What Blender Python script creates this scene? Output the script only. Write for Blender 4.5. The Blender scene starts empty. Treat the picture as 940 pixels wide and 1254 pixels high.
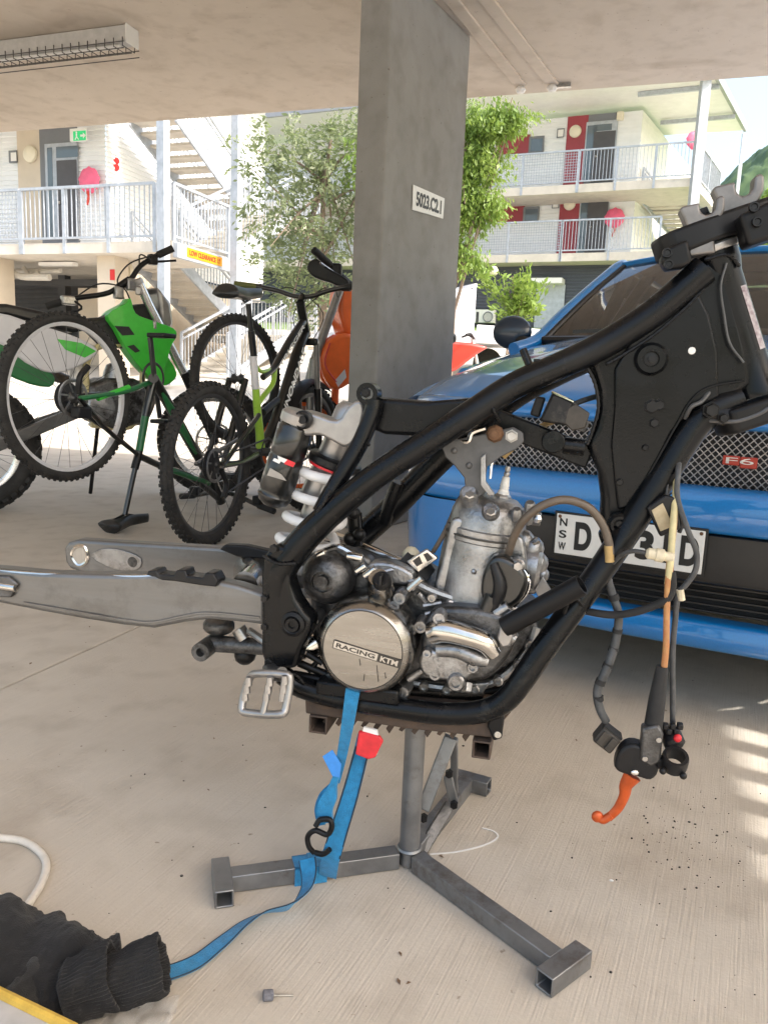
import bpy, bmesh, math, random
from mathutils import Vector as V, Matrix as M, noise as NZ
random.seed(7)
rad = math.radians
scene = bpy.context.scene
COL = scene.collection
# ------------------------------------------------------------ camera
FPX, CX, CY, EYE = 950.0, 470.0, 627.0, 0.78
PITCH, ROLL = math.atan((627 - 466) / FPX), rad(2.4)
fwd = V((0, math.cos(PITCH), -math.sin(PITCH))); r0 = V((1, 0, 0)); u0 = V((0, math.sin(PITCH), math.cos(PITCH)))
cr_ = r0 * math.cos(ROLL) + u0 * math.sin(ROLL); cu_ = -r0 * math.sin(ROLL) + u0 * math.cos(ROLL)
CAMP = V((0, 0, EYE))
cam = bpy.data.cameras.new('camera'); camo = bpy.data.objects.new('camera', cam); COL.objects.link(camo)
mm = M((cr_, cu_, -fwd)).transposed().to_4x4(); mm.translation = CAMP
camo.matrix_world = mm
cam.sensor_fit = 'VERTICAL'; cam.sensor_height = 24; cam.lens = 24 * FPX / 1254
cam.clip_start = 0.05; cam.clip_end = 3000
scene.camera = camo
# ------------------------------------------------------------ light
SUN_DIR = V((0.80, -0.48, 1.05)).normalized()      # towards the sun: right and a little behind, high
SUN_EL = math.asin(SUN_DIR.z); SUN_AZ = math.atan2(SUN_DIR.x, SUN_DIR.y)
world = bpy.data.worlds.new('World'); scene.world = world; world.use_nodes = True
wn = world.node_tree.nodes; wl = world.node_tree.links
bg = wn.get('Background') or wn.new('ShaderNodeBackground')
sky = wn.new('ShaderNodeTexSky'); sky.sky_type = 'NISHITA'; sky.sun_disc = False
sky.sun_elevation = SUN_EL; sky.sun_rotation = SUN_AZ; sky.air_density = 1.5; sky.dust_density = 5.0; sky.ozone_density = 0.3
wl.new(sky.outputs[0], bg.inputs[0]); bg.inputs[1].default_value = 0.15
sl = bpy.data.lights.new('sun', 'SUN'); sl.energy = 2.5; sl.angle = rad(0.9); sl.color = (1.0, 0.965, 0.91)
slo = bpy.data.objects.new('sun', sl); COL.objects.link(slo); slo.rotation_euler = SUN_DIR.to_track_quat('Z', 'Y').to_euler()
slo.location = (20, -12, 30)
scene.view_settings.view_transform = 'Standard'; scene.view_settings.look = 'None'
scene.view_settings.gamma = 1.0; scene.view_settings.use_curve_mapping = False
scene.view_settings.exposure = 1.5
scene.render.engine = 'CYCLES'
scene.cycles.max_bounces = 12; scene.cycles.diffuse_bounces = 6; scene.cycles.transparent_max_bounces = 12
# ------------------------------------------------------------ pixel rays
def ray(px, py):
    return cr_ * ((px - CX) / FPX) + cu_ * ((CY - py) / FPX) + fwd
def on_plane(px, py, p0, n):
    d = ray(px, py); t = (p0 - CAMP).dot(n) / d.dot(n); return CAMP + d * t
def gz(px, py, z=0.0): return on_plane(px, py, V((0, 0, z)), V((0, 0, 1)))
def at_y(px, py, y): return on_plane(px, py, V((0, y, 0)), V((0, 1, 0)))
def pxm(p, n=1.0):      # metres that n photo pixels cover at point p
    return n * (p - CAMP).dot(fwd) / FPX
# ------------------------------------------------------------ mesh helpers
def crom(pts, sub=6, closed=False):
    pts = [V(p) for p in pts]; n = len(pts); out = []
    rng = range(n if closed else n - 1)
    for i in rng:
        if closed: a, b, c, d = pts[(i - 1) % n], pts[i], pts[(i + 1) % n], pts[(i + 2) % n]
        else:
            b, c = pts[i], pts[i + 1]
            a = pts[i - 1] if i > 0 else b * 2 - c
            d = pts[i + 2] if i + 2 < n else c * 2 - b
        for k in range(sub):
            t = k / sub
            out.append(0.5 * ((2 * b) + (c - a) * t + (2 * a - 5 * b + 4 * c - d) * t * t + (3 * b - a - 3 * c + d) * t ** 3))
    if not closed: out.append(pts[-1].copy())
    return out
def lerpl(vals, n):
    m = len(vals); out = []
    for i in range(n):
        t = i / (n - 1) * (m - 1); k = min(int(t), m - 2); out.append(vals[k] + (vals[k + 1] - vals[k]) * (t - k))
    return out
def frame_of(z, hint=None):
    z = V(z).normalized()
    h = V(hint) if hint is not None else (V((0, 0, 1)) if abs(z.z) < 0.9 else V((1, 0, 0)))
    x = (h - z * h.dot(z))
    if x.length < 1e-6: x = V((0, 1, 0)) - z * z.y
    x.normalize(); y = z.cross(x)
    return x, y, z
WM = {}      # world matrix of every object built
class MB:
    def __init__(s): s.v = []; s.f = []
    def add(s, vs, fs):
        o = len(s.v); s.v.extend(vs); s.f.extend([tuple(i + o for i in f) for f in fs]); return s
    def tube(s, path, r, n=10, cap=True, closed=False, flat=None, hint=None):
        path = [V(p) for p in path]; m = len(path)
        rs = r if isinstance(r, (list, tuple)) else [r] * m
        if len(rs) != m: rs = lerpl(list(rs), m)
        tans = []
        for i in range(m):
            if closed: t = path[(i + 1) % m] - path[i - 1]
            else: t = path[min(i + 1, m - 1)] - path[max(i - 1, 0)]
            tans.append(t.normalized() if t.length > 1e-9 else V((0, 0, 1)))
        x, y, z = frame_of(tans[0], hint)
        vs = []
        for i in range(m):
            t = tans[i]; x = x - t * x.dot(t)
            if x.length < 1e-6: x = frame_of(t)[0]
            x.normalize(); y = t.cross(x)
            fx = flat if flat else 1.0
            for k in range(n):
                a = 2 * math.pi * k / n
                vs.append(path[i] + x * (rs[i] * math.cos(a)) + y * (rs[i] * fx * math.sin(a)))
        fs = []
        for i in range(m if closed else m - 1):
            j = (i + 1) % m
            for k in range(n):
                l = (k + 1) % n; fs.append((i * n + k, i * n + l, j * n + l, j * n + k))
        if cap and not closed:
            fs.append(tuple(range(n - 1, -1, -1))); fs.append(tuple((m - 1) * n + k for k in range(n)))
        return s.add(vs, fs)
    def cyl(s, a, b, r, n=16, r2=None): return s.tube([a, b], [r, r if r2 is None else r2], n)
    def box(s, c, size, ax=None):
        c = V(c); x, y, z = ax if ax else (V((1, 0, 0)), V((0, 1, 0)), V((0, 0, 1)))
        a, b, d = [q / 2 for q in size]
        vs = [c + x * (i * a) + y * (j * b) + z * (k * d) for i in (-1, 1) for j in (-1, 1) for k in (-1, 1)]
        return s.add(vs, [(0, 1, 3, 2), (4, 6, 7, 5), (0, 4, 5, 1), (2, 3, 7, 6), (0, 2, 6, 4), (1, 5, 7, 3)])
    def bar(s, a, b, w, h, hint=None):      # rectangular bar from a to b, w along hint side, h other
        a, b = V(a), V(b); x, y, z = frame_of(b - a, hint)
        return s.box((a + b) / 2, (h, w, (b - a).length), (x, y, z))
    def prism(s, poly, d):
        poly = [V(p) for p in poly]; d = V(d); n = len(poly)
        # orientation
        nm = V((0, 0, 0))
        for i in range(n): nm += poly[i].cross(poly[(i + 1) % n])
        if nm.dot(d) > 0: poly = poly[::-1]
        vs = poly + [p + d for p in poly]
        fs = [tuple(range(n)), tuple(range(2 * n - 1, n - 1, -1))]
        for i in range(n):
            j = (i + 1) % n; fs.append((j, i, i + n, j + n))
        return s.add(vs, fs)
    def prismf(s, poly, d):      # outline given on the back plane's pixels belongs to the FRONT face: move it there, extrude backwards
        n = V(d).normalized(); out = []
        for p in poly:
            t = (V(p) + V(d) - CAMP).dot(n) / (V(p) - CAMP).dot(n); out.append(CAMP + (V(p) - CAMP) * t)
        return s.prism(out, -V(d))
    def lathe(s, prof, o, axis, n=32, hint=None, arc=None):
        o = V(o); x, y, z = frame_of(axis, hint); vs = []; m = len(prof)
        for (r, h) in prof:
            for k in range(n):
                a = 2 * math.pi * k / n
                vs.append(o + z * h + x * (r * math.cos(a)) + y * (r * math.sin(a)))
        fs = []
        for i in range(m - 1):
            for k in range(n):
                l = (k + 1) % n; fs.append((i * n + k, i * n + l, (i + 1) * n + l, (i + 1) * n + k))
        ring = abs(prof[0][0] - prof[-1][0]) < 1e-7 and abs(prof[0][1] - prof[-1][1]) < 1e-7
        if prof[0][0] > 1e-5 and not ring: fs.append(tuple(range(n - 1, -1, -1)))
        if prof[-1][0] > 1e-5 and not ring: fs.append(tuple((m - 1) * n + k for k in range(n)))
        return s.add(vs, fs)
    def sphere(s, c, r, n=12, ax=None, sc=(1, 1, 1)):
        x, y, z = ax if ax else (V((1, 0, 0)), V((0, 1, 0)), V((0, 0, 1))); c = V(c); vs = []; m = n // 2
        for i in range(m + 1):
            t = math.pi * i / m
            for k in range(n):
                a = 2 * math.pi * k / n
                vs.append(c + x * (r * sc[0] * math.sin(t) * math.cos(a)) + y * (r * sc[1] * math.sin(t) * math.sin(a)) + z * (r * sc[2] * math.cos(t)))
        fs = [(i * n + k, (i + 1) * n + k, (i + 1) * n + (k + 1) % n, i * n + (k + 1) % n) for i in range(m) for k in range(n)]
        return s.add(vs, fs)
    def torus(s, c, axis, R, r, n=40, m=10, flat=1.0):
        x, y, z = frame_of(axis); c = V(c)
        vs = []
        for i in range(n):
            a = 2 * math.pi * i / n; d = x * math.cos(a) + y * math.sin(a)
            for k in range(m):
                b = 2 * math.pi * k / m
                vs.append(c + d * (R + r * math.cos(b)) + z * (r * flat * math.sin(b)))
        fs = [(i * m + k, ((i + 1) % n) * m + k, ((i + 1) % n) * m + (k + 1) % m, i * m + (k + 1) % m) for i in range(n) for k in range(m)]
        return s.add(vs, fs)
    def grid(s, fn, nu, nv):
        vs = [V(fn(i / nu, j / nv)) for i in range(nu + 1) for j in range(nv + 1)]; w = nv + 1
        return s.add(vs, [(i * w + j, (i + 1) * w + j, (i + 1) * w + j + 1, i * w + j + 1) for i in range(nu) for j in range(nv)])
    def ribbon(s, path, sides, w, th=0.0015):
        path = [V(p) for p in path]; m = len(path); vs = []
        if not isinstance(sides, list): sides = [sides] * m
        if len(sides) != m: sides = lerpl([V(q) for q in sides], m)
        ws = w if isinstance(w, list) else [w] * m
        if len(ws) != m: ws = lerpl(ws, m)
        for i in range(m):
            t = (path[min(i + 1, m - 1)] - path[max(i - 1, 0)]).normalized()
            sd = V(sides[i]); sd = (sd - t * sd.dot(t)).normalized(); nn = t.cross(sd)
            for (q, e) in ((-1, -1), (1, -1), (1, 1), (-1, 1)):
                vs.append(path[i] + sd * (q * ws[i] / 2) + nn * (e * th / 2))
        fs = []
        for i in range(m - 1):
            for k in range(4): fs.append((i * 4 + k, i * 4 + (k + 1) % 4, (i + 1) * 4 + (k + 1) % 4, (i + 1) * 4 + k))
        fs.append((3, 2, 1, 0)); fs.append(tuple((m - 1) * 4 + k for k in range(4)))
        return s.add(vs, fs)
    def build(s, name, mat, parent=None, smooth=True, sharp=38, bevel=None, bseg=2, fixn=True):
        me = bpy.data.meshes.new(name)
        if parent is not None:
            inv = WM[parent.name].inverted(); vs = [inv @ p for p in s.v]
        else: vs = s.v
        me.from_pydata([tuple(p) for p in vs], [], s.f); me.validate()
        if fixn and len(s.f) < 60000:
            b = bmesh.new(); b.from_mesh(me); bmesh.ops.recalc_face_normals(b, faces=b.faces); b.to_mesh(me); b.free()
        if smooth:
            me.polygons.foreach_set('use_smooth', [True] * len(me.polygons)); me.set_sharp_from_angle(angle=rad(sharp))
        me.materials.append(MAT[mat] if isinstance(mat, str) else mat)
        o = bpy.data.objects.new(name, me); COL.objects.link(o)
        if parent is not None: o.parent = parent; WM[o.name] = WM[parent.name]
        else: WM[o.name] = M.Identity(4)
        if bevel:
            md = o.modifiers.new('bevel', 'BEVEL'); md.width = bevel; md.segments = bseg; md.limit_method = 'ANGLE'; md.angle_limit = rad(35)
            md.harden_normals = False
        return o
def tag(o, label=None, cat=None, group=None, kind=None):
    if label: o['label'] = label
    if cat: o['category'] = cat
    if group: o['group'] = group
    if kind: o['kind'] = kind
    return o
def thing(name, loc, label, cat, group=None, rz=0.0):
    o = bpy.data.objects.new(name, None); COL.objects.link(o); o.empty_display_size = 0.1
    o.location = V(loc); o.rotation_euler = (0, 0, rz); WM[o.name] = M.Translation(V(loc)) @ M.Rotation(rz, 4, 'Z')
    return tag(o, label, cat, group)
def structure(o): o['kind'] = 'structure'; return o
def stuff(o): o['kind'] = 'stuff'; return o
def lettering(txt, o, xd, yd, w, h, mat, parent, name='lettering', th=0.001, bold=0.0):
    cu = bpy.data.curves.new('t', 'FONT'); cu.body = txt; cu.align_x = 'CENTER'; cu.align_y = 'CENTER'; cu.size = 1; cu.offset = bold; cu.extrude = 0.01
    ob = bpy.data.objects.new('t', cu); COL.objects.link(ob)
    dg = bpy.context.evaluated_depsgraph_get(); me = bpy.data.meshes.new_from_object(ob.evaluated_get(dg))
    bpy.data.objects.remove(ob); bpy.data.curves.remove(cu)
    xs = [q.co.x for q in me.vertices]; ys = [q.co.y for q in me.vertices]
    x0, x1, y0, y1 = min(xs), max(xs), min(ys), max(ys); xd = V(xd).normalized(); yd = V(yd).normalized(); zd = xd.cross(yd)
    mb = MB(); o = V(o)
    mb.v = [o + xd * ((q.co.x - (x0 + x1) / 2) / (x1 - x0) * w) + yd * ((q.co.y - (y0 + y1) / 2) / (y1 - y0) * h) + zd * (q.co.z / 0.02 * th) for q in me.vertices]
    mb.f = [tuple(p.vertices) for p in me.polygons]; bpy.data.meshes.remove(me)
    return mb.build(name, mat, parent, smooth=False)
# ------------------------------------------------------------ materials
MAT = {}
def mat(name, col, rough=0.5, metal=0.0, var=0.0, vs=8.0, bump=0.0, bs=60.0, coat=0.0, trans=0.0, emit=None, col2=None, rvar=0.0, stretch=None, ior=None, spec=None, subs=0.0, alpha=None, sheen=0.0):
    m = bpy.data.materials.new(name); m.use_nodes = True; nt = m.node_tree; N = nt.nodes; L = nt.links
    b = N.get('Principled BSDF')
    c = tuple(col) + (1,)
    b.inputs['Base Color'].default_value = c; b.inputs['Roughness'].default_value = rough; b.inputs['Metallic'].default_value = metal
    if coat: b.inputs['Coat Weight'].default_value = coat; b.inputs['Coat Roughness'].default_value = 0.04
    if trans: b.inputs['Transmission Weight'].default_value = trans
    if ior: b.inputs['IOR'].default_value = ior
    if spec is not None: b.inputs['Specular IOR Level'].default_value = spec
    if alpha is not None: b.inputs['Alpha'].default_value = alpha
    if sheen: b.inputs['Sheen Weight'].default_value = sheen
    if emit: b.inputs['Emission Color'].default_value = tuple(emit[:3]) + (1,); b.inputs['Emission Strength'].default_value = emit[3]
    tc = N.new('ShaderNodeTexCoord'); src = tc.outputs['Object']
    if stretch:
        mp = N.new('ShaderNodeMapping'); mp.inputs['Scale'].default_value = stretch; L.new(src, mp.inputs[0]); src = mp.outputs[0]
    if var or col2 or rvar:
        n = N.new('ShaderNodeTexNoise'); n.inputs['Scale'].default_value = vs; n.inputs['Detail'].default_value = 6; n.inputs['Roughness'].default_value = 0.62
        L.new(src, n.inputs['Vector'])
        if var or col2:
            r = N.new('ShaderNodeValToRGB'); r.color_ramp.elements[0].position = 0.32; r.color_ramp.elements[1].position = 0.68
            a2 = tuple(min(1, q * (1 - var)) for q in col); b2 = tuple(col2) if col2 else tuple(min(1, q * (1 + var)) for q in col)
            if col2: a2 = tuple(col)
            r.color_ramp.elements[0].color = a2 + (1,); r.color_ramp.elements[1].color = b2 + (1,)
            L.new(n.outputs[0], r.inputs[0]); L.new(r.outputs[0], b.inputs['Base Color'])
        if rvar:
            mr = N.new('ShaderNodeMapRange'); mr.inputs[1].default_value = 0.3; mr.inputs[2].default_value = 0.7
            mr.inputs[3].default_value = max(0.02, rough - rvar); mr.inputs[4].default_value = min(1, rough + rvar)
            L.new(n.outputs[0], mr.inputs[0]); L.new(mr.outputs[0], b.inputs['Roughness'])
    if bump:
        n2 = N.new('ShaderNodeTexNoise'); n2.inputs['Scale'].default_value = bs; n2.inputs['Detail'].default_value = 4; L.new(src, n2.inputs['Vector'])
        bp = N.new('ShaderNodeBump'); bp.inputs['Strength'].default_value = bump; bp.inputs['Distance'].default_value = 0.004
        L.new(n2.outputs[0], bp.inputs['Height']); L.new(bp.outputs[0], b.inputs['Normal'])
    MAT[name] = m
    return m
mat('frame_black', (0.0035, 0.004, 0.005), 0.27, 0, var=0.35, vs=14, rvar=0.08, bump=0.04, bs=300, spec=0.26)
mat('frame_satin', (0.006, 0.006, 0.007), 0.42, 0, spec=0.28, var=0.3, vs=20, rvar=0.1)
mat('black_plastic', (0.009, 0.009, 0.0105), 0.46, 0, spec=0.35, var=0.3, vs=25, rvar=0.12, bump=0.06, bs=220)
mat('rubber', (0.016, 0.016, 0.017), 0.75, 0, var=0.4, vs=30, bump=0.15, bs=150)
mat('tyre_rubber', (0.013, 0.0125, 0.0125), 0.8, 0, var=0.4, vs=18, col2=(0.034, 0.032, 0.03), bump=0.2, bs=120)
mat('cast_alu', (0.33, 0.33, 0.335), 0.36, 0.9, var=0.4, vs=22, rvar=0.12, bump=0.22, bs=260)
mat('cast_dark', (0.125, 0.125, 0.128), 0.42, 0.85, var=0.45, vs=25, rvar=0.12, bump=0.25, bs=240)
mat('polished_alu', (0.62, 0.60, 0.57), 0.17, 1.0, var=0.14, vs=18, rvar=0.09, bump=0.03, bs=90)
mat('brushed_cover', (0.29, 0.28, 0.265), 0.24, 1.0, var=0.2, vs=9, rvar=0.08, bump=0.04, bs=90, stretch=(1, 1, 7))
mat('chrome', (0.8, 0.8, 0.8), 0.08, 1.0, rvar=0.05, vs=30)
mat('swing_alu', (0.19, 0.188, 0.185), 0.42, 0.7, var=0.16, vs=10, rvar=0.12, bump=0.05, bs=160, stretch=(0.4, 1, 4))
mat('spring_white', (0.78, 0.775, 0.77), 0.35, 0.0, var=0.15, vs=30, col2=(0.70, 0.69, 0.68), coat=0.3)
mat('anod_grey', (0.36, 0.35, 0.345), 0.38, 0.8, var=0.15, vs=30)
mat('stand_steel', (0.17, 0.175, 0.185), 0.42, 0.7, var=0.35, vs=16, rvar=0.14, col2=(0.27, 0.275, 0.28), bump=0.06, bs=120)
mat('rusty_steel', (0.055, 0.042, 0.036), 0.7, 0.3, vs=20, col2=(0.11, 0.075, 0.055), bump=0.3, bs=120)
mat('stay_grey', (0.10, 0.10, 0.102), 0.5, 0.5, var=0.2, vs=30, bump=0.1, bs=200)  # anodised grey darkened to hold the shade on the head stay
mat('bolt_steel', (0.42, 0.41, 0.40), 0.35, 0.9, var=0.3, vs=60)
mat('dark_bolt', (0.022, 0.022, 0.023), 0.4, 0.7, var=0.3, vs=60)
mat('rust_bolt', (0.16, 0.085, 0.045), 0.75, 0.3, var=0.4, vs=80, bump=0.3, bs=200)
mat('hose_brown', (0.10, 0.075, 0.055), 0.42, 0, var=0.25, vs=40, coat=0.2)
mat('hose_tan', (0.42, 0.28, 0.11), 0.5, 0, var=0.2, vs=60)
mat('loom_grey', (0.055, 0.057, 0.06), 0.5, 0, var=0.35, vs=50, bump=0.3, bs=160)
mat('hose_orange', (0.38, 0.13, 0.05), 0.45, 0, var=0.2, vs=60, col2=(0.46, 0.26, 0.10))
mat('hose_clear', (0.55, 0.48, 0.26), 0.4, 0, var=0.15, vs=60)
mat('lever_orange', (0.52, 0.085, 0.015), 0.36, 0.35, var=0.2, vs=50, coat=0.2)
mat('connector_white', (0.62, 0.55, 0.40), 0.5, 0, var=0.15, vs=80)
mat('connector_brown', (0.04, 0.034, 0.028), 0.55, 0, var=0.3, vs=60)
mat('relay_face', (0.34, 0.27, 0.16), 0.55, 0.2, vs=60, col2=(0.48, 0.40, 0.27))
mat('wire_red', (0.30, 0.03, 0.03), 0.5)
mat('strap_blue', (0.008, 0.20, 0.43), 0.7, 0, var=0.2, vs=90, bump=0.5, bs=700, sheen=0.2)
mat('strap_edge', (0.015, 0.03, 0.05), 0.8)
mat('tag_blue', (0.05, 0.26, 0.72), 0.55, var=0.1, vs=60)
mat('tag_red', (0.62, 0.02, 0.03), 0.45, var=0.15, vs=60)
mat('porcelain', (0.75, 0.73, 0.68), 0.25, var=0.12, vs=90)
mat('engrave', (0.06, 0.055, 0.05), 0.5, 0.5)
mat('label_silver', (0.55, 0.53, 0.5), 0.3, 0.9)
mat('garment', (0.008, 0.008, 0.009), 0.92, 0, var=0.4, vs=40, bump=0.5, bs=500, sheen=0.08)
mat('garment_mesh', (0.011, 0.011, 0.011), 0.85, 0, var=0.5, vs=60, bump=0.6, bs=900, sheen=0.15)
mat('cable_white', (0.62, 0.58, 0.52), 0.5, var=0.1, vs=40)
mat('yellow_edge', (0.55, 0.36, 0.06), 0.5, var=0.2, vs=50)
mat('case_grey', (0.42, 0.41, 0.40), 0.55, var=0.12, vs=20)
mat('clear_film', (0.9, 0.9, 0.9), 0.18, trans=0.85, ior=1.3)
mat('abrasive', (0.16, 0.16, 0.18), 0.9, var=0.3, vs=200, bump=0.5, bs=900)
mat('grit', (0.055, 0.05, 0.046), 0.9, var=0.4, vs=200)
mat('leaf_litter', (0.14, 0.085, 0.05), 0.85, var=0.3, vs=100)
mat('paper_white', (0.75, 0.74, 0.72), 0.7)
# car
mat('car_blue', (0.003, 0.17, 0.50), 0.3, 0.0, var=0.06, vs=200, coat=1.0)
mat('car_black', (0.012, 0.012, 0.013), 0.35, var=0.2, vs=40)
mat('car_black_matt', (0.02, 0.02, 0.021), 0.65, var=0.2, vs=40)
mat('car_glass', (0.42, 0.44, 0.42), 0.02, trans=1.0, ior=1.12, coat=0.35)
mat('lamp_glass', (0.8, 0.82, 0.85), 0.05, trans=0.9, ior=1.3)
mat('grille_wire', (0.62, 0.60, 0.58), 0.42, 0.7, var=0.2, vs=60)
mat('badge_red', (0.35, 0.035, 0.02), 0.35, 0.2)
mat('plate_white', (0.72, 0.72, 0.70), 0.4, var=0.06, vs=30)
mat('plate_black', (0.012, 0.012, 0.012), 0.5)
mat('interior', (0.11, 0.09, 0.075), 0.8, var=0.2, vs=10)
mat('orange_lens', (0.75, 0.22, 0.02), 0.2, coat=0.5)
# bikes
mat('kawa_green', (0.045, 0.50, 0.04), 0.36, var=0.12, vs=12, coat=0.25)
mat('dark_green', (0.012, 0.14, 0.04), 0.4, var=0.15, vs=12, coat=0.3)
mat('bike_white', (0.62, 0.62, 0.66), 0.4, var=0.06, vs=10)
mat('bike_gloss_black', (0.007, 0.0075, 0.0075), 0.32, var=0.3, vs=15, coat=0.5)
mat('lime', (0.30, 0.52, 0.05), 0.36, var=0.12, vs=15, coat=0.3)
mat('orange_plastic', (0.88, 0.16, 0.03), 0.36, var=0.1, vs=12, coat=0.25)
mat('fork_silver', (0.66, 0.66, 0.66), 0.25, 0.85, var=0.1, vs=15)
mat('fork_grey', (0.30, 0.29, 0.28), 0.35, 0.6, var=0.2, vs=15)
mat('rim_white', (0.7, 0.7, 0.72), 0.35, 0.2, var=0.08, vs=20)
mat('rim_dark', (0.06, 0.06, 0.062), 0.4, 0.5, var=0.2, vs=20)
mat('spoke', (0.10, 0.10, 0.105), 0.4, 0.8)
mat('saddle', (0.016, 0.016, 0.017), 0.42, var=0.3, vs=25, coat=0.1)
mat('grip_green', (0.10, 0.11, 0.03), 0.7)
mat('red_paint', (0.5, 0.035, 0.02), 0.35, coat=0.5, var=0.08)
# buildings
mat('white_wall', (0.76, 0.775, 0.79), 0.5, var=0.04, vs=2)
mat('white_trim', (0.74, 0.73, 0.71), 0.5, var=0.05, vs=3)
mat('beige_panel', (0.58, 0.50, 0.40), 0.65, var=0.05, vs=3)
mat('maroon_panel', (0.30, 0.045, 0.06), 0.55, var=0.06, vs=3)
mat('grey_panel', (0.17, 0.18, 0.20), 0.55, var=0.06, vs=3)
mat('slate_sheet', (0.075, 0.083, 0.105), 0.45, 0.2, var=0.06, vs=2)
mat('door_dark', (0.075, 0.072, 0.08), 0.5, var=0.1, vs=4)
mat('galv', (0.42, 0.45, 0.50), 0.45, 0.35, var=0.16, vs=8, rvar=0.1)
mat('slab_conc', (0.56, 0.52, 0.46), 0.85, var=0.1, vs=3, bump=0.1, bs=30)
mat('pane', (0.10, 0.13, 0.16), 0.06, 0.0, spec=0.8)
mat('pink', (0.78, 0.13, 0.24), 0.5, var=0.12, vs=5)
mat('lamp_cover', (0.72, 0.66, 0.52), 0.4)
mat('exit_green', (0.02, 0.36, 0.13), 0.4, emit=(0.02, 0.5, 0.16, 0.25))
mat('sign_yellow', (0.62, 0.27, 0.005), 0.45)
mat('sign_red', (0.55, 0.02, 0.02), 0.45)
mat('sign_ink', (0.22, 0.015, 0.01), 0.5)
mat('roof_tin', (0.34, 0.34, 0.36), 0.4, 0.4, var=0.08, vs=3)
mat('pipe_white', (0.55, 0.52, 0.47), 0.5, var=0.1, vs=5)
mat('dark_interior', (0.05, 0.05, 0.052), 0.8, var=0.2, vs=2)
mat('wood_beige', (0.45, 0.40, 0.32), 0.7, var=0.1, vs=4)
mat('acu_white', (0.66, 0.66, 0.64), 0.5, var=0.05, vs=5)
# vegetation
mat('bark', (0.20, 0.155, 0.12), 0.9, var=0.3, vs=12, bump=0.5, bs=40)
mat('leaf_olive', (0.13, 0.16, 0.09), 0.5, var=0.3, vs=1.4, col2=(0.21, 0.24, 0.135))
mat('leaf_green', (0.10, 0.19, 0.03), 0.5, var=0.3, vs=1.6, col2=(0.22, 0.31, 0.06))
mat('leaf_dark', (0.045, 0.085, 0.03), 0.6, var=0.4, vs=0.05, col2=(0.09, 0.14, 0.05))
mat('grass_green', (0.09, 0.17, 0.03), 0.9, var=0.3, vs=2.5, col2=(0.17, 0.25, 0.05))
for k in ('leaf_olive', 'leaf_green'):
    b = MAT[k].node_tree.nodes['Principled BSDF']; nt = MAT[k].node_tree
    tr = nt.nodes.new('ShaderNodeBsdfTranslucent'); tr.inputs[0].default_value = ((0.26, 0.33, 0.14, 1) if k == 'leaf_olive' else (0.26, 0.36, 0.07, 1))
    mx = nt.nodes.new('ShaderNodeMixShader'); mx.inputs[0].default_value = 0.4
    out = [q for q in nt.nodes if q.type == 'OUTPUT_MATERIAL'][0]
    nt.links.new(b.outputs[0], mx.inputs[1]); nt.links.new(tr.outputs[0], mx.inputs[2]); nt.links.new(mx.outputs[0], out.inputs[0])
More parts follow.
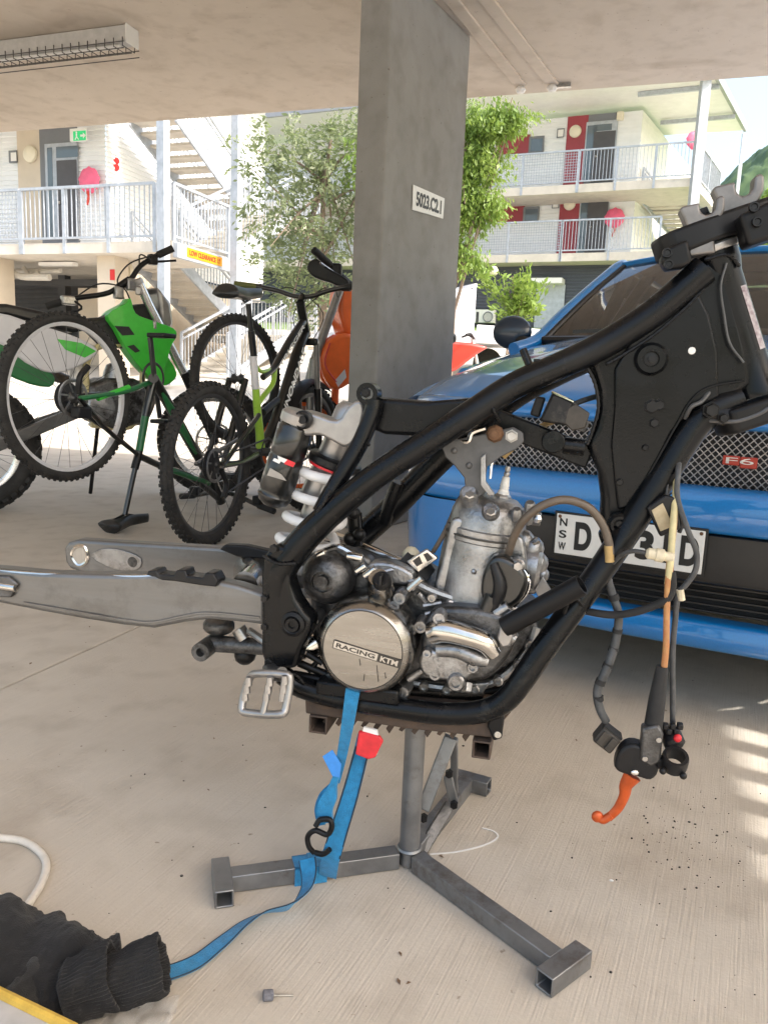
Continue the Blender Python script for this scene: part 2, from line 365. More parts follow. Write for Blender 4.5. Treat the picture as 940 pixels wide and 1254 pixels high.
def concrete(name, c1, c2, bumps, broom=None, stain=(0.5, 0.6), rough=0.8):
    m = bpy.data.materials.new(name); m.use_nodes = True; nt = m.node_tree; N = nt.nodes; L = nt.links; b = N.get('Principled BSDF')
    tc = N.new('ShaderNodeTexCoord')
    n1 = N.new('ShaderNodeTexNoise'); n1.inputs['Scale'].default_value = 1.3; n1.inputs['Detail'].default_value = 9; n1.inputs['Roughness'].default_value = 0.65
    L.new(tc.outputs['Object'], n1.inputs[0])
    r1 = N.new('ShaderNodeValToRGB'); r1.color_ramp.elements[0].position = 0.3; r1.color_ramp.elements[1].position = 0.7
    r1.color_ramp.elements[0].color = tuple(c1) + (1,); r1.color_ramp.elements[1].color = tuple(c2) + (1,); L.new(n1.outputs[0], r1.inputs[0])
    col = r1.outputs[0]
    # dark blotches and specks
    n2 = N.new('ShaderNodeTexNoise'); n2.inputs['Scale'].default_value = 9; n2.inputs['Detail'].default_value = 8; L.new(tc.outputs['Object'], n2.inputs[0])
    r2 = N.new('ShaderNodeValToRGB'); r2.color_ramp.elements[0].position = stain[0]; r2.color_ramp.elements[1].position = stain[1] + 0.12
    r2.color_ramp.elements[0].color = (1, 1, 1, 1); r2.color_ramp.elements[1].color = (0.80, 0.78, 0.76, 1); L.new(n2.outputs[0], r2.inputs[0])
    mx = N.new('ShaderNodeMix'); mx.data_type = 'RGBA'; mx.blend_type = 'MULTIPLY'; mx.inputs[0].default_value = 0.7
    L.new(col, mx.inputs[6]); L.new(r2.outputs[0], mx.inputs[7]); col = mx.outputs[2]
    n3 = N.new('ShaderNodeTexNoise'); n3.inputs['Scale'].default_value = 55; n3.inputs['Detail'].default_value = 3; L.new(tc.outputs['Object'], n3.inputs[0])
    r3 = N.new('ShaderNodeValToRGB'); r3.color_ramp.elements[0].position = 0.70; r3.color_ramp.elements[1].position = 0.76
    r3.color_ramp.elements[0].color = (1, 1, 1, 1); r3.color_ramp.elements[1].color = (0.42, 0.36, 0.32, 1); L.new(n3.outputs[0], r3.inputs[0])
    mx2 = N.new('ShaderNodeMix'); mx2.data_type = 'RGBA'; mx2.blend_type = 'MULTIPLY'; mx2.inputs[0].default_value = 0.8
    L.new(col, mx2.inputs[6]); L.new(r3.outputs[0], mx2.inputs[7]); col = mx2.outputs[2]
    n6 = N.new('ShaderNodeTexNoise'); n6.inputs['Scale'].default_value = 2.7; n6.inputs['Detail'].default_value = 7; n6.inputs['Distortion'].default_value = 0.6; L.new(tc.outputs['Object'], n6.inputs[0])
    r6 = N.new('ShaderNodeValToRGB'); r6.color_ramp.elements[0].position = 0.56; r6.color_ramp.elements[1].position = 0.70
    r6.color_ramp.elements[0].color = (1, 1, 1, 1); r6.color_ramp.elements[1].color = (0.80, 0.77, 0.74, 1); L.new(n6.outputs[0], r6.inputs[0])
    mx6 = N.new('ShaderNodeMix'); mx6.data_type = 'RGBA'; mx6.blend_type = 'MULTIPLY'; mx6.inputs[0].default_value = 0.75
    L.new(col, mx6.inputs[6]); L.new(r6.outputs[0], mx6.inputs[7]); col = mx6.outputs[2]
    n4 = N.new('ShaderNodeTexNoise'); n4.inputs['Scale'].default_value = 180; n4.inputs['Detail'].default_value = 5; L.new(tc.outputs['Object'], n4.inputs[0])
    h = n4.outputs[0]
    bp = N.new('ShaderNodeBump'); bp.inputs['Strength'].default_value = bumps; bp.inputs['Distance'].default_value = 0.002
    if broom is not None:
        mq = N.new('ShaderNodeMapping'); mq.inputs['Rotation'].default_value = (0, 0, broom); L.new(tc.outputs['Object'], mq.inputs[0])
        mp = N.new('ShaderNodeMapping'); mp.inputs['Scale'].default_value = (300, 7, 1); L.new(mq.outputs[0], mp.inputs[0])
        n5 = N.new('ShaderNodeTexNoise'); n5.inputs['Scale'].default_value = 1; n5.inputs['Detail'].default_value = 3; L.new(mp.outputs[0], n5.inputs[0])
        ad = N.new('ShaderNodeMath'); ad.operation = 'MULTIPLY_ADD'; ad.inputs[1].default_value = 2.2
        L.new(n5.outputs[0], ad.inputs[0]); L.new(h, ad.inputs[2]); h = ad.outputs[0]
        r5 = N.new('ShaderNodeValToRGB'); r5.color_ramp.elements[0].position = 0.3; r5.color_ramp.elements[1].position = 0.62
        r5.color_ramp.elements[0].color = (0.74, 0.72, 0.70, 1); r5.color_ramp.elements[1].color = (1, 1, 1, 1); L.new(n5.outputs[0], r5.inputs[0])
        mx3 = N.new('ShaderNodeMix'); mx3.data_type = 'RGBA'; mx3.blend_type = 'MULTIPLY'; mx3.inputs[0].default_value = 0.2
        L.new(col, mx3.inputs[6]); L.new(r5.outputs[0], mx3.inputs[7]); col = mx3.outputs[2]
    L.new(h, bp.inputs['Height']); L.new(bp.outputs[0], b.inputs['Normal']); L.new(col, b.inputs['Base Color'])
    b.inputs['Roughness'].default_value = rough
    MAT[name] = m
concrete('floor_conc', (0.455, 0.405, 0.34), (0.545, 0.495, 0.425), 0.32, broom=rad(25))
concrete('drive_conc', (0.50, 0.46, 0.40), (0.56, 0.52, 0.46), 0.3)
concrete('ceil_conc', (0.49, 0.425, 0.352), (0.57, 0.50, 0.425), 0.25, stain=(0.5, 0.62))
concrete('column_conc', (0.205, 0.205, 0.20), (0.29, 0.29, 0.285), 0.3, stain=(0.45, 0.6))

def glassmat(name, tint, ior=1.5):
    m = bpy.data.materials.new(name); m.use_nodes = True; nt = m.node_tree; N = nt.nodes; L = nt.links
    for q in list(N):
        if q.type == 'BSDF_PRINCIPLED': N.remove(q)
    out = [q for q in N if q.type == 'OUTPUT_MATERIAL'][0]
    t = N.new('ShaderNodeBsdfTransparent'); t.inputs[0].default_value = tuple(tint) + (1,); g = N.new('ShaderNodeBsdfGlossy'); g.inputs['Roughness'].default_value = 0.02
    f = N.new('ShaderNodeFresnel'); f.inputs[0].default_value = ior; mx = N.new('ShaderNodeMixShader')
    L.new(f.outputs[0], mx.inputs[0]); L.new(t.outputs[0], mx.inputs[1]); L.new(g.outputs[0], mx.inputs[2]); L.new(mx.outputs[0], out.inputs[0])
    MAT[name] = m
glassmat('car_glass', (0.46, 0.47, 0.43), 2.1)
MAT['car_blue'].node_tree.nodes['Principled BSDF'].inputs['Coat IOR'].default_value = 1.55

mat('bar_grey', (0.20, 0.19, 0.185), 0.4, 0.6, var=0.2, vs=40)
# chips, dust and boot rub on the black frame paint
def wear(name, c_dust, lo=.60, hi=.72, scale=34, amt=.55):
    nt = MAT[name].node_tree; N = nt.nodes; L = nt.links; b = N['Principled BSDF']
    src = b.inputs['Base Color'].links[0].from_socket if b.inputs['Base Color'].links else None
    tc = N.new('ShaderNodeTexCoord'); n1 = N.new('ShaderNodeTexNoise'); n1.inputs['Scale'].default_value = scale; n1.inputs['Detail'].default_value = 10; n1.inputs['Roughness'].default_value = .75
    n2 = N.new('ShaderNodeTexNoise'); n2.inputs['Scale'].default_value = 5; L.new(tc.outputs['Object'], n1.inputs[0]); L.new(tc.outputs['Object'], n2.inputs[0])
    ad = N.new('ShaderNodeMath'); ad.operation = 'MULTIPLY_ADD'; ad.inputs[1].default_value = .45; L.new(n2.outputs[0], ad.inputs[0]); L.new(n1.outputs[0], ad.inputs[2])
    mr = N.new('ShaderNodeMapRange'); mr.inputs[1].default_value = lo + .22; mr.inputs[2].default_value = hi + .22; mr.inputs[4].default_value = amt; L.new(ad.outputs[0], mr.inputs[0])
    mx = N.new('ShaderNodeMix'); mx.data_type = 'RGBA'; L.new(mr.outputs[0], mx.inputs[0])
    if src: L.new(src, mx.inputs[6])
    else: mx.inputs[6].default_value = b.inputs['Base Color'].default_value
    mx.inputs[7].default_value = tuple(c_dust) + (1,); L.new(mx.outputs[2], b.inputs['Base Color'])
wear('frame_black', (0.028, 0.028, 0.028)); wear('frame_satin', (0.035, 0.034, 0.033)); wear('black_plastic', (0.06, 0.056, 0.05))
wear('cast_alu', (0.045, 0.04, 0.034), .52, .68, 26, .6); wear('cast_dark', (0.02, 0.018, 0.016), .50, .64, 26, .8)
wear('stand_steel', (0.10, 0.07, 0.05), .55, .70, 20, .6); wear('swing_alu', (0.11, 0.105, 0.10), .56, .70, 12, .5)
wear('car_blue', (0.02, 0.18, 0.45), .58, .80, 60, .35); wear('tyre_rubber', (0.07, 0.065, 0.058), .55, .75, 22, .5)
mat('worn_label', (0.5, 0.46, 0.47), 0.5, 0, vs=120, col2=(0.18, 0.12, 0.14))
# ============================================================ SETTING
YAW = rad(19)
ea = V((math.cos(YAW), -math.sin(YAW), 0)); en = V((-math.sin(YAW), -math.cos(YAW), 0)); ed = -en; ez = V((0, 0, 1))
def s_of(x, y): return x * math.sin(YAW) + y * math.cos(YAW)
def terrain(x, y):
    s = s_of(x, y); pts = [(-60, -0.06), (8.4, -0.06), (10, 0.05), (14, 0.62), (17, 1.0), (29, 2.95), (60, 5.0), (400, 8.0)]
    for i in range(len(pts) - 1):
        if s <= pts[i + 1][0]:
            a, b = pts[i], pts[i + 1]; t = max(0, (s - a[0]) / (b[0] - a[0])); return a[1] + (b[1] - a[1]) * t
    return 8.0
ss = [-60, -20, -6, 2, 6, 8.4, 9.2, 10, 11, 12, 14, 15.5, 17, 20, 23, 26, 29, 35, 45, 60, 120, 400]
aa = [-300, -80, -30, -15, -8, -4, 0, 4, 8, 15, 30, 80, 300]
def gnd(s0, s1, a0, a1, dz, name, m):
    S = [s0] + [q for q in ss if s0 < q < s1] + [s1]; A = [a0] + [q for q in aa if a0 < q < a1] + [a1]
    mb = MB(); w = len(A)
    for s in S:
        for a in A:
            p = ea * a + ed * s; mb.v.append(V((p.x, p.y, terrain(p.x, p.y) + dz)))
    mb.f = [(i * w + j, i * w + j + 1, (i + 1) * w + j + 1, (i + 1) * w + j) for i in range(len(S) - 1) for j in range(w - 1)]
    return structure(mb.build(name, m, smooth=False, fixn=False))
gnd(-60, 400, -300, 300, 0.0, 'ground', 'grass_green')
gnd(-30, 25.5, -60, 60, 0.03, 'driveway', 'drive_conc')
gnd(16.8, 20.5, -2.6, 4.2, 0.06, 'lawn', 'grass_green')
# carport floor: two concrete bays with a sawn joint between them
jd = (gz(165, 770) - gz(0, 845)); jd.z = 0; jd.normalize(); jn = V((jd.y, -jd.x, 0)); j0 = gz(80, 808); j0.z = 0
floor = structure(thing('floor', (0, 0, 0), None, None))
def bay(side, w):
    a = j0 + jn * (0.004 * side); lo, hi = -5.5, 8.2
    c = [a + jd * lo, a + jd * hi, a + jd * hi + jn * (side * w), a + jd * lo + jn * (side * w)]
    mb = MB(); mb.prism([V((p.x, p.y, 0)) for p in c], V((0, 0, -0.12)))
    mb.build('concrete_bay', 'floor_conc', floor, smooth=False, bevel=0.003)
bay(1, 4.6); bay(-1, 6.5)
# ceiling slab
CZ = 2.7
e0 = gz(0, 163, CZ); e1 = gz(940, 94, CZ); ce = (e1 - e0).normalized(); cb = V((-ce.y, ce.x, 0)) * -1   # cb points towards camera
def cpt(a, b): p = e0 + ce * a + cb * b; return V((p.x, p.y, CZ))
RIGHT = 7.98; BACK = 5.9
ceil = structure(MB().prism([cpt(-7, 0), cpt(RIGHT, 0), cpt(RIGHT, BACK), cpt(-7, BACK)], V((0, 0, 0.28))).build('ceiling', 'ceil_conc', smooth=False, bevel=0.015))
for (pa, pb) in (((577, 29), (639, 106)), ((600, 4), (677.5, 104))):
    a = gz(*pa, CZ); b = gz(*pb, CZ); d = (b - a).normalized(); a = a - d * 2.5
    MB().bar(a + V((0, 0, -0.004)), b + V((0, 0, -0.004)) - d * 0.02, 0.075, 0.016, V((0, 0, 1))).build('joint_strip', 'ceil_conc', ceil, smooth=False, bevel=0.004)
    MB().sphere(b + V((0, 0, -0.03)) - d * 0.03, 0.035, 8, sc=(1, 1, 0.7)).build('sealant', 'white_trim', ceil)
MB().box(gz(690, 106, CZ) + V((0, 0, -0.012)) + cb * 0.05, (0.10, 0.03, 0.024), (ce, cb, ez)).build('edge_bracket', 'bolt_steel', ceil, smooth=False)
# column
CE1 = V((math.sin(rad(29)), math.cos(rad(29)), 0)); CE2 = V((-math.cos(rad(29)), math.sin(rad(29)), 0))
cc = at_y(469.5, 250, 3.95); cc.z = 0
wr = on_plane(565, 250, cc, CE2) - cc; wl_ = wr.dot(CE1); nr = on_plane(433, 250, cc, CE1) - cc; nl_ = nr.dot(CE2)
colm = thing('concrete_column', cc, 'tall grey concrete column with white number plate, between the mountain bike and blue car', 'column')
mb = MB(); mb.prism([cc, cc + CE1 * wl_, cc + CE1 * wl_ + CE2 * nl_, cc + CE2 * nl_], V((0, 0, CZ))); mb.build('shaft', 'column_conc', colm, smooth=False, bevel=0.012)
def CF(px, py, off): return on_plane(px, py, cc - CE2 * off, CE2)
q = [CF(505, 226, .003), CF(543.5, 243, .003), CF(541.5, 268, .003), CF(504, 257, .003)]
sg = thing('number_plate_sign', (q[2] + q[3]) / 2, 'small white sign reading 5023.C2.1 on the concrete column', 'sign')
MB().prism(q, -CE2 * 0.004).build('plate', 'plate_white', sg, smooth=False, bevel=0.001)
sx = ((q[1] + q[2]) - (q[0] + q[3])); sy = ((q[0] + q[1]) - (q[2] + q[3])); cen = sum(q, V()) / 4
lettering('5023.C2.1', cen - CE2 * 0.0055, sx, ez, sx.length / 2 * 0.80, sy.length / 2 * 0.62, 'plate_black', sg, bold=0.03)
# fluorescent batten with wire guard
br = gz(161, 33, CZ); L_ = 1.55
bt = thing('batten_light', br - ea * L_ / 2, 'long fluorescent batten light in wire guard under concrete ceiling', 'ceiling light')
c0 = br - ea * (L_ / 2)
MB().box(c0 + V((0, 0, -0.045)), (L_, 0.10, 0.08), (ea, en, ez)).build('housing', 'case_grey', bt, smooth=False, bevel=0.004)
MB().box(br + ea * 0.004 + V((0, 0, -0.05)), (0.008, 0.115, 0.10), (ea, en, ez)).build('end_cap', 'acu_white', bt, smooth=False, bevel=0.003)
MB().tube([br - ea * 1.45 + V((0, 0, -0.095)), br - ea * 0.08 + V((0, 0, -0.095))], 0.013, 10).build('tube_lamp', 'white_trim', bt)
mb = MB()
for i in range(26):
    p = br - ea * (0.02 + i * 0.06)
    mb.tube([p + en * 0.055 + V((0, 0, -0.07)), p + en * 0.055 + V((0, 0, -0.115)), p - en * 0.055 + V((0, 0, -0.115)), p - en * 0.055 + V((0, 0, -0.07))], 0.0028, 5)
for (o, z) in ((0.07, -0.1), (0.07, -0.135), (0.0, -0.137), (-0.07, -0.135), (-0.07, -0.1)):
    mb.tube([br + en * o + V((0, 0, z)), br - ea * 1.53 + en * o + V((0, 0, z))], 0.003, 5)
stuff(mb.build('wire_guard', 'engrave', bt))
# ------------------------------------------------------------ building helpers
def railing(parent, p0, p1, h=1.0, infill='bars', nposts=4, drop=0.0, pitch=0.11):
    """p0, p1: floor points; drop: how far posts run down over the slab edge"""
    p0, p1 = V(p0), V(p1); d = p1 - p0; ln = d.length; u = d.normalized(); hx = V((u.x, u.y, 0)).normalized()
    MB().bar(p0 + ez * h, p1 + ez * h, 0.06, 0.05, ez).build('top_rail', 'galv', parent, smooth=False)
    MB().bar(p0 + ez * 0.09, p1 + ez * 0.09, 0.04, 0.04, ez).build('bottom_rail', 'galv', parent, smooth=False)
    for i in range(nposts + 1):
        q = p0 + d * (i / nposts); MB().box(q + ez * (h / 2 - drop / 2), (0.07, 0.05, h + drop), (hx, hx.cross(ez), ez)).build('post', 'galv', parent, smooth=False)
    mb = MB()
    if infill == 'bars':
        n = int(ln / pitch)
        for i in range(1, n):
            q = p0 + d * (i / n); mb.box(q + ez * (h / 2 + 0.04), (0.018, 0.018, h - 0.1), (hx, hx.cross(ez), ez))
    else:
        n = int(ln / 0.085)
        for i in range(1, n):
            q = p0 + d * (i / n); mb.box(q + ez * (h / 2 + 0.04), (0.014, 0.01, h - 0.1), (hx, hx.cross(ez), ez))
        for k in range(1, 11):
            z = 0.09 + (h - 0.1) * k / 11; mb.bar(p0 + ez * z, p1 + ez * z, 0.012, 0.012, ez)
    stuff(mb.build('infill', 'galv', parent, smooth=False, fixn=False))
def corrugated(parent, p0, p1, z0, z1, nrm, mat_, pitch=0.1, dep=0.022, name='cladding'):
    p0, p1, nrm = V(p0), V(p1), V(nrm); n = max(1, int((z1 - z0) / pitch)); rows = []
    for i in range(n):
        for (t, o) in ((0, 0), (0.42, 0), (0.5, 1), (0.92, 1)): rows.append((z0 + (i + t) * (z1 - z0) / n, o * dep))
    rows.append((z1, 0)); mb = MB()
    for (z, o) in rows:
        for p in (p0, p1): mb.v.append(V((p.x, p.y, z)) + nrm * o)
    mb.f = [(2 * i, 2 * i + 1, 2 * i + 3, 2 * i + 2) for i in range(len(rows) - 1)]
    return mb.build(name, mat_, parent, smooth=False, fixn=False)
def panel(parent, p0, p1, z0, z1, nrm, th, mat_, name):
    p0, p1 = V(p0), V(p1); P = [V((p0.x, p0.y, z0)), V((p1.x, p1.y, z0)), V((p1.x, p1.y, z1)), V((p0.x, p0.y, z1))]
    return MB().prism(P, V(nrm) * th).build(name, mat_, parent, smooth=False)
def flight(parent, q0, q1, w, side, n=9, white=True, rails=True, risers=False):
    """q0: centre of the low end, q1: centre of the high end; side: horizontal unit across"""
    q0, q1 = V(q0), V(q1); d = (q1 - q0); run = V((d.x, d.y, 0)); st = MB().box((0, 0, 0), (w, (run.length / n) * 1.12, 0.06), (side, run.normalized(), ez))
    base = None
    for i in range(n):
        c = q0 + run * ((i + 0.5) / n) + ez * (d.z * (i + 1) / n)
        mb = MB().box(c, (w, (run.length / n) * 1.15, 0.055), (side, run.normalized(), ez))
        if risers: mb.box(c - run.normalized() * (run.length / n * 0.5) - ez * (d.z / n / 2), (w, 0.012, d.z / n * 0.55), (side, run.normalized(), ez))
        mb.build('tread', 'slab_conc' if white else 'galv', parent, smooth=False)
    for sd in (-1, 1):
        o = side * (sd * (w / 2 + 0.025))
        MB().bar(q0 + o + ez * 0.02, q1 + o + ez * 0.02, 0.05, 0.25, ez).build('stringer', 'galv', parent, smooth=False)
        if rails:
            MB().bar(q0 + o + ez * 1.0, q1 + o + ez * 1.0, 0.05, 0.05, ez).build('handrail', 'galv', parent, smooth=False)
            MB().bar(q0 + o + ez * 0.86, q1 + o + ez * 0.86, 0.035, 0.035, ez).build('handrail', 'galv', parent, smooth=False)
            mb = MB(); k = int(run.length / 0.13)
            for i in range(k + 1):
                p = q0 + d * (i / k) + o; mb.box(p + ez * 0.5, (0.018, 0.018, 0.8), (side, run.normalized(), ez))
            for t in (0.0, 1.0):
                p = q0 + d * t + o; mb.box(p + ez * 0.5, (0.05, 0.05, 1.0), (side, run.normalized(), ez))
            stuff(mb.build('balusters', 'galv', parent, smooth=False, fixn=False))
def doorset(parent, plane, x0, x1, xs, ztop, zb, nrm, eax):
    """grey panel from x0 to x1 with sidelight and dark door; px measured in the wall plane"""
    pass
fp_ = gz(915, 1000); fq = V((fp_.x, fp_.y, 0)) + V((.857, -.514, 0)) * .95  # added out of view so its bars band the sunlight on the floor
fnc = thing('sun_band_bars', fq, 'unseen added upright bars that break the sunlight into bands on the floor', 'sun_band_bars')
for z_ in (.06, 1.55): MB().bar(fq - ed * .95 + ez * z_, fq + ed * .75 + ez * z_, .05, .05, ez).build('rail', 'galv', fnc, smooth=False)
for k in range(13):
    MB().box(fq - ed * (.92 - k * .138) + ez * .8, (.06, .05, 1.5), (ea, ed, ez)).build('upright_bar', 'galv', fnc, smooth=False)
# ------------------------------------------------------------ LEFT BUILDING
PR = at_y(100, 297, 15.6)
def LP(px, py, off=0.0): return on_plane(px, py, PR + en * off, en)
def LX(px, off=0.0, py=297): p = LP(px, py, off); return V((p.x, p.y, 0))     # plan point in plane
z1 = PR.z; z0L = 0.62; WO = -1.7
lb = thing('apartment_building', V((LX(100).x, LX(100).y, z0L)), 'white corrugated apartment building with beige panel beside its door, open car park underneath', 'building')
slab0, slab1 = LX(-190), LX(211)
def slabbox(parent, a, b, depth, zt, th, name='floor_slab', m='slab_conc', front=0.0):
    P = [a + en * front, b + en * front, b + ed * depth, a + ed * depth]
    return MB().prism([V((p.x, p.y, zt)) for p in P], V((0, 0, -th))).build(name, m, parent, smooth=False)
cornerW = LX(132, WO)
slabbox(lb, slab0, slab1, 2.0, z1, 0.2)
inner = MB().prism([V((p.x, p.y, z1 - 0.002)) for p in (slab0 + ed * 2.0, LX(132, -2.0), LX(132, -2.0) + ed * 7, slab0 + ed * 9)], V((0, 0, -0.2))).build('floor_slab', 'slab_conc', lb, smooth=False)
slabbox(lb, slab0, LX(186), 1.75, z1 + 2.95, 0.2)
# upper deck over the flight
zc1 = z1 + 2.75
def wallseg(x0, x1, z0, z1_, m, corr=True, off=WO, th=0.04):
    a, b = LX(x0, off), LX(x1, off)
    if corr: return corrugated(lb, a, b, z0, z1_, en, m)
    return panel(lb, a, b, z0, z1_, en, th, m, 'wall_panel')
wallseg(-190, 27, z1, zc1, 'white_wall'); wallseg(27, 54, z1, zc1, 'beige_panel', False); wallseg(54, 98, z1, zc1, 'grey_panel', False)
wallseg(98, 132, z1, zc1, 'white_wall')
cw = cornerW + ed * 7; corrugated(lb, cornerW, cw, z1, zc1 + 3, ea, 'white_wall')
# upper storey mass so that light behaves
panel(lb, LX(-190, WO), LX(132, WO), zc1 + 0.2, zc1 + 3.0, en, 0.05, 'white_wall', 'wall_panel')
slabbox(lb, LX(-190, 0.3), LX(140, 0.3), 10, zc1 + 3.2, 0.15, 'roof', 'roof_tin')
# door: frame, sidelight, leaf, transom
def LW(px, py, off): return LP(px, py, WO + off)
def quad(parent, pts, nrm, th, m, name): return MB().prism(pts, V(nrm) * th).build(name, m, parent, smooth=False)
def rectpx(parent, P, x0, y0, x1, y1, off, nrm, th, m, name):
    a, b = P(x0, y0, off), P(x1, y1, off); c = [V((a.x, a.y, a.z)), V((b.x, b.y, a.z)), V((b.x, b.y, b.z)), V((a.x, a.y, b.z))]
    return quad(parent, c, nrm, th, m, name)
df = rectpx(lb, LW, 56, 177, 98, 291, .045, en, .03, 'galv', 'door_frame')
rectpx(lb, LW, 58, 181, 67, 290, .076, en, .006, 'pane', 'sidelight')
rectpx(lb, LW, 69, 180, 96, 192, .076, en, .006, 'pane', 'transom')
dl = rectpx(lb, LW, 70, 197, 96, 291, .076, en, .02, 'door_dark', 'door')
MB().sphere(LW(73, 248, .11), 0.035, 8).build('handle', 'bolt_steel', dl)
wl1 = LW(38, 189, .06); MB().lathe([(0.0, .09), (.12, .085), (.17, .05), (.18, 0)], wl1, en, 20).build('wall_lamp', 'lamp_cover', lb)
rectpx(lb, LW, 12, 185, 22, 199, .05, en, .03, 'grey_panel', 'notice_frame'); rectpx(lb, LW, 13.5, 187, 20.5, 197, .081, en, .004, 'paper_white', 'notice')
ex = thing('exit_sign', LW(98, 165, .2), 'green illuminated exit sign above the dark apartment door', 'sign')
rectpx(ex, LW, 88, 159, 107, 173, .25, en, .06, 'white_trim', 'case'); rectpx(ex, LW, 90, 161, 105.5, 171.5, .311, en, .006, 'exit_green', 'face')
a = LW(101, 166, .322); MB().prism([a + ea * -.05 + ez * .02, a + ea * .02 + ez * .02, a + ea * .02 + ez * .06, a + ea * .09, a + ea * .02 - ez * .06, a + ea * .02 - ez * .02, a + ea * -.05 - ez * .02], en * .004).build('arrow', 'white_trim', ex, smooth=False)
a = LW(94, 166, .322); m_ = MB().sphere(a + ez * .06, .02, 8); m_.bar(a + ez * .04, a - ez * .02, .03, .008, en).bar(a - ez * .02, a - ez * .08 + ea * .05, .02, .008, en).bar(a - ez * .02, a - ez * .08 - ea * .04, .02, .008, en); m_.build('running_figure', 'white_trim', ex)
def pinkbag(c, nrm, r, label):
    t = thing('hose_reel_cover', c, label, 'cover'); x, y, z = frame_of(nrm)
    mb = MB(); n = 28
    prof = [(0, .16), (.55, .15), (.85, .11), (1.0, .04), (.97, 0)]
    mb.lathe([(a_ * r, b_ * r * 1.6) for a_, b_ in prof], c, nrm, 22)
    mb.v = [p + (p - c) * (0.06 * math.sin(9 * math.atan2((p - c).dot(x), (p - c).dot(y)))) for p in mb.v]
    mb.build('cover', 'pink', t)
    MB().tube([c - ez * r * .9 + nrm * .08, c - ez * r * 1.25 + nrm * .1 + x.cross(z) * .05, c - ez * r * 1.6 + nrm * .07, c - ez * r * 1.9 + nrm * .1], .03, 6).build('nozzle_hose', 'red_paint', t)
pinkbag(LW(110, 221, .12), en, 0.27, 'round pink cover hanging on white corrugated wall beside exit sign')
p_ = on_plane(144, 205, cornerW, ea)
for k in (0, 1):
    MB().lathe([(0, .05), (.06, .05), (.08, 0)], on_plane(142, 197 + k * 8, cornerW, ea), ea, 12).build('alarm_bell', 'sign_red', lb)
# railings of the balcony and landing side
railing(lb, LX(-190) + ez * z1, LX(26) + ez * z1, 1.02, 'mesh', 5, .2); railing(lb, LX(28) + ez * z1, LX(190) + ez * z1, 1.02, 'bars', 3, .2)
L1 = LX(211); sd0 = L1 + ed * 0.05; sd1 = L1 + ed * 2.0
railing(lb, sd0 + ez * z1, sd1 + ez * z1, 1.02, 'bars', 1, .15)
MB().bar(L1 + ed * .02 + ea * .05 + ez * (z1 - .16), sd1 + ea * .05 + ez * (z1 - .16), .1, .26, ez).build('edge_beam', 'galv', lb, smooth=False)
ls = thing('clearance_sign', L1 + ed * 1.0 + ez * (z1 - .26), 'yellow low clearance sign on the landing edge beam', 'sign')
c_ = L1 + ed * 0.95 + ea * 0.105 + ez * (z1 - .15)
MB().box(c_, (1.25, .17, .008), (ed, ez, ed.cross(ez))).build('plate', 'sign_yellow', ls, smooth=False)
lettering('LOW CLEARANCE 1.9', c_ + ea * .006, ed, ez, 1.1, .095, 'sign_ink', ls, th=.004, bold=.03)
# steel posts
for (px, off, lab) in ((200.5, 0.15, 'square galvanised steel post rising past the balcony end'), (289, -1.4, 'square galvanised steel post standing beside the outdoor stair')):
    p = LX(px, off); t = thing('steel_post', V((p.x, p.y, z0L)), lab, 'post'); w_ = .17
    rot = rad(22); ax_ = (V((math.cos(rot), math.sin(rot) * -1, 0)), V((-math.sin(rot), -math.cos(rot), 0)), ez)
    MB().box(p + ez * (z0L + 3.6), (w_, w_, 7.4), ax_).build('shaft', 'galv', t, smooth=False, bevel=.01)
    MB().box(p + ez * (z0L + .02), (.32, .32, .05), ax_).build('base_plate', 'galv', t, smooth=False)
# stairs
stt = thing('outdoor_stair', L1 + ed * 3 - ea * .8 + ez * z0L, 'galvanised steel outdoor stair climbing beside the white building', 'stair')
aB = L1 - ea * 0.6; aA = L1 - ea * 1.85; rise = 1.42
dn, df_ = ed * 2.05, ed * 5.1
flight(stt, aA + df_ + ez * (z1 + rise), aA + dn + ez * (z1 + 2 * rise), 1.1, ea, 9)
flight(stt, aB + dn + ez * z1, aB + df_ + ez * (z1 + rise), 1.1, ea, 9, risers=True)
flight(stt, aA + df_ + ez * (z1 - rise), aA + dn + ez * z1, 1.1, ea, 9, risers=True)
flight(stt, aB + dn + ez * z0L, aB + df_ + ez * (z1 - rise), 1.1, ea, 9, risers=True)
for zz in (z1 - rise, z1 + rise):
    c = (aA + aB) / 2 + ed * 5.75; MB().box(c + ez * (zz - .08), (2.5, 1.3, .16), (ea, ed, ez)).build('mid_landing', 'slab_conc', stt, smooth=False)
    railing(stt, c + ea * 1.25 - ed * .6 + ez * zz, c + ea * 1.25 + ed * .65 + ez * zz, 1.0, 'bars', 1)
    railing(stt, c - ea * 1.25 + ed * .65 + ez * zz, c + ea * 1.25 + ed * .65 + ez * zz, 1.0, 'bars', 2)
# perforated screen under the stair and walkway beyond
for k in range(16):
    c = aB + ed * 7.3 + ez * (z0L + .2 + k * .13) + ea * 1.3
    MB().box(c, (2.6, .03, .07), (ea, ed, ez)).build('screen_slat', 'wood_beige', stt, smooth=False)
for o in (-1.0, 0.3): MB().box(aB + ed * 7.34 + ea * (1.3 + o) + ez * (z0L + 1.1), (.06, .04, 2.2), (ea, ed, ez)).build('screen_post', 'galv', stt, smooth=False)
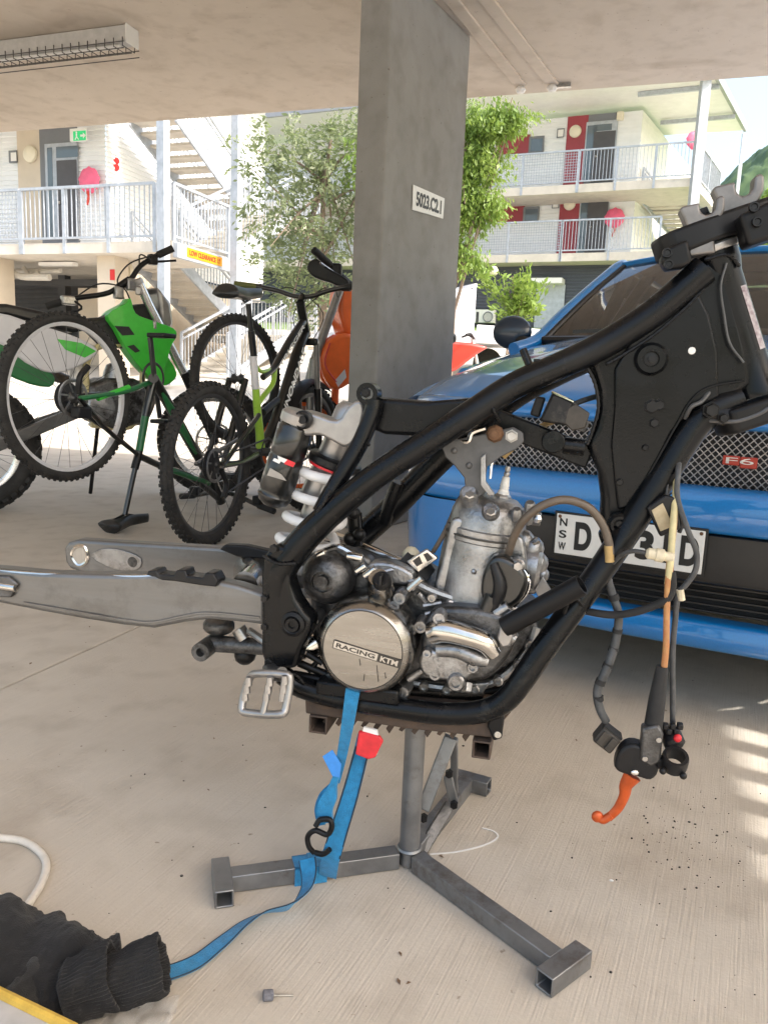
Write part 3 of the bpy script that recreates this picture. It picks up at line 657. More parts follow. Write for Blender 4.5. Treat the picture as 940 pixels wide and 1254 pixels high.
# undercroft
pil = LX(138, -.5); MB().box(pil + ez * (z0L + (z1 - .2 - z0L) / 2), (.42, .42, z1 - .2 - z0L - .004), (ea, ed, ez)).build('pier', 'beige_panel', lb, smooth=False)
pil = LX(0, -.5); MB().box(pil + ez * (z0L + (z1 - .2 - z0L) / 2), (.30, .42, z1 - .2 - z0L - .004), (ea, ed, ez)).build('pier', 'beige_panel', lb, smooth=False)
a_, b_ = LX(-190, -3.6), LX(132, -3.6)
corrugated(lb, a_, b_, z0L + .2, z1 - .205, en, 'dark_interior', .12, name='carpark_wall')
panel(lb, cornerW + ed * .3, cornerW + ed * 5.2, z0L + .2, z1 - .21, ea, -.1, 'beige_panel', 'carpark_side_wall')
panel(lb, LX(98, -3), LX(129, -3), z0L + .2, z1 - .5, en, .1, 'beige_panel', 'carpark_screen_wall')
def mid(x0, x1, off, z): return [LX(x0, off) + ez * z, LX(x1, off) + ez * z]
zs = z1 - .2
MB().tube(crom([LX(-30, -.8) + ez * (zs - .12), LX(10, -.8) + ez * (zs - .2), LX(25, -.8) + ez * (zs - .32), LX(60, -.8) + ez * (zs - .34)], 5), .07, 8).build('drain_pipe', 'pipe_white', lb)
MB().tube(mid(-30, 74, -1.1, zs - .16), .05, 8).build('drain_pipe', 'pipe_white', lb)
MB().tube(crom([LX(28, -1) + ez * (zs - .1), LX(36, -1) + ez * (zs - .3), LX(46, -1) + ez * (zs - .2)], 5), .05, 8).build('drain_pipe', 'pipe_white', lb)
MB().tube([LX(5, -.6) + ez * z0L, LX(5, -.6) + ez * (zs - .2)], .07, 8).build('drain_pipe', 'pipe_white', lb)
MB().bar(LX(50, -.9) + ez * (zs - .06), LX(92, -.9) + ez * (zs - .06), .16, .07, ez).build('carpark_light', 'white_trim', lb, smooth=False)
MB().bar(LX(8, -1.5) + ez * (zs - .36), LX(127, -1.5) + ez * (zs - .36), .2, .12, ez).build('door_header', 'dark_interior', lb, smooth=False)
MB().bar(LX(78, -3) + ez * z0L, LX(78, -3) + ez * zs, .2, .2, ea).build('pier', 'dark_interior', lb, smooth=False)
rectpx(lb, lambda x, y, o: LP(x, y, -.5 + o), 135, 330, 141, 343, .216, en, .01, 'sign_red', 'fire_sign')
MB().lathe([(0, .06), (.2, .06), (.24, 0)], LP(152, 333, -.9), en, 20).build('round_lamp', 'lamp_cover', lb)
# ------------------------------------------------------------ RIGHT BUILDING
YR = rad(23); ra = V((math.cos(YR), -math.sin(YR), 0)); rn = V((-math.sin(YR), -math.cos(YR), 0)); rd = -rn; rd2 = V((math.sin(rad(32)), math.cos(rad(32)), 0)); rn2 = V((rd2.y, -rd2.x, 0))
PQ = at_y(700, 310, 27.0)
def RP(px, py, off=0.0): return on_plane(px, py, PQ + rn * off, rn)
def RX(px, off=0.0, py=300): p = RP(px, py, off); return V((p.x, p.y, 0))
zA = PQ.z; zB = RP(700, 226).z; zR = zB + 2.62; z0R = 2.85
rb = thing('apartment_building', V((PQ.x, PQ.y, z0R)), 'white apartment building with maroon panels and two balcony levels above slate corrugated base', 'building')
def W_(off): return lambda px, py, o: RP(px, py, WOR + off + o)
WOR = -1.6
def rslab(x0, x1, depth, zt, th, name='floor_slab', m='slab_conc', front=0.0):
    a, b = RX(x0), RX(x1); P = [a + rn * front, b + rn * front, b + rd2 * depth, a + rd * depth]
    return MB().prism([V((p.x, p.y, zt)) for p in P], V((0, 0, -th))).build(name, m, rb, smooth=False)
rslab(250, 806, 9, zA, .26); rslab(250, 842, 4.0, zB, .26)
def rw(x0, x1, z0, z1_, m, corr=True, pyref=200):
    a, b = RX(x0, WOR, pyref), RX(x1, WOR, pyref)
    if corr: return corrugated(rb, a, b, z0, z1_, rn, m, .13, .006)
    return panel(rb, a, b, z0, z1_, rn, .04, m, 'wall_panel')
rw(250, 691, zB, zR, 'white_wall'); rw(691, 716, zB, zR, 'maroon_panel', False); rw(716, 752, zB, zR, 'grey_panel', False); rw(752, 781, zB, zR, 'white_wall')
rw(250, 684, zA, zB - .26, 'white_wall', True, 270); rw(684, 709, zA, zB - .26, 'maroon_panel', False, 270); rw(709, 743, zA, zB - .26, 'grey_panel', False, 270); rw(743, 775, zA, zB - .26, 'white_wall', True, 270)
cR = RX(781, WOR, 200); corrugated(rb, cR, cR + rd2 * 8, zB, zR, rn2, 'white_trim', .13, .008)
cR1 = RX(775, WOR, 270); corrugated(rb, cR1, cR1 + rd2 * 8, zA, zB - .26, rn2, 'white_trim', .13, .008)
for (P, y0, y1, fx, dx) in ((W_(0), 150, 221, 718, (718, 725, 727, 750)), (W_(0), 234, 309, 711, (711, 718, 720, 741))):
    rectpx(rb, P, dx[0], y0, dx[3], y1, .045, rn, .03, 'galv', 'door_frame')
    rectpx(rb, P, dx[0] + 1, y0 + 4, dx[1], y1, .076, rn, .006, 'pane', 'sidelight'); rectpx(rb, P, dx[2], y0 + 3, dx[3] - 1.5, y0 + 9, .076, rn, .006, 'pane', 'transom')
    d_ = rectpx(rb, P, dx[2], y0 + 12, dx[3] - 1.5, y1, .076, rn, .03, 'door_dark', 'door')
    MB().sphere(P(dx[2] + 2, (y0 + y1) / 2 + 6, .12), .04, 8).build('handle', 'bolt_steel', d_)
for (x0, x1, xs, y0, y1) in ((610, 665, 648, 168, 187), (598, 659, 641, 254, 272)):
    rectpx(rb, W_(0), x0, y0, xs, y1, .03, rn, .03, 'maroon_panel', 'window_panel')
    wf = rectpx(rb, W_(0), xs, y0, x1, y1, .03, rn, .05, 'grey_panel', 'window'); rectpx(rb, W_(0), xs + 2, y0 + 2, xs + 8, y1 - 2, .081, rn, .006, 'pane', 'pane').parent = wf
    rectpx(rb, W_(0), xs + 9, y0 + 2, x1 - 2, y1 - 2, .081, rn, .006, 'pane', 'pane').parent = wf
for (x, y) in ((704, 161), (697, 250)): MB().lathe([(0, .1), (.15, .09), (.2, .05), (.21, 0)], RP(x, y, WOR + .05), rn, 20).build('wall_lamp', 'lamp_cover', rb)
for (x, y) in ((686, 163), (680, 250)):
    rectpx(rb, W_(0), x - 4, y - 5, x + 4, y + 5, .03, rn, .03, 'grey_panel', 'notice_frame'); rectpx(rb, W_(0), x - 3, y - 4, x + 3, y + 4, .061, rn, .004, 'paper_white', 'notice')
for (x, y) in ((759, 142), (750, 236)): MB().box(RP(x, y, WOR + .1), (.22, .2, .26), (ra, rn, ez)).build('flood_lamp', 'lamp_cover', rb, smooth=False, bevel=.03)
railing(rb, RX(250) + ez * zB, RX(700) + ez * zB, 1.05, 'mesh', 8, .26); railing(rb, RX(701) + ez * zB, RX(841) + ez * zB, 1.05, 'bars', 3, .26)
e_ = RX(842); railing(rb, e_ + ez * zB + rd2 * .05, e_ + ez * zB + rd2 * 3.9, 1.05, 'bars', 2, .1)
railing(rb, RX(250) + ez * zA, RX(686) + ez * zA, 1.05, 'mesh', 8, .26); railing(rb, RX(687) + ez * zA, RX(806) + ez * zA, 1.05, 'bars', 2, .26)
pinkbag(RP(752, 267, WOR + .1), rn, .33, 'round pink cover on the middle level wall beside maroon panel')
pinkbag(on_plane(850, 172, RX(842) - ra * .3, rn2) , (rn * .8 + rn2 * .5).normalized(), .29, 'round pink cover hanging behind the top level rail beside thick steel post')
# roof: sloped sheet with deep overhang on the right
ro0, ro1 = RX(250, .9), RX(850, .9)
zr = zR + .12
MB().prism([V((p.x, p.y, z)) for p, z in ((ro0, zr), (ro1, zr), (ro1 + rd2 * 6.4, zr + .1), (ro0 + rd * 5.2, zr + .1))], V((0, 0, .14))).build('roof', 'white_trim', rb, smooth=False)
MB().bar(ro0 + ez * (zr + .1) + rn * .05, ro1 + ez * (zr + .1) + rn * .05, .1, .22, ez).build('gutter', 'roof_tin', rb, smooth=False)
MB().bar(ro1 + ez * (zr + .08), ro1 + rd2 * 6.4 + ez * (zr + .18), .1, .26, ez).build('barge_board', 'roof_tin', rb, smooth=False)
for k in (1.2, 4.2): MB().bar(ro1 + rd2 * k + ez * (zr - .06), ro1 + rd2 * k - ra * 2.4 + ez * (zr - .06), .1, .13, ez).build('rafter', 'galv', rb, smooth=False)
pg = RX(843, .35); t = thing('steel_post', V((pg.x, pg.y, z0R)), 'thick galvanised post holding the roof corner of the maroon panelled building', 'post')
MB().box(pg + ez * (z0R + (zr - z0R) / 2), (.26, .26, zr - z0R), (V((1, 0, 0)), V((0, 1, 0)), ez)).build('shaft', 'galv', t, smooth=False)
pg2 = RX(851, .3) + rd2 * 6.2; t = thing('steel_post', V((pg2.x, pg2.y, z0R)), 'thin galvanised post under the far roof corner of the maroon panelled building', 'post')
MB().box(pg2 + ez * (z0R + (zr - z0R) / 2 + .05), (.1, .1, zr - z0R + .1), (V((1, 0, 0)), V((0, 1, 0)), ez)).build('shaft', 'galv', t, smooth=False)
# stair between levels on the right end
s2 = thing('outdoor_stair', RX(812, -3) + ez * z0R, 'white outdoor stair under the top balcony of the maroon panelled building', 'stair')
cS = RX(812, -1.9, 260)
flight(s2, cS + rd * 3.3 + ez * (zA + 1.35) + ra * .9, cS + ez * (zB - .12), 1.5, ra, 9)
flight(s2, cS + ra * 1.9 + ez * zA, cS + rd * 3.3 + ra * 1.9 + ez * (zA + 1.35), 1.0, ra, 9, white=False)
# base storey
corrugated(rb, RX(250, -.9, 350), RX(830, -.9, 350), z0R - .3, zA - .26, rn, 'slate_sheet', .11, .03, name='base_cladding')
bd = lambda x, y, o: RP(x, y, -.9 + o)
rectpx(rb, bd, 657, 349, 688, 402, .04, rn, .04, 'galv', 'roller_door'); rectpx(rb, bd, 652, 343, 691, 349, .04, rn, .55, 'white_trim', 'awning')
MB().sphere(RP(604, 332, .35), .17, 14).build('globe_lamp', 'lamp_cover', rb)
for (x0, x1, lab) in ((573, 586, 'white air conditioner box with dark end beside slate wall'), (586, 607, 'white air conditioner with round fan grille beside slate wall')):
    t = thing('air_conditioner', RP((x0 + x1) / 2, 396, -.5), lab, 'air conditioner')
    b0 = rectpx(t, bd, x0, 380, x1 - .6, 396, .3, rn, .3, 'acu_white', 'casing')
    if x0 > 580: MB().torus(RP(597, 388, -.28), rn, .17, .02, 20, 6).build('fan_grille', 'grey_panel', t); MB().lathe([(0, .01), (.16, .01), (.17, 0)], RP(597, 388, -.292), rn, 20).build('fan', 'case_grey', t)
    else: rectpx(t, bd, 583, 382, 585.4, 395, .601, rn, .006, 'dark_interior', 'louvre')
# ============================================================ VEGETATION
def tree(name, base, top, lobes, nleaf, lsize, m, label, droop=0.7, seed=1, trunk_r=.09, lean=(0, 0), group=None, nlimb=12):
    rnd = random.Random(seed); base = V(base)
    t = thing(name, base, label, 'tree' if 'tree' in name else 'shrub', group)
    mb = MB(); tp = V((base.x + lean[0], base.y + lean[1], top))
    trunk = [base.lerp(tp, k / 5) + V((rnd.uniform(-.06, .06), rnd.uniform(-.06, .06), 0)) * (k > 0) for k in range(6)]
    mb.tube(crom(trunk, 3), [trunk_r, trunk_r * .35], 8)
    tips = []
    for i in range(nlimb):
        lo = lobes[i % len(lobes)]; c, r = V(lo[0]), lo[1]
        s = trunk[1].lerp(tp, rnd.uniform(.1, .9)); e = c + V((rnd.gauss(0, r * .45), rnd.gauss(0, r * .45), rnd.gauss(0, r * .35)))
        md = s.lerp(e, .5) + V((0, 0, r * .15)); mb.tube(crom([s, md, e], 4), [trunk_r * .4, trunk_r * .08], 5); tips.append((s, md, e))
    mb.build('trunk', 'bark', t)
    # sprays of leaves
    lv = []; lf = []
    tot = sum(l[1] ** 2 * l[2] for l in lobes)
    for lo in lobes:
        c, r = V(lo[0]), lo[1]; k = int(nleaf * r * r * lo[2] / tot); ncl = max(6, k // 26)
        for q in range(ncl):
            d = V((rnd.gauss(0, 1), rnd.gauss(0, 1), rnd.gauss(0, 1))).normalized() * (r * rnd.random() ** .4 * rnd.uniform(.75, 1.2))
            cc_ = c + V((d.x, d.y, d.z * lo[3]))
            ax = V((rnd.gauss(0, .6), rnd.gauss(0, .6), -droop + rnd.gauss(0, .35))).normalized(); spr = .16
            for w in range(26):
                tt = rnd.random(); p = cc_ + ax * (tt * spr * 1.6) + V((rnd.gauss(0, spr * .35), rnd.gauss(0, spr * .35), rnd.gauss(0, spr * .3)))
                ls_ = lsize * (.55 + .9 * rnd.random() ** 2)
                ld = (ax + V((rnd.gauss(0, .55), rnd.gauss(0, .55), rnd.gauss(0, .45) - droop * .3))).normalized(); s_ = ld.cross(V((rnd.gauss(0, 1), rnd.gauss(0, 1), rnd.gauss(0, 1)))).normalized()
                L = ls_; wd = L * .2; o = len(lv)
                lv += [p, p + ld * L * .5 + s_ * wd, p + ld * L, p + ld * L * .5 - s_ * wd]; lf.append((o, o + 1, o + 2, o + 3))
    mb = MB(); mb.v = lv; mb.f = lf
    stuff(mb.build('crown', m, t, smooth=False, fixn=False)); return t
def A(px, py, y): return at_y(px, py, y)
tree('gum_tree', V((A(395, 400, 13).x, 13, terrain(A(395, 400, 13).x, 13))), A(380, 160, 13).z,
     [(A(355, 205, 13), .85, 1, .8), (A(405, 195, 13), .85, 1, .9), (A(330, 270, 12.7), .55, .9, .8), (A(385, 280, 13), .9, 1, .8), (A(425, 260, 13.2), .8, 1, 1), (A(345, 320, 12.8), .5, 1, .6), (A(400, 335, 13), .6, 1, .6), (A(428, 165, 13.2), .6, 1, .6), (A(315, 190, 12.7), .4, .8, .8), (A(365, 365, 12.8), .45, 1, .6), (A(420, 380, 13), .5, 1, .6), (A(335, 350, 13), .35, 1, .7)],
     11000, .10, 'leaf_olive', 'pale olive leafed tree growing between outdoor stair and concrete column', .25, 3, .07)
tree('gum_tree', V((A(548, 420, 12).x, 12, terrain(A(548, 420, 12).x, 12))), A(560, 130, 12).z,
     [(A(595, 145, 12), .45, 1.3, .6), (A(626, 138, 11.8), .24, 1.5, .6), (A(585, 195, 12), .42, 1.3, .8), (A(560, 190, 12.4), .55, 1, 1), (A(604, 240, 11.9), .24, 1.4, .8), (A(575, 250, 12), .35, 1.1, .8), (A(562, 300, 12), .30, 1, .8), (A(582, 315, 11.8), .14, 1.3, 1), (A(530, 230, 12.6), .8, .9, 1), (A(490, 190, 12.6), .8, .8, 1)],
     26000, .085, 'leaf_green', 'bright green weeping tree growing close behind the concrete column', 1.1, 5, .08)
sb = A(627, 392, 15); sb = V((sb.x, 15, terrain(sb.x, 15) - .2))
tree('young_shrub', sb, A(628, 338, 15).z, [(A(610, 352, 15), .22, 1, 1.2), (A(632, 362, 15), .3, 1, 1), (A(648, 365, 15), .24, 1, 1.3), (A(625, 385, 15), .32, 1, .7), (A(645, 385, 15), .28, 1, .8)],
     1900, .13, 'leaf_green', 'young sparse green shrub growing in front of slate corrugated wall', -.5, 9, .03)
tree('gum_tree', V((A(985, 380, 22).x, 22, 1.6)), A(985, 260, 22).z, [(A(960, 305, 22), .9, 1, .7), (A(980, 260, 22), 1.3, 1, .9), (A(950, 275, 22), .6, 1, .6), (A(925, 300, 22), .5, 1, .6)],
     5000, .2, 'leaf_green', 'bright green tree rising behind the blue car roof', .4, 11, .1)
# far wooded hill
mb = MB()
def hillf(u, v):
    x = 40 + 330 * u; y = 230 + 160 * v
    h = 112 * math.exp(-((x - 255) / 150) ** 2) * math.exp(-((y - 320) / 70) ** 2) + 30 * math.exp(-((x - 150) / 60) ** 2) * math.exp(-((y - 330) / 60) ** 2)
    h += 3.0 * NZ.fractal(V((x * .06, y * .06, 3)), 1.0, 2.0, 4) + 1.3 * NZ.noise(V((x * .3, y * .3, 1))) + 0.9 * NZ.noise(V((x * .85, y * .85, 5)))
    return V((x, y, 3 + max(-4, h)))
mb.grid(hillf, 330, 150); hl = structure(mb.build('hill', 'leaf_dark', fixn=False))
# ============================================================ BARE MOTORCYCLE CHASSIS ON ITS STAND
TH = rad(12)
O_ = gz(500, 1058); O_.z = 0
bu = V((math.cos(TH), -math.sin(TH), 0)); bv = V((-math.sin(TH), -math.cos(TH), 0))
def B(px, py, v=0.0): return on_plane(px, py, O_ + bv * v, bv)
def BP(pts, v=0.0): return [B(p[0], p[1], p[2] if len(p) > 2 else v) for p in pts]
def bm(px, py, v, n): return pxm(B(px, py, v), n)
ch = thing('motorcycle_chassis', V((O_.x, O_.y, .27)), 'stripped black motorcycle frame with bare engine and swingarm held on a steel stand', 'motorcycle')
def P_(name, mb, m, parent=None, **k): return mb.build(name, m, parent or ch, **k)
def bolt(c, ax, r, h, m='bolt_steel', parent=None, name='bolt', hexa=True):
    mb = MB().lathe([(r * 1.25, 0), (r * 1.25, h * .25), (r, h * .25), (r, h * .9), (r * .85, h)], c, ax, 6 if hexa else 14)
    return P_(name, mb, m, parent, sharp=25)
def rblock(poly, v0, v1): return MB().prismf(BP(poly, v0), bv * (v1 - v0))
# ---- frame: near spar, far spar, head gusset, down tube and cradle
fr = P_('near_spar', MB().tube(crom(BP([(862, 330, .028), (800, 383, .03), (735, 424, .035), (680, 450, .05), (630, 472, .065), (580, 504, .08), (530, 537, .09), (460, 583, .10), (400, 633, .105), (366, 668, .108), (346, 697, .11), (340, 730, .11)]), 5), [.020, .0195, .019, .0185, .0185, .0185, .0185, .0185, .0195, .021, .022, .02], 18), 'frame_black')
P_('far_spar', MB().tube(crom(BP([(735, 430, -.03), (680, 455, -.05), (620, 490, -.07), (545, 556, -.09), (480, 622, -.10), (437, 662, -.10), (415, 690, -.10), (408, 740, -.10)]), 5), .022, 14), 'frame_black')
# gusset: swept plates welded to spar, head tube and down tube
gpoly = [(858, 318), (838, 340), (800, 372), (742, 412), (716, 440), (724, 455), (731, 478), (732, 500), (727, 522), (716, 542), (722, 556), (732, 580), (736, 610), (735, 640), (748, 662), (772, 660), (800, 610), (832, 560), (852, 524), (872, 503), (905, 486), (925, 470), (918, 420), (900, 350), (885, 310)]
gus = P_('head_gusset', rblock(gpoly, -.024, .026), 'frame_black', bevel=.012, bseg=4)
# raised inner pressing and weld seams whose paler grey holds their highlights
rp = [(850, 350), (812, 385), (770, 420), (752, 452), (752, 500), (748, 545), (752, 590), (756, 625), (775, 620), (800, 575), (822, 530), (846, 502), (880, 486), (878, 430), (868, 385)]
P_('pressing', rblock(rp, .026, .033), 'frame_black', gus, bevel=.006, bseg=3)
P_('seam_highlight', MB().tube(crom(BP([(889, 322, .034), (882, 350, .036), (886, 385, .036), (893, 420, .036), (910, 444, .036)]), 6), .0016, 6), 'stay_grey', gus)
P_('seam_highlight', MB().tube(crom(BP([(910, 466, .036), (868, 474, .036), (846, 490, .036), (828, 520, .036), (800, 570, .036), (770, 622, .036)]), 6), .0015, 6), 'frame_satin', gus)
P_('mount_boss', MB().lathe([(.022, 0), (.022, .006), (.018, .011), (.0105, .011), (.0105, .004), (0, .004)], B(796, 440, .03), bv, 24), 'frame_black', gus)
P_('boss_bore', MB().lathe([(0, .0), (.009, .0), (.0095, .0045), (.004, .005), (.004, .009), (0, .009)], B(796, 440, .032), bv, 14), 'dark_bolt', gus)
P_('drain_hole', MB().lathe([(0, .0012), (.0045, .001), (.005, 0)], B(846.5, 429.5, .0335), bv, 12), 'paper_white', gus)
for (x, y, r) in ((797, 498, .009), (806, 496, .007), (800, 518, .006), (758, 590, .005), (789, 548, .004)): bolt(B(x, y, .031), bv, r, .008, 'dark_bolt', gus)
P_('cable_guide', MB().tube(crom(BP([(868, 480, .03), (858, 492, .04), (846, 498, .042), (838, 512, .03)]), 5), .003, 8), 'stay_grey', gus)
# head tube with bearing ring
h0, h1 = B(874, 312, 0), B(926, 480, 0); hax = (h0 - h1).normalized()
P_('head_tube', MB().lathe([(.030, -.004), (.030, .004), (.027, .01), (.0265, .05), (.0265, (h0 - h1).length - .03), (.030, (h0 - h1).length - .014), (.030, (h0 - h1).length + .002)], h1, hax, 32), 'frame_black')
hx1, hy1, hz1 = frame_of(hax, bv)
P_('worn_label', MB().grid(lambda u, v: h1.lerp(h0, .28 + .45 * v) + (hx1 * math.cos(.55 + .45 * u) + (hy1 if hy1.dot(bu) > 0 else -hy1) * math.sin(.55 + .45 * u)) * .0270, 6, 10), 'worn_label')
P_('bearing_seal', MB().lathe([(.033, 0), (.0345, .002), (.0345, .008), (.031, .011)], h0 + hax * .001, hax, 32), 'anod_grey')
# top triple clamp: turned on the steering axis
sd = B(918, 246, 0) - B(822, 318, 0); sd = (B(935, 262, .02) - B(826, 318, .05)); sd = (sd - hax * sd.dot(hax)).normalized(); fo = hax.cross(sd).normalized()
if fo.dot(bv) < 0: fo = -fo
tcC = h0 + hax * .026
tcl = [(-.062, -.03), (-.072, -.012), (-.071, .016), (-.06, .03), (-.04, .034), (0, .040), (.05, .034), (.09, .03), (.112, .02), (.12, 0), (.112, -.024), (.09, -.034), (.045, -.026), (0, -.032), (-.04, -.026)]
tc_ = P_('top_clamp', MB().prism([tcC + sd * a + fo * b - hax * .013 for a, b in tcl], hax * .032), 'frame_satin', bevel=.005, bseg=3)
for a in (-.092, -.070): pass
e_l = B(822, 326, .045)
P_('fork_pinch', MB().prismf(BP([(808, 318), (815, 303), (842, 292), (848, 318), (840, 326), (815, 331)], .03), bv * .03), 'frame_satin', tc_, bevel=.005, bseg=3)
for (x, y) in ((816, 310), (818, 324)): P_('pinch_bolt', MB().lathe([(0, .003), (.0035, .003), (.0042, .005), (.006, .005), (.0065, 0)], B(x, y, .061), bv, 12), 'dark_bolt', tc_)
P_('fork_pinch', MB().prismf(BP([(905, 262), (955, 240), (965, 285), (915, 302)], .02), bv * .045), 'frame_satin', tc_, bevel=.006, bseg=3)
for (x, y) in ((922, 254), (926, 272)): P_('pinch_bolt', MB().lathe([(0, .003), (.0035, .003), (.0042, .005), (.006, .005), (.0065, 0)], B(x, y, .066), bv, 12), 'dark_bolt', tc_)
P_('stem_nut', MB().lathe([(.017, 0), (.017, .006), (.011, .009), (.010, .018), (0, .018)], tcC + hax * .018, hax, 6), 'dark_bolt', tc_, sharp=25)
# bar mounts: two saddle shaped risers
def bar_mount(c, s, dirx, diry, off):
    pts = [(-13, 46), (-5, 30), (-13, -2), (-20, -18), (-19, -24), (8, -30), (7, -24), (9, -16), (16, -12), (24, -15), (29, -22), (30, -36), (38, -41), (43, -36), (42, -20), (34, -2), (26, 8), (30, 40)]
    P = [B(c[0] + x * s, c[1] + y * s, off) for x, y in pts]
    return P_('bar_mount', MB().prismf(P, bv * .026), 'bar_grey', None, bevel=.0035, bseg=3)
bar_mount((850, 274), .88, 0, 0, .012); bar_mount((893, 252), 1.0, 0, 0, -.018)
# lower triple clamp (bottom yoke) with stem
lc = h1 - hax * .012
P_('bottom_clamp', MB().prism([lc + sd * a * .9 + fo * b - hax * .03 for a, b in tcl], hax * .034), 'frame_satin', bevel=.006, bseg=3)
P_('bottom_clamp_skirt', MB().tube(crom([B(862, 505, .03), B(890, 510, .03), B(918, 505, .03), B(938, 494, .03)], 5), [.011, .013, .012, .009], 10, flat=.7), 'frame_satin')
P_('clamp_lip', MB().tube(crom([B(868, 515, .035), B(900, 516, .04), B(926, 508, .04), B(940, 500, .04)], 5), .003, 8), 'stay_grey')
bolt(B(869, 502, .045), bv, .009, .016, 'dark_bolt'); bolt(B(884, 512, .042), bv, .006, .012, 'dark_bolt')
# down tube and near cradle rail
P_('down_tube', MB().tube(crom(BP([(905, 488, .01), (872, 502, .016), (846, 527, .02), (808, 588, .03), (770, 646, .04), (738, 694, .055), (702, 744, .075), (664, 796, .09), (638, 834, .098), (618, 858, .10), (590, 871, .10), (545, 874, .10), (480, 866, .10), (420, 856, .10), (370, 842, .10), (345, 826, .105)]), 5), [.0205, .021, .0205, .020, .0195, .0185, .018, .0175, .017, .0165, .0165, .016, .016, .016, .016, .015], 16), 'frame_black')
P_('cradle_rail', MB().tube(crom(BP([(745, 690, .02), (712, 735, -.03), (676, 784, -.07), (650, 820, -.085), (628, 838, -.09), (595, 846, -.09), (540, 846, -.09), (470, 840, -.09), (410, 830, -.09)]), 5), .016, 14), 'frame_black')
P_('rail_shoe', MB().bar(B(390, 838, .105), B(490, 851, .105), .03, .022, ez), 'frame_black', bevel=.004)
# brace stub sticking out of the down tube (cut tube, open end)
a, b = B(618, 768, .10), B(712, 716, .12); ax = (b - a).normalized(); ln = (b - a).length; R_ = .0145
P_('brace_tube', MB().lathe([(.0, 0), (R_, 0), (R_, ln), (R_ - .003, ln), (R_ - .003, ln - .06), (0, ln - .06)], a, ax, 20), 'frame_satin')
# joint boss on down tube
bs_ = P_('joint_boss', MB().lathe([(.016, 0), (.016, .012), (.012, .016), (.0085, .016), (.0085, .010), (0, .010)], B(757, 641, .035), bv, 20), 'frame_black'); bolt(B(757, 641, .047), bv, .005, .006, 'dark_bolt', bs_)
P_('joint_lug', rblock([(742, 640), (752, 628), (772, 640), (764, 668), (738, 672), (732, 655)], .012, .034), 'frame_black', bevel=.004)
# cross bar with CDI coil behind the spar
P_('coil_bracket', MB().bar(B(606, 515, .0), B(722, 560, .0), .02, .034, ez), 'frame_black', bevel=.003)
P_('cross_tube', MB().cyl(B(677, 541, -.03), B(677, 541, .035), .0165, 20), 'frame_black', bevel=.002)
P_('spar_lug', MB().tube(BP([(690, 545, .02), (715, 548, .02)]), .012, 10), 'frame_black')
P_('ignition_coil', MB().prismf(BP([(664, 506), (676, 480), (702, 492), (694, 522), (660, 516)], .0), bv * .035), 'black_plastic', bevel=.004)
P_('coil_core', MB().prismf(BP([(694, 500), (704, 494), (722, 506), (716, 524), (700, 528), (690, 518)], .005), bv * .03), 'connector_brown', bevel=.002)
P_('coil_mount', MB().prismf(BP([(648, 508), (656, 485), (668, 487), (660, 512)], -.005), bv * .02), 'black_plastic', bevel=.003)
P_('coil_plug', MB().prismf(BP([(706, 514), (722, 516), (716, 530), (702, 526)], .01), bv * .02), 'cast_dark', bevel=.001)
P_('coil_edge', MB().tube(BP([(675, 480, .036), (702, 492, .036)]), .0018, 6), 'chrome')
P_('coil_lead', MB().tube(crom(BP([(700, 496, 0), (715, 490, -.01), (735, 484, -.02)]), 5), .004, 8), 'loom_grey')
P_('mesh_clip', MB().bar(B(702, 568, -.01), B(716, 552, -.01), .014, .012, bv), 'dark_bolt', bevel=.001)
# seat bracket bar and subframe strut
P_('shock_cross_bar', MB().prismf(BP([(441, 492), (455, 487), (520, 492), (580, 487), (590, 492), (560, 512), (520, 535), (470, 532), (445, 522)], -.03), bv * .08), 'frame_black', bevel=.006, bseg=3)
P_('subframe_strut', MB().tube(crom(BP([(458, 490, .06), (456, 505, .062), (442, 540, .07), (424, 572, .08), (404, 606, .09), (392, 628, .10)]), 5), .0125, 14), 'frame_black')
ey = P_('subframe_eye', MB().lathe([(.0155, 0), (.0155, .03), (.009, .03), (.009, .0), (.0155, 0)], B(455, 482, .04), bv, 18), 'frame_black'); bolt(B(448, 481, .07), bv, .006, .005, 'dark_bolt', ey)
P_('peg', MB().tube(BP([(640, 428, .04), (648, 448, .045)]), .0055, 10), 'frame_black')
bolt(B(657, 446, .055), ez, .005, .007, 'dark_bolt')
# swingarm pivot plate
pp = [(355, 672), (338, 666), (323, 680), (319, 705), (320, 760), (319, 800), (324, 814), (336, 822), (362, 819), (369, 795), (379, 775), (382, 760), (372, 750), (362, 735), (355, 715), (354, 702), (360, 688), (368, 678)]
pv = P_('pivot_plate', rblock(pp, .088, .128), 'frame_black', bevel=.007, bseg=3)
P_('pivot_boss', MB().lathe([(.018, 0), (.018, .004), (.013, .006), (.010, .004), (.010, .007), (.0055, .007), (.0055, .003), (0, .003)], B(359, 764, .128), bv, 20), 'frame_satin', pv)
bolt(B(336, 672, .128), bv, .006, .006, 'dark_bolt', pv); bolt(B(330, 811, .128), bv, .0065, .006, 'dark_bolt', pv)
for (x, y) in ((324, 733), (324, 768)): bolt(B(x, y, .128), bv, .005, .004, 'dark_bolt', pv)
P_('far_pivot_plate', MB().prismf(BP([(390, 680), (420, 680), (425, 760), (400, 800), (380, 790)], -.115), bv * .03), 'frame_black', bevel=.005)
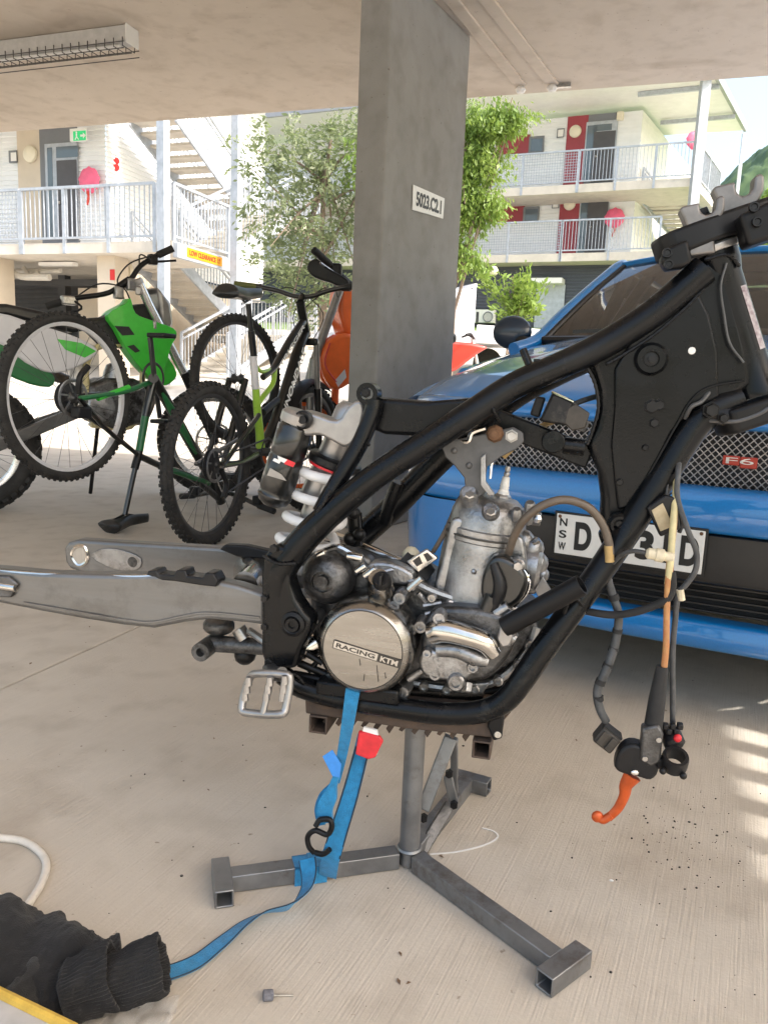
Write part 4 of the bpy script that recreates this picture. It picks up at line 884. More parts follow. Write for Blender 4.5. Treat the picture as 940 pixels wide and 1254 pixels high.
# ---- swingarm
arm = [(-40, 694), (0, 697), (51, 702), (170, 705), (200, 704), (240, 706), (278, 714), (322, 728), (322, 765), (253, 759), (231, 761), (199, 768), (177, 770), (145, 765), (72, 754), (0, 739), (-40, 734)]
def vv(x): return .128 - .03 * max(0, min(1, (x - 100) / 220))     # arm flares outwards to the axle
def armsolid(pts, vf, th, sgn=1):
    mb = MB(); n = len(pts); F = [B(x, y, vf(x)) for x, y in pts]
    Bk = [p - bv * th for p in F]; mb.v = F + Bk
    mb.f = [tuple(range(n)), tuple(range(2 * n - 1, n - 1, -1))] + [(j, (j + 1) % n, (j + 1) % n + n, j + n) for j in range(n)]
    return mb
def armloop(top, bot, vf, th):
    mb = MB(); n = len(top)
    for (xt, yt), (xb, yb) in zip(top, bot):
        a, b = B(xt, yt, vf(xt)), B(xb, yb, vf(xb)); mb.v += [a, b, b - bv * th, a - bv * th]
    for i in range(n - 1):
        for k in range(4): mb.f.append((i * 4 + k, i * 4 + (k + 1) % 4, (i + 1) * 4 + (k + 1) % 4, (i + 1) * 4 + k))
    mb.f.append((3, 2, 1, 0)); mb.f.append(tuple((n - 1) * 4 + k for k in range(4)))
    return mb
top = [(-40, 694), (0, 697), (50, 702), (100, 703.5), (150, 704.5), (190, 704), (230, 707), (262, 711), (290, 717), (324, 728)]
bot = [(-40, 734), (0, 739), (50, 749), (100, 758), (150, 766), (188, 770), (226, 762.5), (255, 759), (290, 762), (324, 766)]
sw = P_('swingarm', armloop(top, bot, vv, .032), 'swing_alu', bevel=.006, bseg=3)
# raised rib along lower edge and adjuster block at the axle slot
P_('arm_rib', MB().tube(crom([B(x, y, vv(x) + .0005) for x, y in ((30, 738), (100, 750), (150, 758.5), (186, 762), (226, 754), (256, 750.5), (318, 756))], 4), .0022, 6), 'swing_alu', sw)
P_('arm_edge', MB().tube(crom([B(x, y, vv(x) - .004) for x, y in ((-40, 695.5), (50, 703), (150, 706), (192, 705.5))], 4), .003, 8), 'polished_alu', sw)
P_('axle_block', MB().prismf(BP([(-30, 704), (10, 706), (22, 716), (14, 732), (-30, 730)], .129), bv * .005), 'cast_dark', sw, bevel=.002)
P_('axle_adjuster', MB().cyl(B(-10, 716, .13), B(20, 720, .13), .007, 10), 'polished_alu', sw)
P_('chain_slider', MB().prismf(BP([(190, 704), (193, 694), (203, 693), (206, 698), (224, 699), (227, 693), (238, 693), (240, 700), (259, 702), (262, 696), (272, 697), (277, 706), (275, 713), (256, 711), (225, 706)], .115), bv * -.03), 'black_plastic', sw, bevel=.002)
ftop = [(78, 672), (84, 664), (96, 661), (160, 665), (268, 671), (330, 680), (400, 690)]
fbot = [(80, 688), (86, 697), (104, 703), (160, 712), (268, 716), (330, 726), (400, 740)]
fa = P_('far_swingarm', armloop(ftop, fbot, lambda x: -.095, .03), 'swing_alu', bevel=.006, bseg=3)
# axle slot seen on inner side of the far arm
sl_ = crom(BP([(88, 680), (92, 671), (103, 669), (107, 678), (106, 688), (96, 692)], -.094), 4, True)
P_('axle_slot', MB().tube(sl_, .0035, 6, closed=True), 'polished_alu', fa)
P_('slot_recess', MB().prism(sl_, bv * .001), 'floor_conc', fa, smooth=False)
P_('arm_recess', MB().prismf(crom(BP([(112, 682), (125, 672), (150, 674), (172, 684), (168, 698), (140, 697)], -.094), 3, True), bv * .002), 'cast_alu', fa, bevel=.001)
P_('arm_pocket', MB().lathe([(0, .003), (.009, .003), (.011, 0)], B(163, 688, -.094), bv, 16), 'cast_dark', fa)
P_('chain_guard', MB().prismf(BP([(268, 673), (275, 667), (300, 668), (335, 676), (335, 686), (290, 682)], -.09), bv * .02), 'black_plastic', fa, bevel=.003)
P_('arm_bridge', MB().tube(crom(BP([(300, 722, .06), (306, 712, .02), (310, 706, -.03), (300, 700, -.09)]), 4), [.03, .026, .026, .03], 14, flat=.7), 'polished_alu', sw)
# linkage below the swingarm
lk = P_('linkage_arm', MB().tube(BP([(258, 788, .03), (325, 792, .03)]), .0135, 14), 'cast_dark')
P_('linkage_end', MB().lathe([(.015, 0), (.015, .045), (.007, .045), (.007, .03), (0, .03)], B(260, 788, .02), bv, 18), 'cast_dark', lk)
P_('linkage_cup', MB().sphere(B(268, 766, .02), .022, 14, sc=(1.2, 1, .75)), 'cast_dark', lk)
P_('linkage_foot', MB().sphere(B(300, 802, .02), .018, 12, sc=(1, 1, .9)), 'dark_bolt', lk)
P_('linkage_spring', MB().tube(BP([(292, 770, .03), (300, 782, .03)]), .012, 12), 'bolt_steel', lk)
P_('linkage_rod', MB().tube(BP([(305, 772, .04), (330, 790, .06)]), .006, 8), 'cast_alu', lk)
# ---- rear shock with piggyback reservoir
sk = P_('shock_body', MB().lathe([(.020, 0), (.024, .005), (.024, .11), (.026, .115), (.026, .15), (.02, .16)], B(384, 612, -.0), B(428, 512, 0) - B(384, 612, 0), 24), 'anod_grey')
ra_ = (B(363, 521, .03) - B(336, 608, .03)); rl = ra_.length
rs_ = P_('reservoir', MB().lathe([(.0, -.014), (.015, -.014), (.023, -.008), (.0265, .0), (.027, .003), (.0255, .005), (.0255, .011), (.027, .013), (.027, rl * .55), (.0262, rl * .56), (.0262, rl * .60), (.027, rl * .61), (.027, rl * .88), (.0255, rl * .90), (.0255, rl * .96), (.023, rl)], B(336, 608, .03), ra_, 28), 'bike_gloss_black', sk)
P_('reservoir_cap', MB().lathe([(.0265, 0), (.0275, .004), (.0275, .014), (.022, .02), (0, .021)], B(364, 519, .03), ra_, 28), 'anod_grey', sk)
rsd = ra_.normalized()
# printed mark wrapped on the reservoir
mkp = B(345, 562, .064)
P_('print_mark', MB().prism([B(x, y, .0595) for x, y in ((340, 558), (352, 563), (348, 567), (344, 565), (342, 568), (334, 564), (336, 561), (341, 563))], bv * .0006), 'paper_white', rs_, smooth=False)
P_('print_stripe', MB().prism([B(x, y, .0592) for x, y in ((351, 562), (362, 567), (359, 572), (348, 568))], bv * .0006), 'tag_red', rs_, smooth=False)
P_('print_band', MB().prism([B(x, y, .059) for x, y in ((331, 573), (345, 581), (351, 589), (327, 582))], bv * .0006), 'fork_grey', rs_, smooth=False)
P_('shock_head', MB().prismf(crom(BP([(356, 514), (366, 503), (385, 507), (412, 515), (424, 500), (438, 490), (446, 500), (440, 530), (425, 548), (406, 540), (390, 533), (372, 534), (352, 530)], .0), 3, True), bv * .045), 'anod_grey', sk, bevel=.005, bseg=3)
P_('bleed_screw', MB().lathe([(.014, 0), (.014, .01), (.011, .012), (.011, .006), (.006, .006), (.006, .012), (0, .012)], B(373, 514, .044), bv, 16), 'dark_bolt', sk)
# spring
s0, s1 = B(406, 574, .0), B(350, 738, .0); sa = (s1 - s0); hx_, hy_, hz_ = frame_of(sa); turns = 6.2; N_ = 200; pth = []
for i in range(N_ + 1):
    t = i / N_; a = 2 * math.pi * turns * t; pth.append(s0 + sa * t + (hx_ * math.cos(a) + hy_ * math.sin(a)) * (.043 if 0.04 < t < .96 else .041))
P_('coil_spring', MB().tube(pth, .0078, 10), 'spring_white', sk)
P_('preload_ring', MB().lathe([(.038, 0), (.042, .003), (.042, .012), (.038, .016), (.03, .016)], B(412, 560, 0), sa, 24), 'dark_bolt', sk)
P_('preload_band', MB().lathe([(.0385, .0), (.0388, .004), (.038, .008)], B(409, 568, 0), sa, 24), 'tag_red', sk)
P_('damper_rod', MB().cyl(B(400, 590, 0), B(350, 730, 0), .022, 18), 'anod_grey', sk)
# brackets between spars, behind the engine
P_('hose_bracket', MB().tube(BP([(434, 628, -.06), (436, 668, -.06)]), .012, 10), 'frame_black')
for (x, y) in ((433, 628), (440, 655), (428, 660)): P_('bracket_joint', MB().sphere(B(x, y, -.04), .011, 10), 'dark_bolt')
P_('cross_link', MB().tube(crom(BP([(400, 655, -.09), (430, 664, -.08), (470, 680, -.06), (520, 700, -.05)]), 4), [.012, .009, .008, .006], 10), 'polished_alu')
P_('far_upright', MB().tube(BP([(488, 590, -.08), (470, 640, -.09)]), .013, 10), 'frame_black')
P_('wire_clip', MB().tube(BP([(492, 573, .05), (496, 567, .05), (508, 560, .05)]), .0012, 5), 'chrome')
# ============================================================ ENGINE
eng = P_('crankcase', rblock([(376, 706), (392, 694), (420, 688), (452, 700), (500, 704), (530, 722), (600, 742), (648, 754), (660, 768), (648, 795), (634, 815), (606, 834), (570, 842), (520, 838), (450, 838), (400, 824), (385, 800), (380, 760)], -.09, .045), 'cast_dark', bevel=.012, bseg=3)
def E_(name, mb, m, **k): return P_(name, mb, m, eng, **k)
# clutch cover
cc0 = B(457, 778, .07); r_ = bm(457, 778, .13, 61.5)
clc = P_('clutch_cover', MB().lathe([(r_ * 1.01, 0), (r_ * 1.01, .03), (r_ * .995, .052), (r_ * .96, .058), (r_ * .865, .066), (r_ * .825, .068), (r_ * .812, .0655), (r_ * .80, .068), (r_ * .4, .0685), (0, .0687)], cc0, bv, 72), 'brushed_cover', eng, sharp=25)
P_('cover_groove', MB().torus(cc0 + bv * .0675, bv, r_ * .812, .0011, 72, 6), 'engrave', eng)
# RACING KTM lettering band, rising to the left
tx = (B(492, 815, .139) - B(408, 789, .139)).normalized(); ty = bv.cross(tx) ; ty = ty if ty.z > 0 else -ty
tc0 = cc0 + bv * .0695; Lb = B(449, 801, .1395); Lb = Lb - bv * ((Lb - tc0).dot(bv))
bl = (B(491, 815, .139) - B(408, 788, .139)).length
P_('name_band', MB().box(Lb, (bl, .0125, .0006), (tx, ty, bv)), 'engrave', eng, smooth=False)
P_('name_field', MB().box(Lb - tx * bl * .165 + bv * .0005, (bl * .64, .0102, .0006), (tx, ty, bv)), 'label_silver', eng, smooth=False)
lettering('RACING', Lb - tx * bl * .165 + bv * .0009, tx, ty, bl * .57, .0066, 'engrave', eng, 'lettering', .0004, .03)
lettering('KTM', Lb + tx * bl * .325 + bv * .0009, tx, ty, bl * .25, .0078, 'label_silver', eng, 'lettering', .0005, .03)
for (xa, ya, xb, yb) in ((461, 815, 463, 835), (446, 826, 445, 834), (440, 807, 441, 815), (471, 824, 472, 831)):
    P_('scribe_mark', MB().tube([B(xa, ya, .1392), B(xb, yb, .1392)], .0005, 4), 'engrave', eng)
fc = B(467, 716, .10)
E_('filler_neck', MB().lathe([(.019, 0), (.018, .02), (.014, .034), (.0, .034)], B(467, 722, .09), bv * .7 + ez * .7, 20), 'brushed_cover')
E_('filler_cap', MB().lathe([(.0135, 0), (.0135, .008), (.011, .012), (0, .012)], B(468, 713, .115), bv * .75 + ez * .66, 16), 'dark_bolt')
E_('cap_grip', MB().box(B(467, 709, .128), (.004, .02, .014), (bu, bv, ez)), 'dark_bolt', bevel=.001)
for (x, y) in ((391, 752), (412, 822), (498, 838), (494, 726), (519, 760), (436, 838)):
    E_('cover_lug', MB().lathe([(.0105, 0), (.0105, .03), (.0085, .034), (.005, .034), (.005, .03), (0, .03)], B(x, y, .06), bv, 14), 'cast_alu')
E_('lug_pin', MB().tube(BP([(500, 722, .1), (516, 708, .1)]), .0045, 8), 'polished_alu'); E_('lug_pin', MB().tube(BP([(500, 832, .09), (518, 820, .09)]), .006, 10), 'cast_alu')
# kick starter housing / gearbox top left
E_('kick_housing', MB().lathe([(.040, 0), (.040, .02), (.034, .036), (.024, .044), (.0155, .046), (.0155, .040), (.009, .040), (.009, .048), (0, .048)], B(405, 704, .05), bv, 30), 'cast_dark')
E_('kick_shoulder', MB().prismf(crom(BP([(384, 690), (396, 676), (420, 672), (445, 680), (455, 692), (440, 705), (400, 730), (386, 720)], .03), 2, True), bv * .03), 'cast_dark', bevel=.006, bseg=3)
for (xa, ya, xb, yb) in ((436, 700, 448, 692), (446, 706, 460, 696), (425, 680, 444, 684), (388, 680, 398, 676)):
    E_('case_bolt', MB().cyl(B(xa, ya, .075), B(xb, yb, .075), .0062, 10), 'polished_alu', bevel=.001)
E_('case_web', MB().tube(crom(BP([(398, 674, .07), (415, 670, .07), (440, 684, .07)]), 4), .005, 8), 'polished_alu')
E_('output_shaft', MB().lathe([(.020, 0), (.020, .02), (.016, .024), (.016, .045), (.011, .05), (0, .05)], B(388, 786, .05), (B(368, 796, .06) - B(388, 786, .05)), 20), 'polished_alu')
for (xa, ya, xb, yb, r) in ((366, 812, 400, 826, .006), (375, 800, 395, 812, .005), (360, 826, 410, 836, .007), (378, 822, 392, 806, .004)): E_('shift_linkage', MB().cyl(B(xa, ya, .08), B(xb, yb, .08), r, 10), 'dark_bolt')
# gasket faces, case ribs and bolts
E_('case_flange', MB().tube(crom(BP([(505, 836, .048), (540, 842, .05), (575, 842, .05), (606, 834, .05), (632, 814, .048), (648, 792, .045), (656, 768, .04)]), 4), .0065, 8), 'cast_alu')
E_('case_flange', MB().tube(crom(BP([(480, 705, .05), (505, 712, .055), (530, 724, .055), (565, 736, .05)]), 4), .006, 8), 'cast_alu')
for (x, y) in ((520, 838), (548, 842), (582, 841), (610, 831), (634, 812), (648, 788)): E_('case_bolt', MB().lathe([(.0075, 0), (.0075, .012), (.0055, .014), (.0035, .014), (.0035, .011), (0, .011)], B(x, y, .048), bv, 12), 'bolt_steel')
for (x, y) in ((506, 716), (530, 730)): E_('case_bolt', MB().lathe([(.007, 0), (.007, .012), (.0055, .014), (.0035, .014), (.0035, .011), (0, .011)], B(x, y, .056), bv, 12), 'bolt_steel')
for (xa, ya, xb, yb) in ((518, 742, 540, 738), (520, 752, 534, 748), (512, 726, 524, 740), (470, 700, 486, 696)): E_('case_rib', MB().tube(BP([(xa, ya, .06), (xb, yb, .055)]), .004, 8), 'cast_alu')
E_('gear_cover', MB().prismf(crom(BP([(446, 694), (462, 688), (486, 692), (506, 704), (500, 716), (478, 716), (452, 708)], .03), 3, True), bv * .03), 'cast_alu', bevel=.006, bseg=3)
E_('lower_plate', MB().prismf(BP([(560, 838), (600, 836), (590, 850), (556, 850)], .05), bv * .01), 'cast_alu', bevel=.002)
# intake manifold and boot
E_('intake_boot', MB().lathe([(.024, 0), (.026, .01), (.026, .035), (.023, .05)], B(520, 712, .0), B(496, 690, 0) - B(520, 712, 0), 20), 'rubber')
E_('intake_clamp', MB().prismf(BP([(497, 688), (522, 672), (536, 684), (512, 702)], .03), bv * .008), 'polished_alu', bevel=.002)
E_('clamp_window', MB().prismf(BP([(505, 687), (513, 681), (517, 690), (510, 694)], .038), bv * .001), 'engrave', smooth=False)
E_('clamp_window', MB().prismf(BP([(518, 679), (523, 677), (530, 684), (523, 688)], .038), bv * .001), 'engrave', smooth=False)
E_('intake_cap', MB().sphere(B(503, 680, .0), .014, 12), 'connector_white')
E_('throttle_cable', MB().tube(crom(BP([(530, 676, .02), (545, 650, .02), (562, 612, .0), (575, 596, -.02)]), 5), .0035, 8), 'hose_brown')
E_('breather_line', MB().tube(crom(BP([(616, 560, -.02), (650, 528, -.02), (690, 512, -.05)]), 5), .004, 8), 'hose_tan')
E_('breather_line', MB().tube(crom(BP([(600, 586, -.015), (606, 560, -.015), (640, 530, -.02)]), 5), .002, 6), 'chrome')
# cylinder barrel and head
c0, c1 = B(580, 745, 0), B(603, 600, 0); ca = (c1 - c0); H = ca.length; ca.normalize()
E_('cylinder', MB().lathe([(.072, 0), (.072, .012), (.066, .016), (.064, .03), (.062, .085), (.060, .110), (.0615, .112), (.0615, .117), (.059, .119)], c0, ca, 40), 'cast_alu', sharp=30)
E_('cylinder_head', MB().lathe([(.0595, .119), (.060, .122), (.060, .128), (.0575, .130), (.055, .150), (.050, .163), (.040, .172), (.022, .176), (0, .177)], c0, ca, 40), 'cast_alu', sharp=30)
E_('base_gasket', MB().lathe([(.0735, .010), (.0735, .013)], c0, ca, 40), 'engrave'); E_('head_gasket', MB().lathe([(.0625, .1175), (.0625, .1195)], c0, ca, 40), 'engrave')
for k in range(8):
    a = k * math.pi / 4 + .3; xx, yy, zz = frame_of(ca, bv); E_('base_nut', MB().lathe([(.0065, 0), (.0065, .010), (.005, .012), (0, .012)], c0 + ca * .012 + (xx * math.cos(a) + yy * math.sin(a)) * .067, ca, 6), 'bolt_steel', sharp=20)
sidev = bu - ca * bu.dot(ca); sidev.normalize()
# flat water jacket face and transfer bulge towards the viewer
E_('water_jacket', MB().prismf(crom(BP([(532, 726), (540, 690), (549, 650), (556, 634), (575, 640), (600, 652), (625, 656), (640, 660), (645, 700), (640, 735), (600, 752), (560, 744)], .015), 3, True), bv * .03), 'cast_alu', bevel=.014, bseg=4)
for (x, y) in ((601, 633), (575, 612)):
    E_('head_boss', MB().lathe([(.013, 0), (.013, .03), (.010, .034), (0, .034)], B(x, y + 4, .03), bv * .8 + ez * .6, 18), 'cast_alu'); E_('head_nut', MB().lathe([(.0075, 0), (.0075, .007), (.006, .009), (0, .009)], B(x, y - 2, .06), bv * .65 + ez * .75, 6), 'bolt_steel', sharp=25)
for (x, y) in ((632, 636), (645, 640), (648, 628)): E_('head_nut', MB().lathe([(.008, 0), (.008, .014), (.006, .018), (0, .018)], B(x, y, .035), bv * .4 + ez * .9, 8), 'cast_alu')
E_('water_outlet', MB().cyl(B(630, 632, .02), B(662, 636, .02), .010, 14), 'cast_alu', bevel=.002)
E_('outlet_nut', MB().sphere(B(657, 635, .025), .008, 8), 'polished_alu')
for (x, y) in ((562, 700), (572, 715)): pass
E_('case_screw', MB().sphere(B(580, 700, .062), .0045, 8), 'bolt_steel')
# spark plug
pa, pb = B(613, 620, .0), B(620, 582, .0); pd = (pb - pa); pl_ = pd.length
sp = E_('spark_plug', MB().lathe([(.017, 0), (.017, .006), (.0125, .008), (.0125, .016), (.0095, .019)], pa, pd, 6), 'bolt_steel', sharp=25)
P_('plug_insulator', MB().lathe([(.009, .016), (.0085, .022), (.0065, .026), (.0072, .028), (.0065, .030), (.007, .032), (.0062, .035), (.0055, .044), (.004, .045)], pa, pd, 16), 'porcelain', eng)
P_('plug_terminal', MB().lathe([(.0033, .044), (.0045, .047), (.0045, .050), (.0032, .052), (.0042, .055), (.0035, .060), (0, .060)], pa, pd, 12), 'bolt_steel', eng)
P_('plug_washer', MB().lathe([(.022, -.004), (.023, .001), (.019, .004)], pa, pd, 20), 'rust_bolt', eng)
# head stay bracket
hs = [(540, 545), (560, 538), (600, 530), (628, 523), (640, 530), (641, 541), (632, 550), (612, 560), (596, 572), (593, 590), (596, 602), (582, 612), (570, 604), (568, 585), (556, 570), (545, 560)]
st_ = P_('head_stay', rblock(hs, .045, .052), 'stay_grey', bevel=.0015)
bolt(B(626, 534, .052), bv, .0075, .009, 'bolt_steel', st_); P_('rusty_bolt', MB().lathe([(.0125, 0), (.0125, .006), (.009, .012), (.006, .012), (.006, .016), (0, .016)], B(606, 531, .05), bv, 8), 'rust_bolt', st_)
for (x, y) in ((556, 552), (574, 570)): P_('rivet', MB().sphere(B(x, y, .052), .005, 10, sc=(1, .6, 1)), 'stay_grey', st_)
P_('stay_fork', MB().prismf(BP([(588, 560), (594, 556), (594, 590), (605, 606), (598, 608), (588, 594)], .052), bv * .012), 'cast_alu', st_, bevel=.001)
P_('stay_clip', MB().tube(crom(BP([(552, 534, .045), (572, 541, .05), (578, 530, .05), (594, 524, .05)]), 4), .004, 8), 'polished_alu', st_)
P_('far_stay', rblock(hs, -.055, -.048), 'stay_grey', bevel=.001)
# power valve cover (black) and exhaust side
E_('power_valve_cover', MB().prismf(crom(BP([(592, 700), (604, 682), (622, 684), (640, 698), (646, 716), (636, 738), (612, 750), (596, 748), (588, 726)], .055), 3, True), bv * .028), 'bike_gloss_black', bevel=.008, bseg=4)
E_('valve_rib', MB().tube(crom(BP([(604, 690, .085), (612, 720, .088), (602, 748, .08)]), 4), [.006, .010, .009], 10), 'black_plastic')
E_('valve_rim', MB().tube(crom(BP([(632, 690, .07), (645, 706, .072), (643, 725, .072), (628, 742, .07)]), 5), .004, 8), 'chrome')
E_('valve_boss', MB().lathe([(.011, 0), (.011, .016), (.007, .02), (0, .02)], B(634, 690, .06), bv, 10), 'cast_alu'); E_('valve_nut', MB().lathe([(.006, 0), (.006, .01), (0, .01)], B(634, 692, .08), bv, 6), 'bolt_steel', sharp=20)
E_('valve_stem_tube', MB().cyl(B(604, 730, .08), B(592, 757, .08), .0125, 14), 'bike_gloss_black')
E_('exhaust_flange', MB().lathe([(.034, 0), (.036, .01), (.036, .02), (.030, .026), (.030, .012), (0, .012)], B(640, 692, 0), sidev, 24), 'cast_alu')
for (x, y, r) in ((652, 672, .017), (658, 690, .016), (648, 712, .018), (664, 704, .010), (640, 664, .018)): E_('exhaust_casting', MB().sphere(B(x, y, .01), r, 12, sc=(1, .9, 1.1)), 'cast_alu')
E_('exhaust_studs', MB().cyl(B(652, 665, .02), B(660, 661, .02), .005, 8), 'polished_alu')
E_('exhaust_tab', MB().prismf(BP([(654, 722), (664, 706), (674, 722), (660, 734)], .02), bv * .004), 'anod_grey', bevel=.001)
# water pump housing and cover
wp = E_('pump_housing', MB().prismf(crom(BP([(515, 800), (520, 765), (530, 748), (560, 744), (610, 752), (632, 770), (626, 800), (600, 830), (570, 838), (535, 830)], .06), 3, True), bv * .035), 'cast_dark', bevel=.008, bseg=3)
P_('pump_volute', MB().tube(crom(BP([(530, 775, .10), (545, 772, .108), (570, 778, .112), (592, 786, .112), (604, 800, .105)]), 5), [.017, .0175, .0155, .015, .012], 14), 'polished_alu', eng)
P_('pump_volute', MB().tube(crom(BP([(536, 796, .10), (560, 797, .105), (582, 806, .104), (596, 810, .1)]), 5), [.010, .011, .012, .008], 12), 'cast_alu', eng)
P_('pump_cover', MB().prismf(crom(BP([(512, 812), (520, 796), (545, 800), (570, 802), (585, 815), (572, 832), (545, 834), (520, 828)], .085), 3, True), bv * .02), 'cast_alu', eng, bevel=.005, bseg=3)
for (x, y, r, h) in ((540, 752, .010, .022), (594, 776, .009, .02), (525, 795, .007, .018), (580, 812, .009, .018), (534, 822, .010, .012), (560, 830, .013, .02), (547, 821, .005, .012), (535, 803, .006, .012)):
    P_('pump_lug', MB().lathe([(r, 0), (r, h), (r * .8, h + .003), (r * .5, h + .003), (r * .5, h - .001), (0, h - .001)], B(x, y, .09), bv, 14), 'cast_alu', eng)
P_('drain_bolt', MB().lathe([(.008, 0), (.008, .012), (.006, .014), (0, .014)], B(572, 836, .09), bv * .5 - ez, 6), 'cast_alu', eng, sharp=20)
P_('case_edge', MB().tube(crom(BP([(600, 800, .09), (595, 815, .085), (585, 830, .08)]), 4), .004, 8), 'polished_alu', eng)
for (xa, ya, xb, yb, r) in ((606, 752, 622, 742, .008), (612, 760, 628, 750, .006), (600, 746, 612, 738, .006), (618, 776, 630, 784, .011)): E_('pump_fitting', MB().cyl(B(xa, ya, .085), B(xb, yb, .085), r, 10), 'cast_alu', bevel=.001)
E_('brace_clamp', MB().prismf(BP([(612, 766), (620, 764), (628, 780), (624, 792), (614, 794), (608, 782)], .09), bv * .02), 'anod_grey', bevel=.003)
# coolant hose arching from the head to the frame
hb = P_('bypass_hose', MB().tube(crom(BP([(622, 678, .06), (630, 655, .07), (642, 636, .08), (662, 620, .085), (690, 612, .085), (718, 620, .08), (736, 640, .075), (745, 665, .075), (746, 686, .075)]), 6), .0058, 12), 'hose_brown')
P_('hose_end', MB().tube(BP([(745, 668, .075), (746, 688, .075)]), .0062, 12), 'hose_tan', hb)
# foot peg
fp = P_('foot_peg', MB().tube(crom(BP([(305, 832, .15), (316, 825, .16), (348, 826, .165), (355, 832, .165), (350, 866, .175), (342, 875, .18), (304, 873, .17), (296, 866, .165)]), 3, True), .0058, 10, closed=True), 'anod_grey')
P_('peg_bar', MB().tube(BP([(333, 828, .162), (322, 874, .178)]), .0045, 8), 'anod_grey', fp)
rn_ = random.Random(4)
for (xa, ya, xb, yb) in ((305, 836, 298, 866), (349, 834, 344, 868), (331, 836, 324, 866)):
    for t in (.1, .4, .7): P_('peg_tooth', MB().lathe([(.0055, 0), (.0042, .012), (.0015, .013)], B(xa + (xb - xa) * t, ya + (yb - ya) * t, .172), ez, 8), 'anod_grey', fp)
P_('peg_mount', MB().tube(crom(BP([(330, 818, .125), (335, 824, .14), (345, 826, .155)]), 4), .011, 10), 'cast_dark', fp)

# weld beads where plates meet tubes
def weld(pts, r=.0026):
    p = crom(BP(pts), 14); rs = [r * (.72 + .4 * abs(math.sin(i * .9))) for i in range(len(p))]
    P_('weld_bead', MB().tube(p, rs, 7), 'frame_satin')
weld([(742, 446, .036), (760, 436, .034), (800, 410, .034), (840, 376, .034), (862, 352, .034)])
weld([(862, 318, .03), (890, 312, .03), (905, 326, .024)]); weld([(716, 446, .03), (728, 470, .028), (732, 500, .027), (724, 530, .027), (718, 545, .027)])
weld([(600, 492, .088), (606, 506, .088), (612, 516, .07)]); weld([(404, 600, .11), (396, 616, .118), (386, 632, .118)])
weld([(322, 680, .13), (340, 690, .134), (362, 690, .13)]); weld([(690, 752, .094), (700, 730, .1), (714, 742, .094)])
weld([(344, 822, .122), (362, 826, .118), (372, 836, .116)]); weld([(448, 520, .055), (444, 534, .075), (452, 546, .07)])
# ============================================================ STAND, STRAP, LOOSE THINGS
sn = thing('lift_stand', O_, 'grey steel tripod motorcycle stand with dark toothed top beam', 'stand')
def S_(name, mb, m='stand_steel', parent=None, **k): return mb.build(name, m, parent or sn, **k)
tw = .027                    # square tube
Cg = V((O_.x, O_.y, tw / 2 + .002))
def sq(a, b, w, hint=ez):    # square tube, open at both ends
    a, b = V(a), V(b); x, y, z = frame_of(b - a, hint); t = .003; mb = MB(); r = w / 2; ri = r - t; q = []
    for p in (a, b):
        for R in (r, ri): q += [p + x * (R * i) + y * (R * j) for i, j in ((-1, -1), (1, -1), (1, 1), (-1, 1))]
    mb.v = q; f = []
    for k in range(4):
        l = (k + 1) % 4; f += [(k, l, 8 + l, 8 + k), (4 + k, 12 + k, 12 + l, 4 + l), (k, 4 + k, 4 + l, l), (8 + k, 8 + l, 12 + l, 12 + k)]
    mb.f = f; return mb
fL, fR, fB = gz(272, 1080, tw / 2), gz(690, 1187, tw / 2), gz(573, 958, tw / 2)
for nm, f in (('a', fL), ('b', fR), ('c', fB)):
    d = f - Cg; d.z = 0; dn_ = d.normalized(); s = V((-dn_.y, dn_.x, 0))
    S_('leg', sq(Cg + dn_ * .02, V((f.x, f.y, Cg.z)) - dn_ * (tw / 2), tw), bevel=.002)
    if nm == 'a': S_('foot', sq(V((f.x, f.y, Cg.z)) - s * .040, V((f.x, f.y, Cg.z)) + s * .045, tw + .001), bevel=.002)
    else: S_('foot', sq(V((f.x, f.y, Cg.z)) - s * .043, V((f.x, f.y, Cg.z)) + s * .043, tw + .001), bevel=.002)
ptop = B(502, 885, 0)
S_('post', MB().tube([V((O_.x, O_.y, .004)), V((O_.x, O_.y, ptop.z))], bm(503, 980, 0, 12.5), 24))
S_('weld_collar', MB().torus(V((O_.x, O_.y, .030)), ez, bm(503, 980, 0, 12.7), .004, 24, 6))
# top beam: rusty channel with teeth, and two cross tubes
b0 = S_('top_beam', MB().prismf(BP([(373, 852), (376, 850), (500, 866), (612, 876), (615, 900), (604, 904), (500, 893), (374, 874)], .05), bv * .045), 'rusty_steel', bevel=.003)
S_('back_beam', MB().prismf(BP([(400, 858), (600, 876), (600, 896), (400, 874)], -.09), bv * .04), 'rusty_steel', bevel=.003)
for k in range(13):
    x = 400 + k * 15.5; y = 876 + (x - 400) * .108
    S_('tooth', MB().prismf(BP([(x, y), (x + 8, y + 1), (x - 1, y + 10 + (k % 3) * 2), (x - 5, y + 8)], .07), bv * .006), 'rusty_steel', b0, smooth=False)
e = S_('end_lug', MB().prismf(BP([(600, 872), (612, 868), (617, 880), (614, 905), (604, 908), (596, 890)], .095), bv * .008), 'frame_satin', bevel=.003)
S_('lug_hole', MB().lathe([(0, .001), (.004, .001), (.005, 0)], B(609, 900, .1035), bv, 12), 'floor_conc', e)
S_('end_block', MB().prismf(BP([(612, 850), (624, 846), (626, 872), (614, 886)], -.05), bv * .06), 'rusty_steel', bevel=.003)
for (x, y) in ((389, 888), (589, 919)):
    p = B(x, y, .10); S_('cross_tube', sq(p, p - bv * .21 + ez * .0, bm(x, y, .1, 23)), 'rusty_steel', bevel=.002)
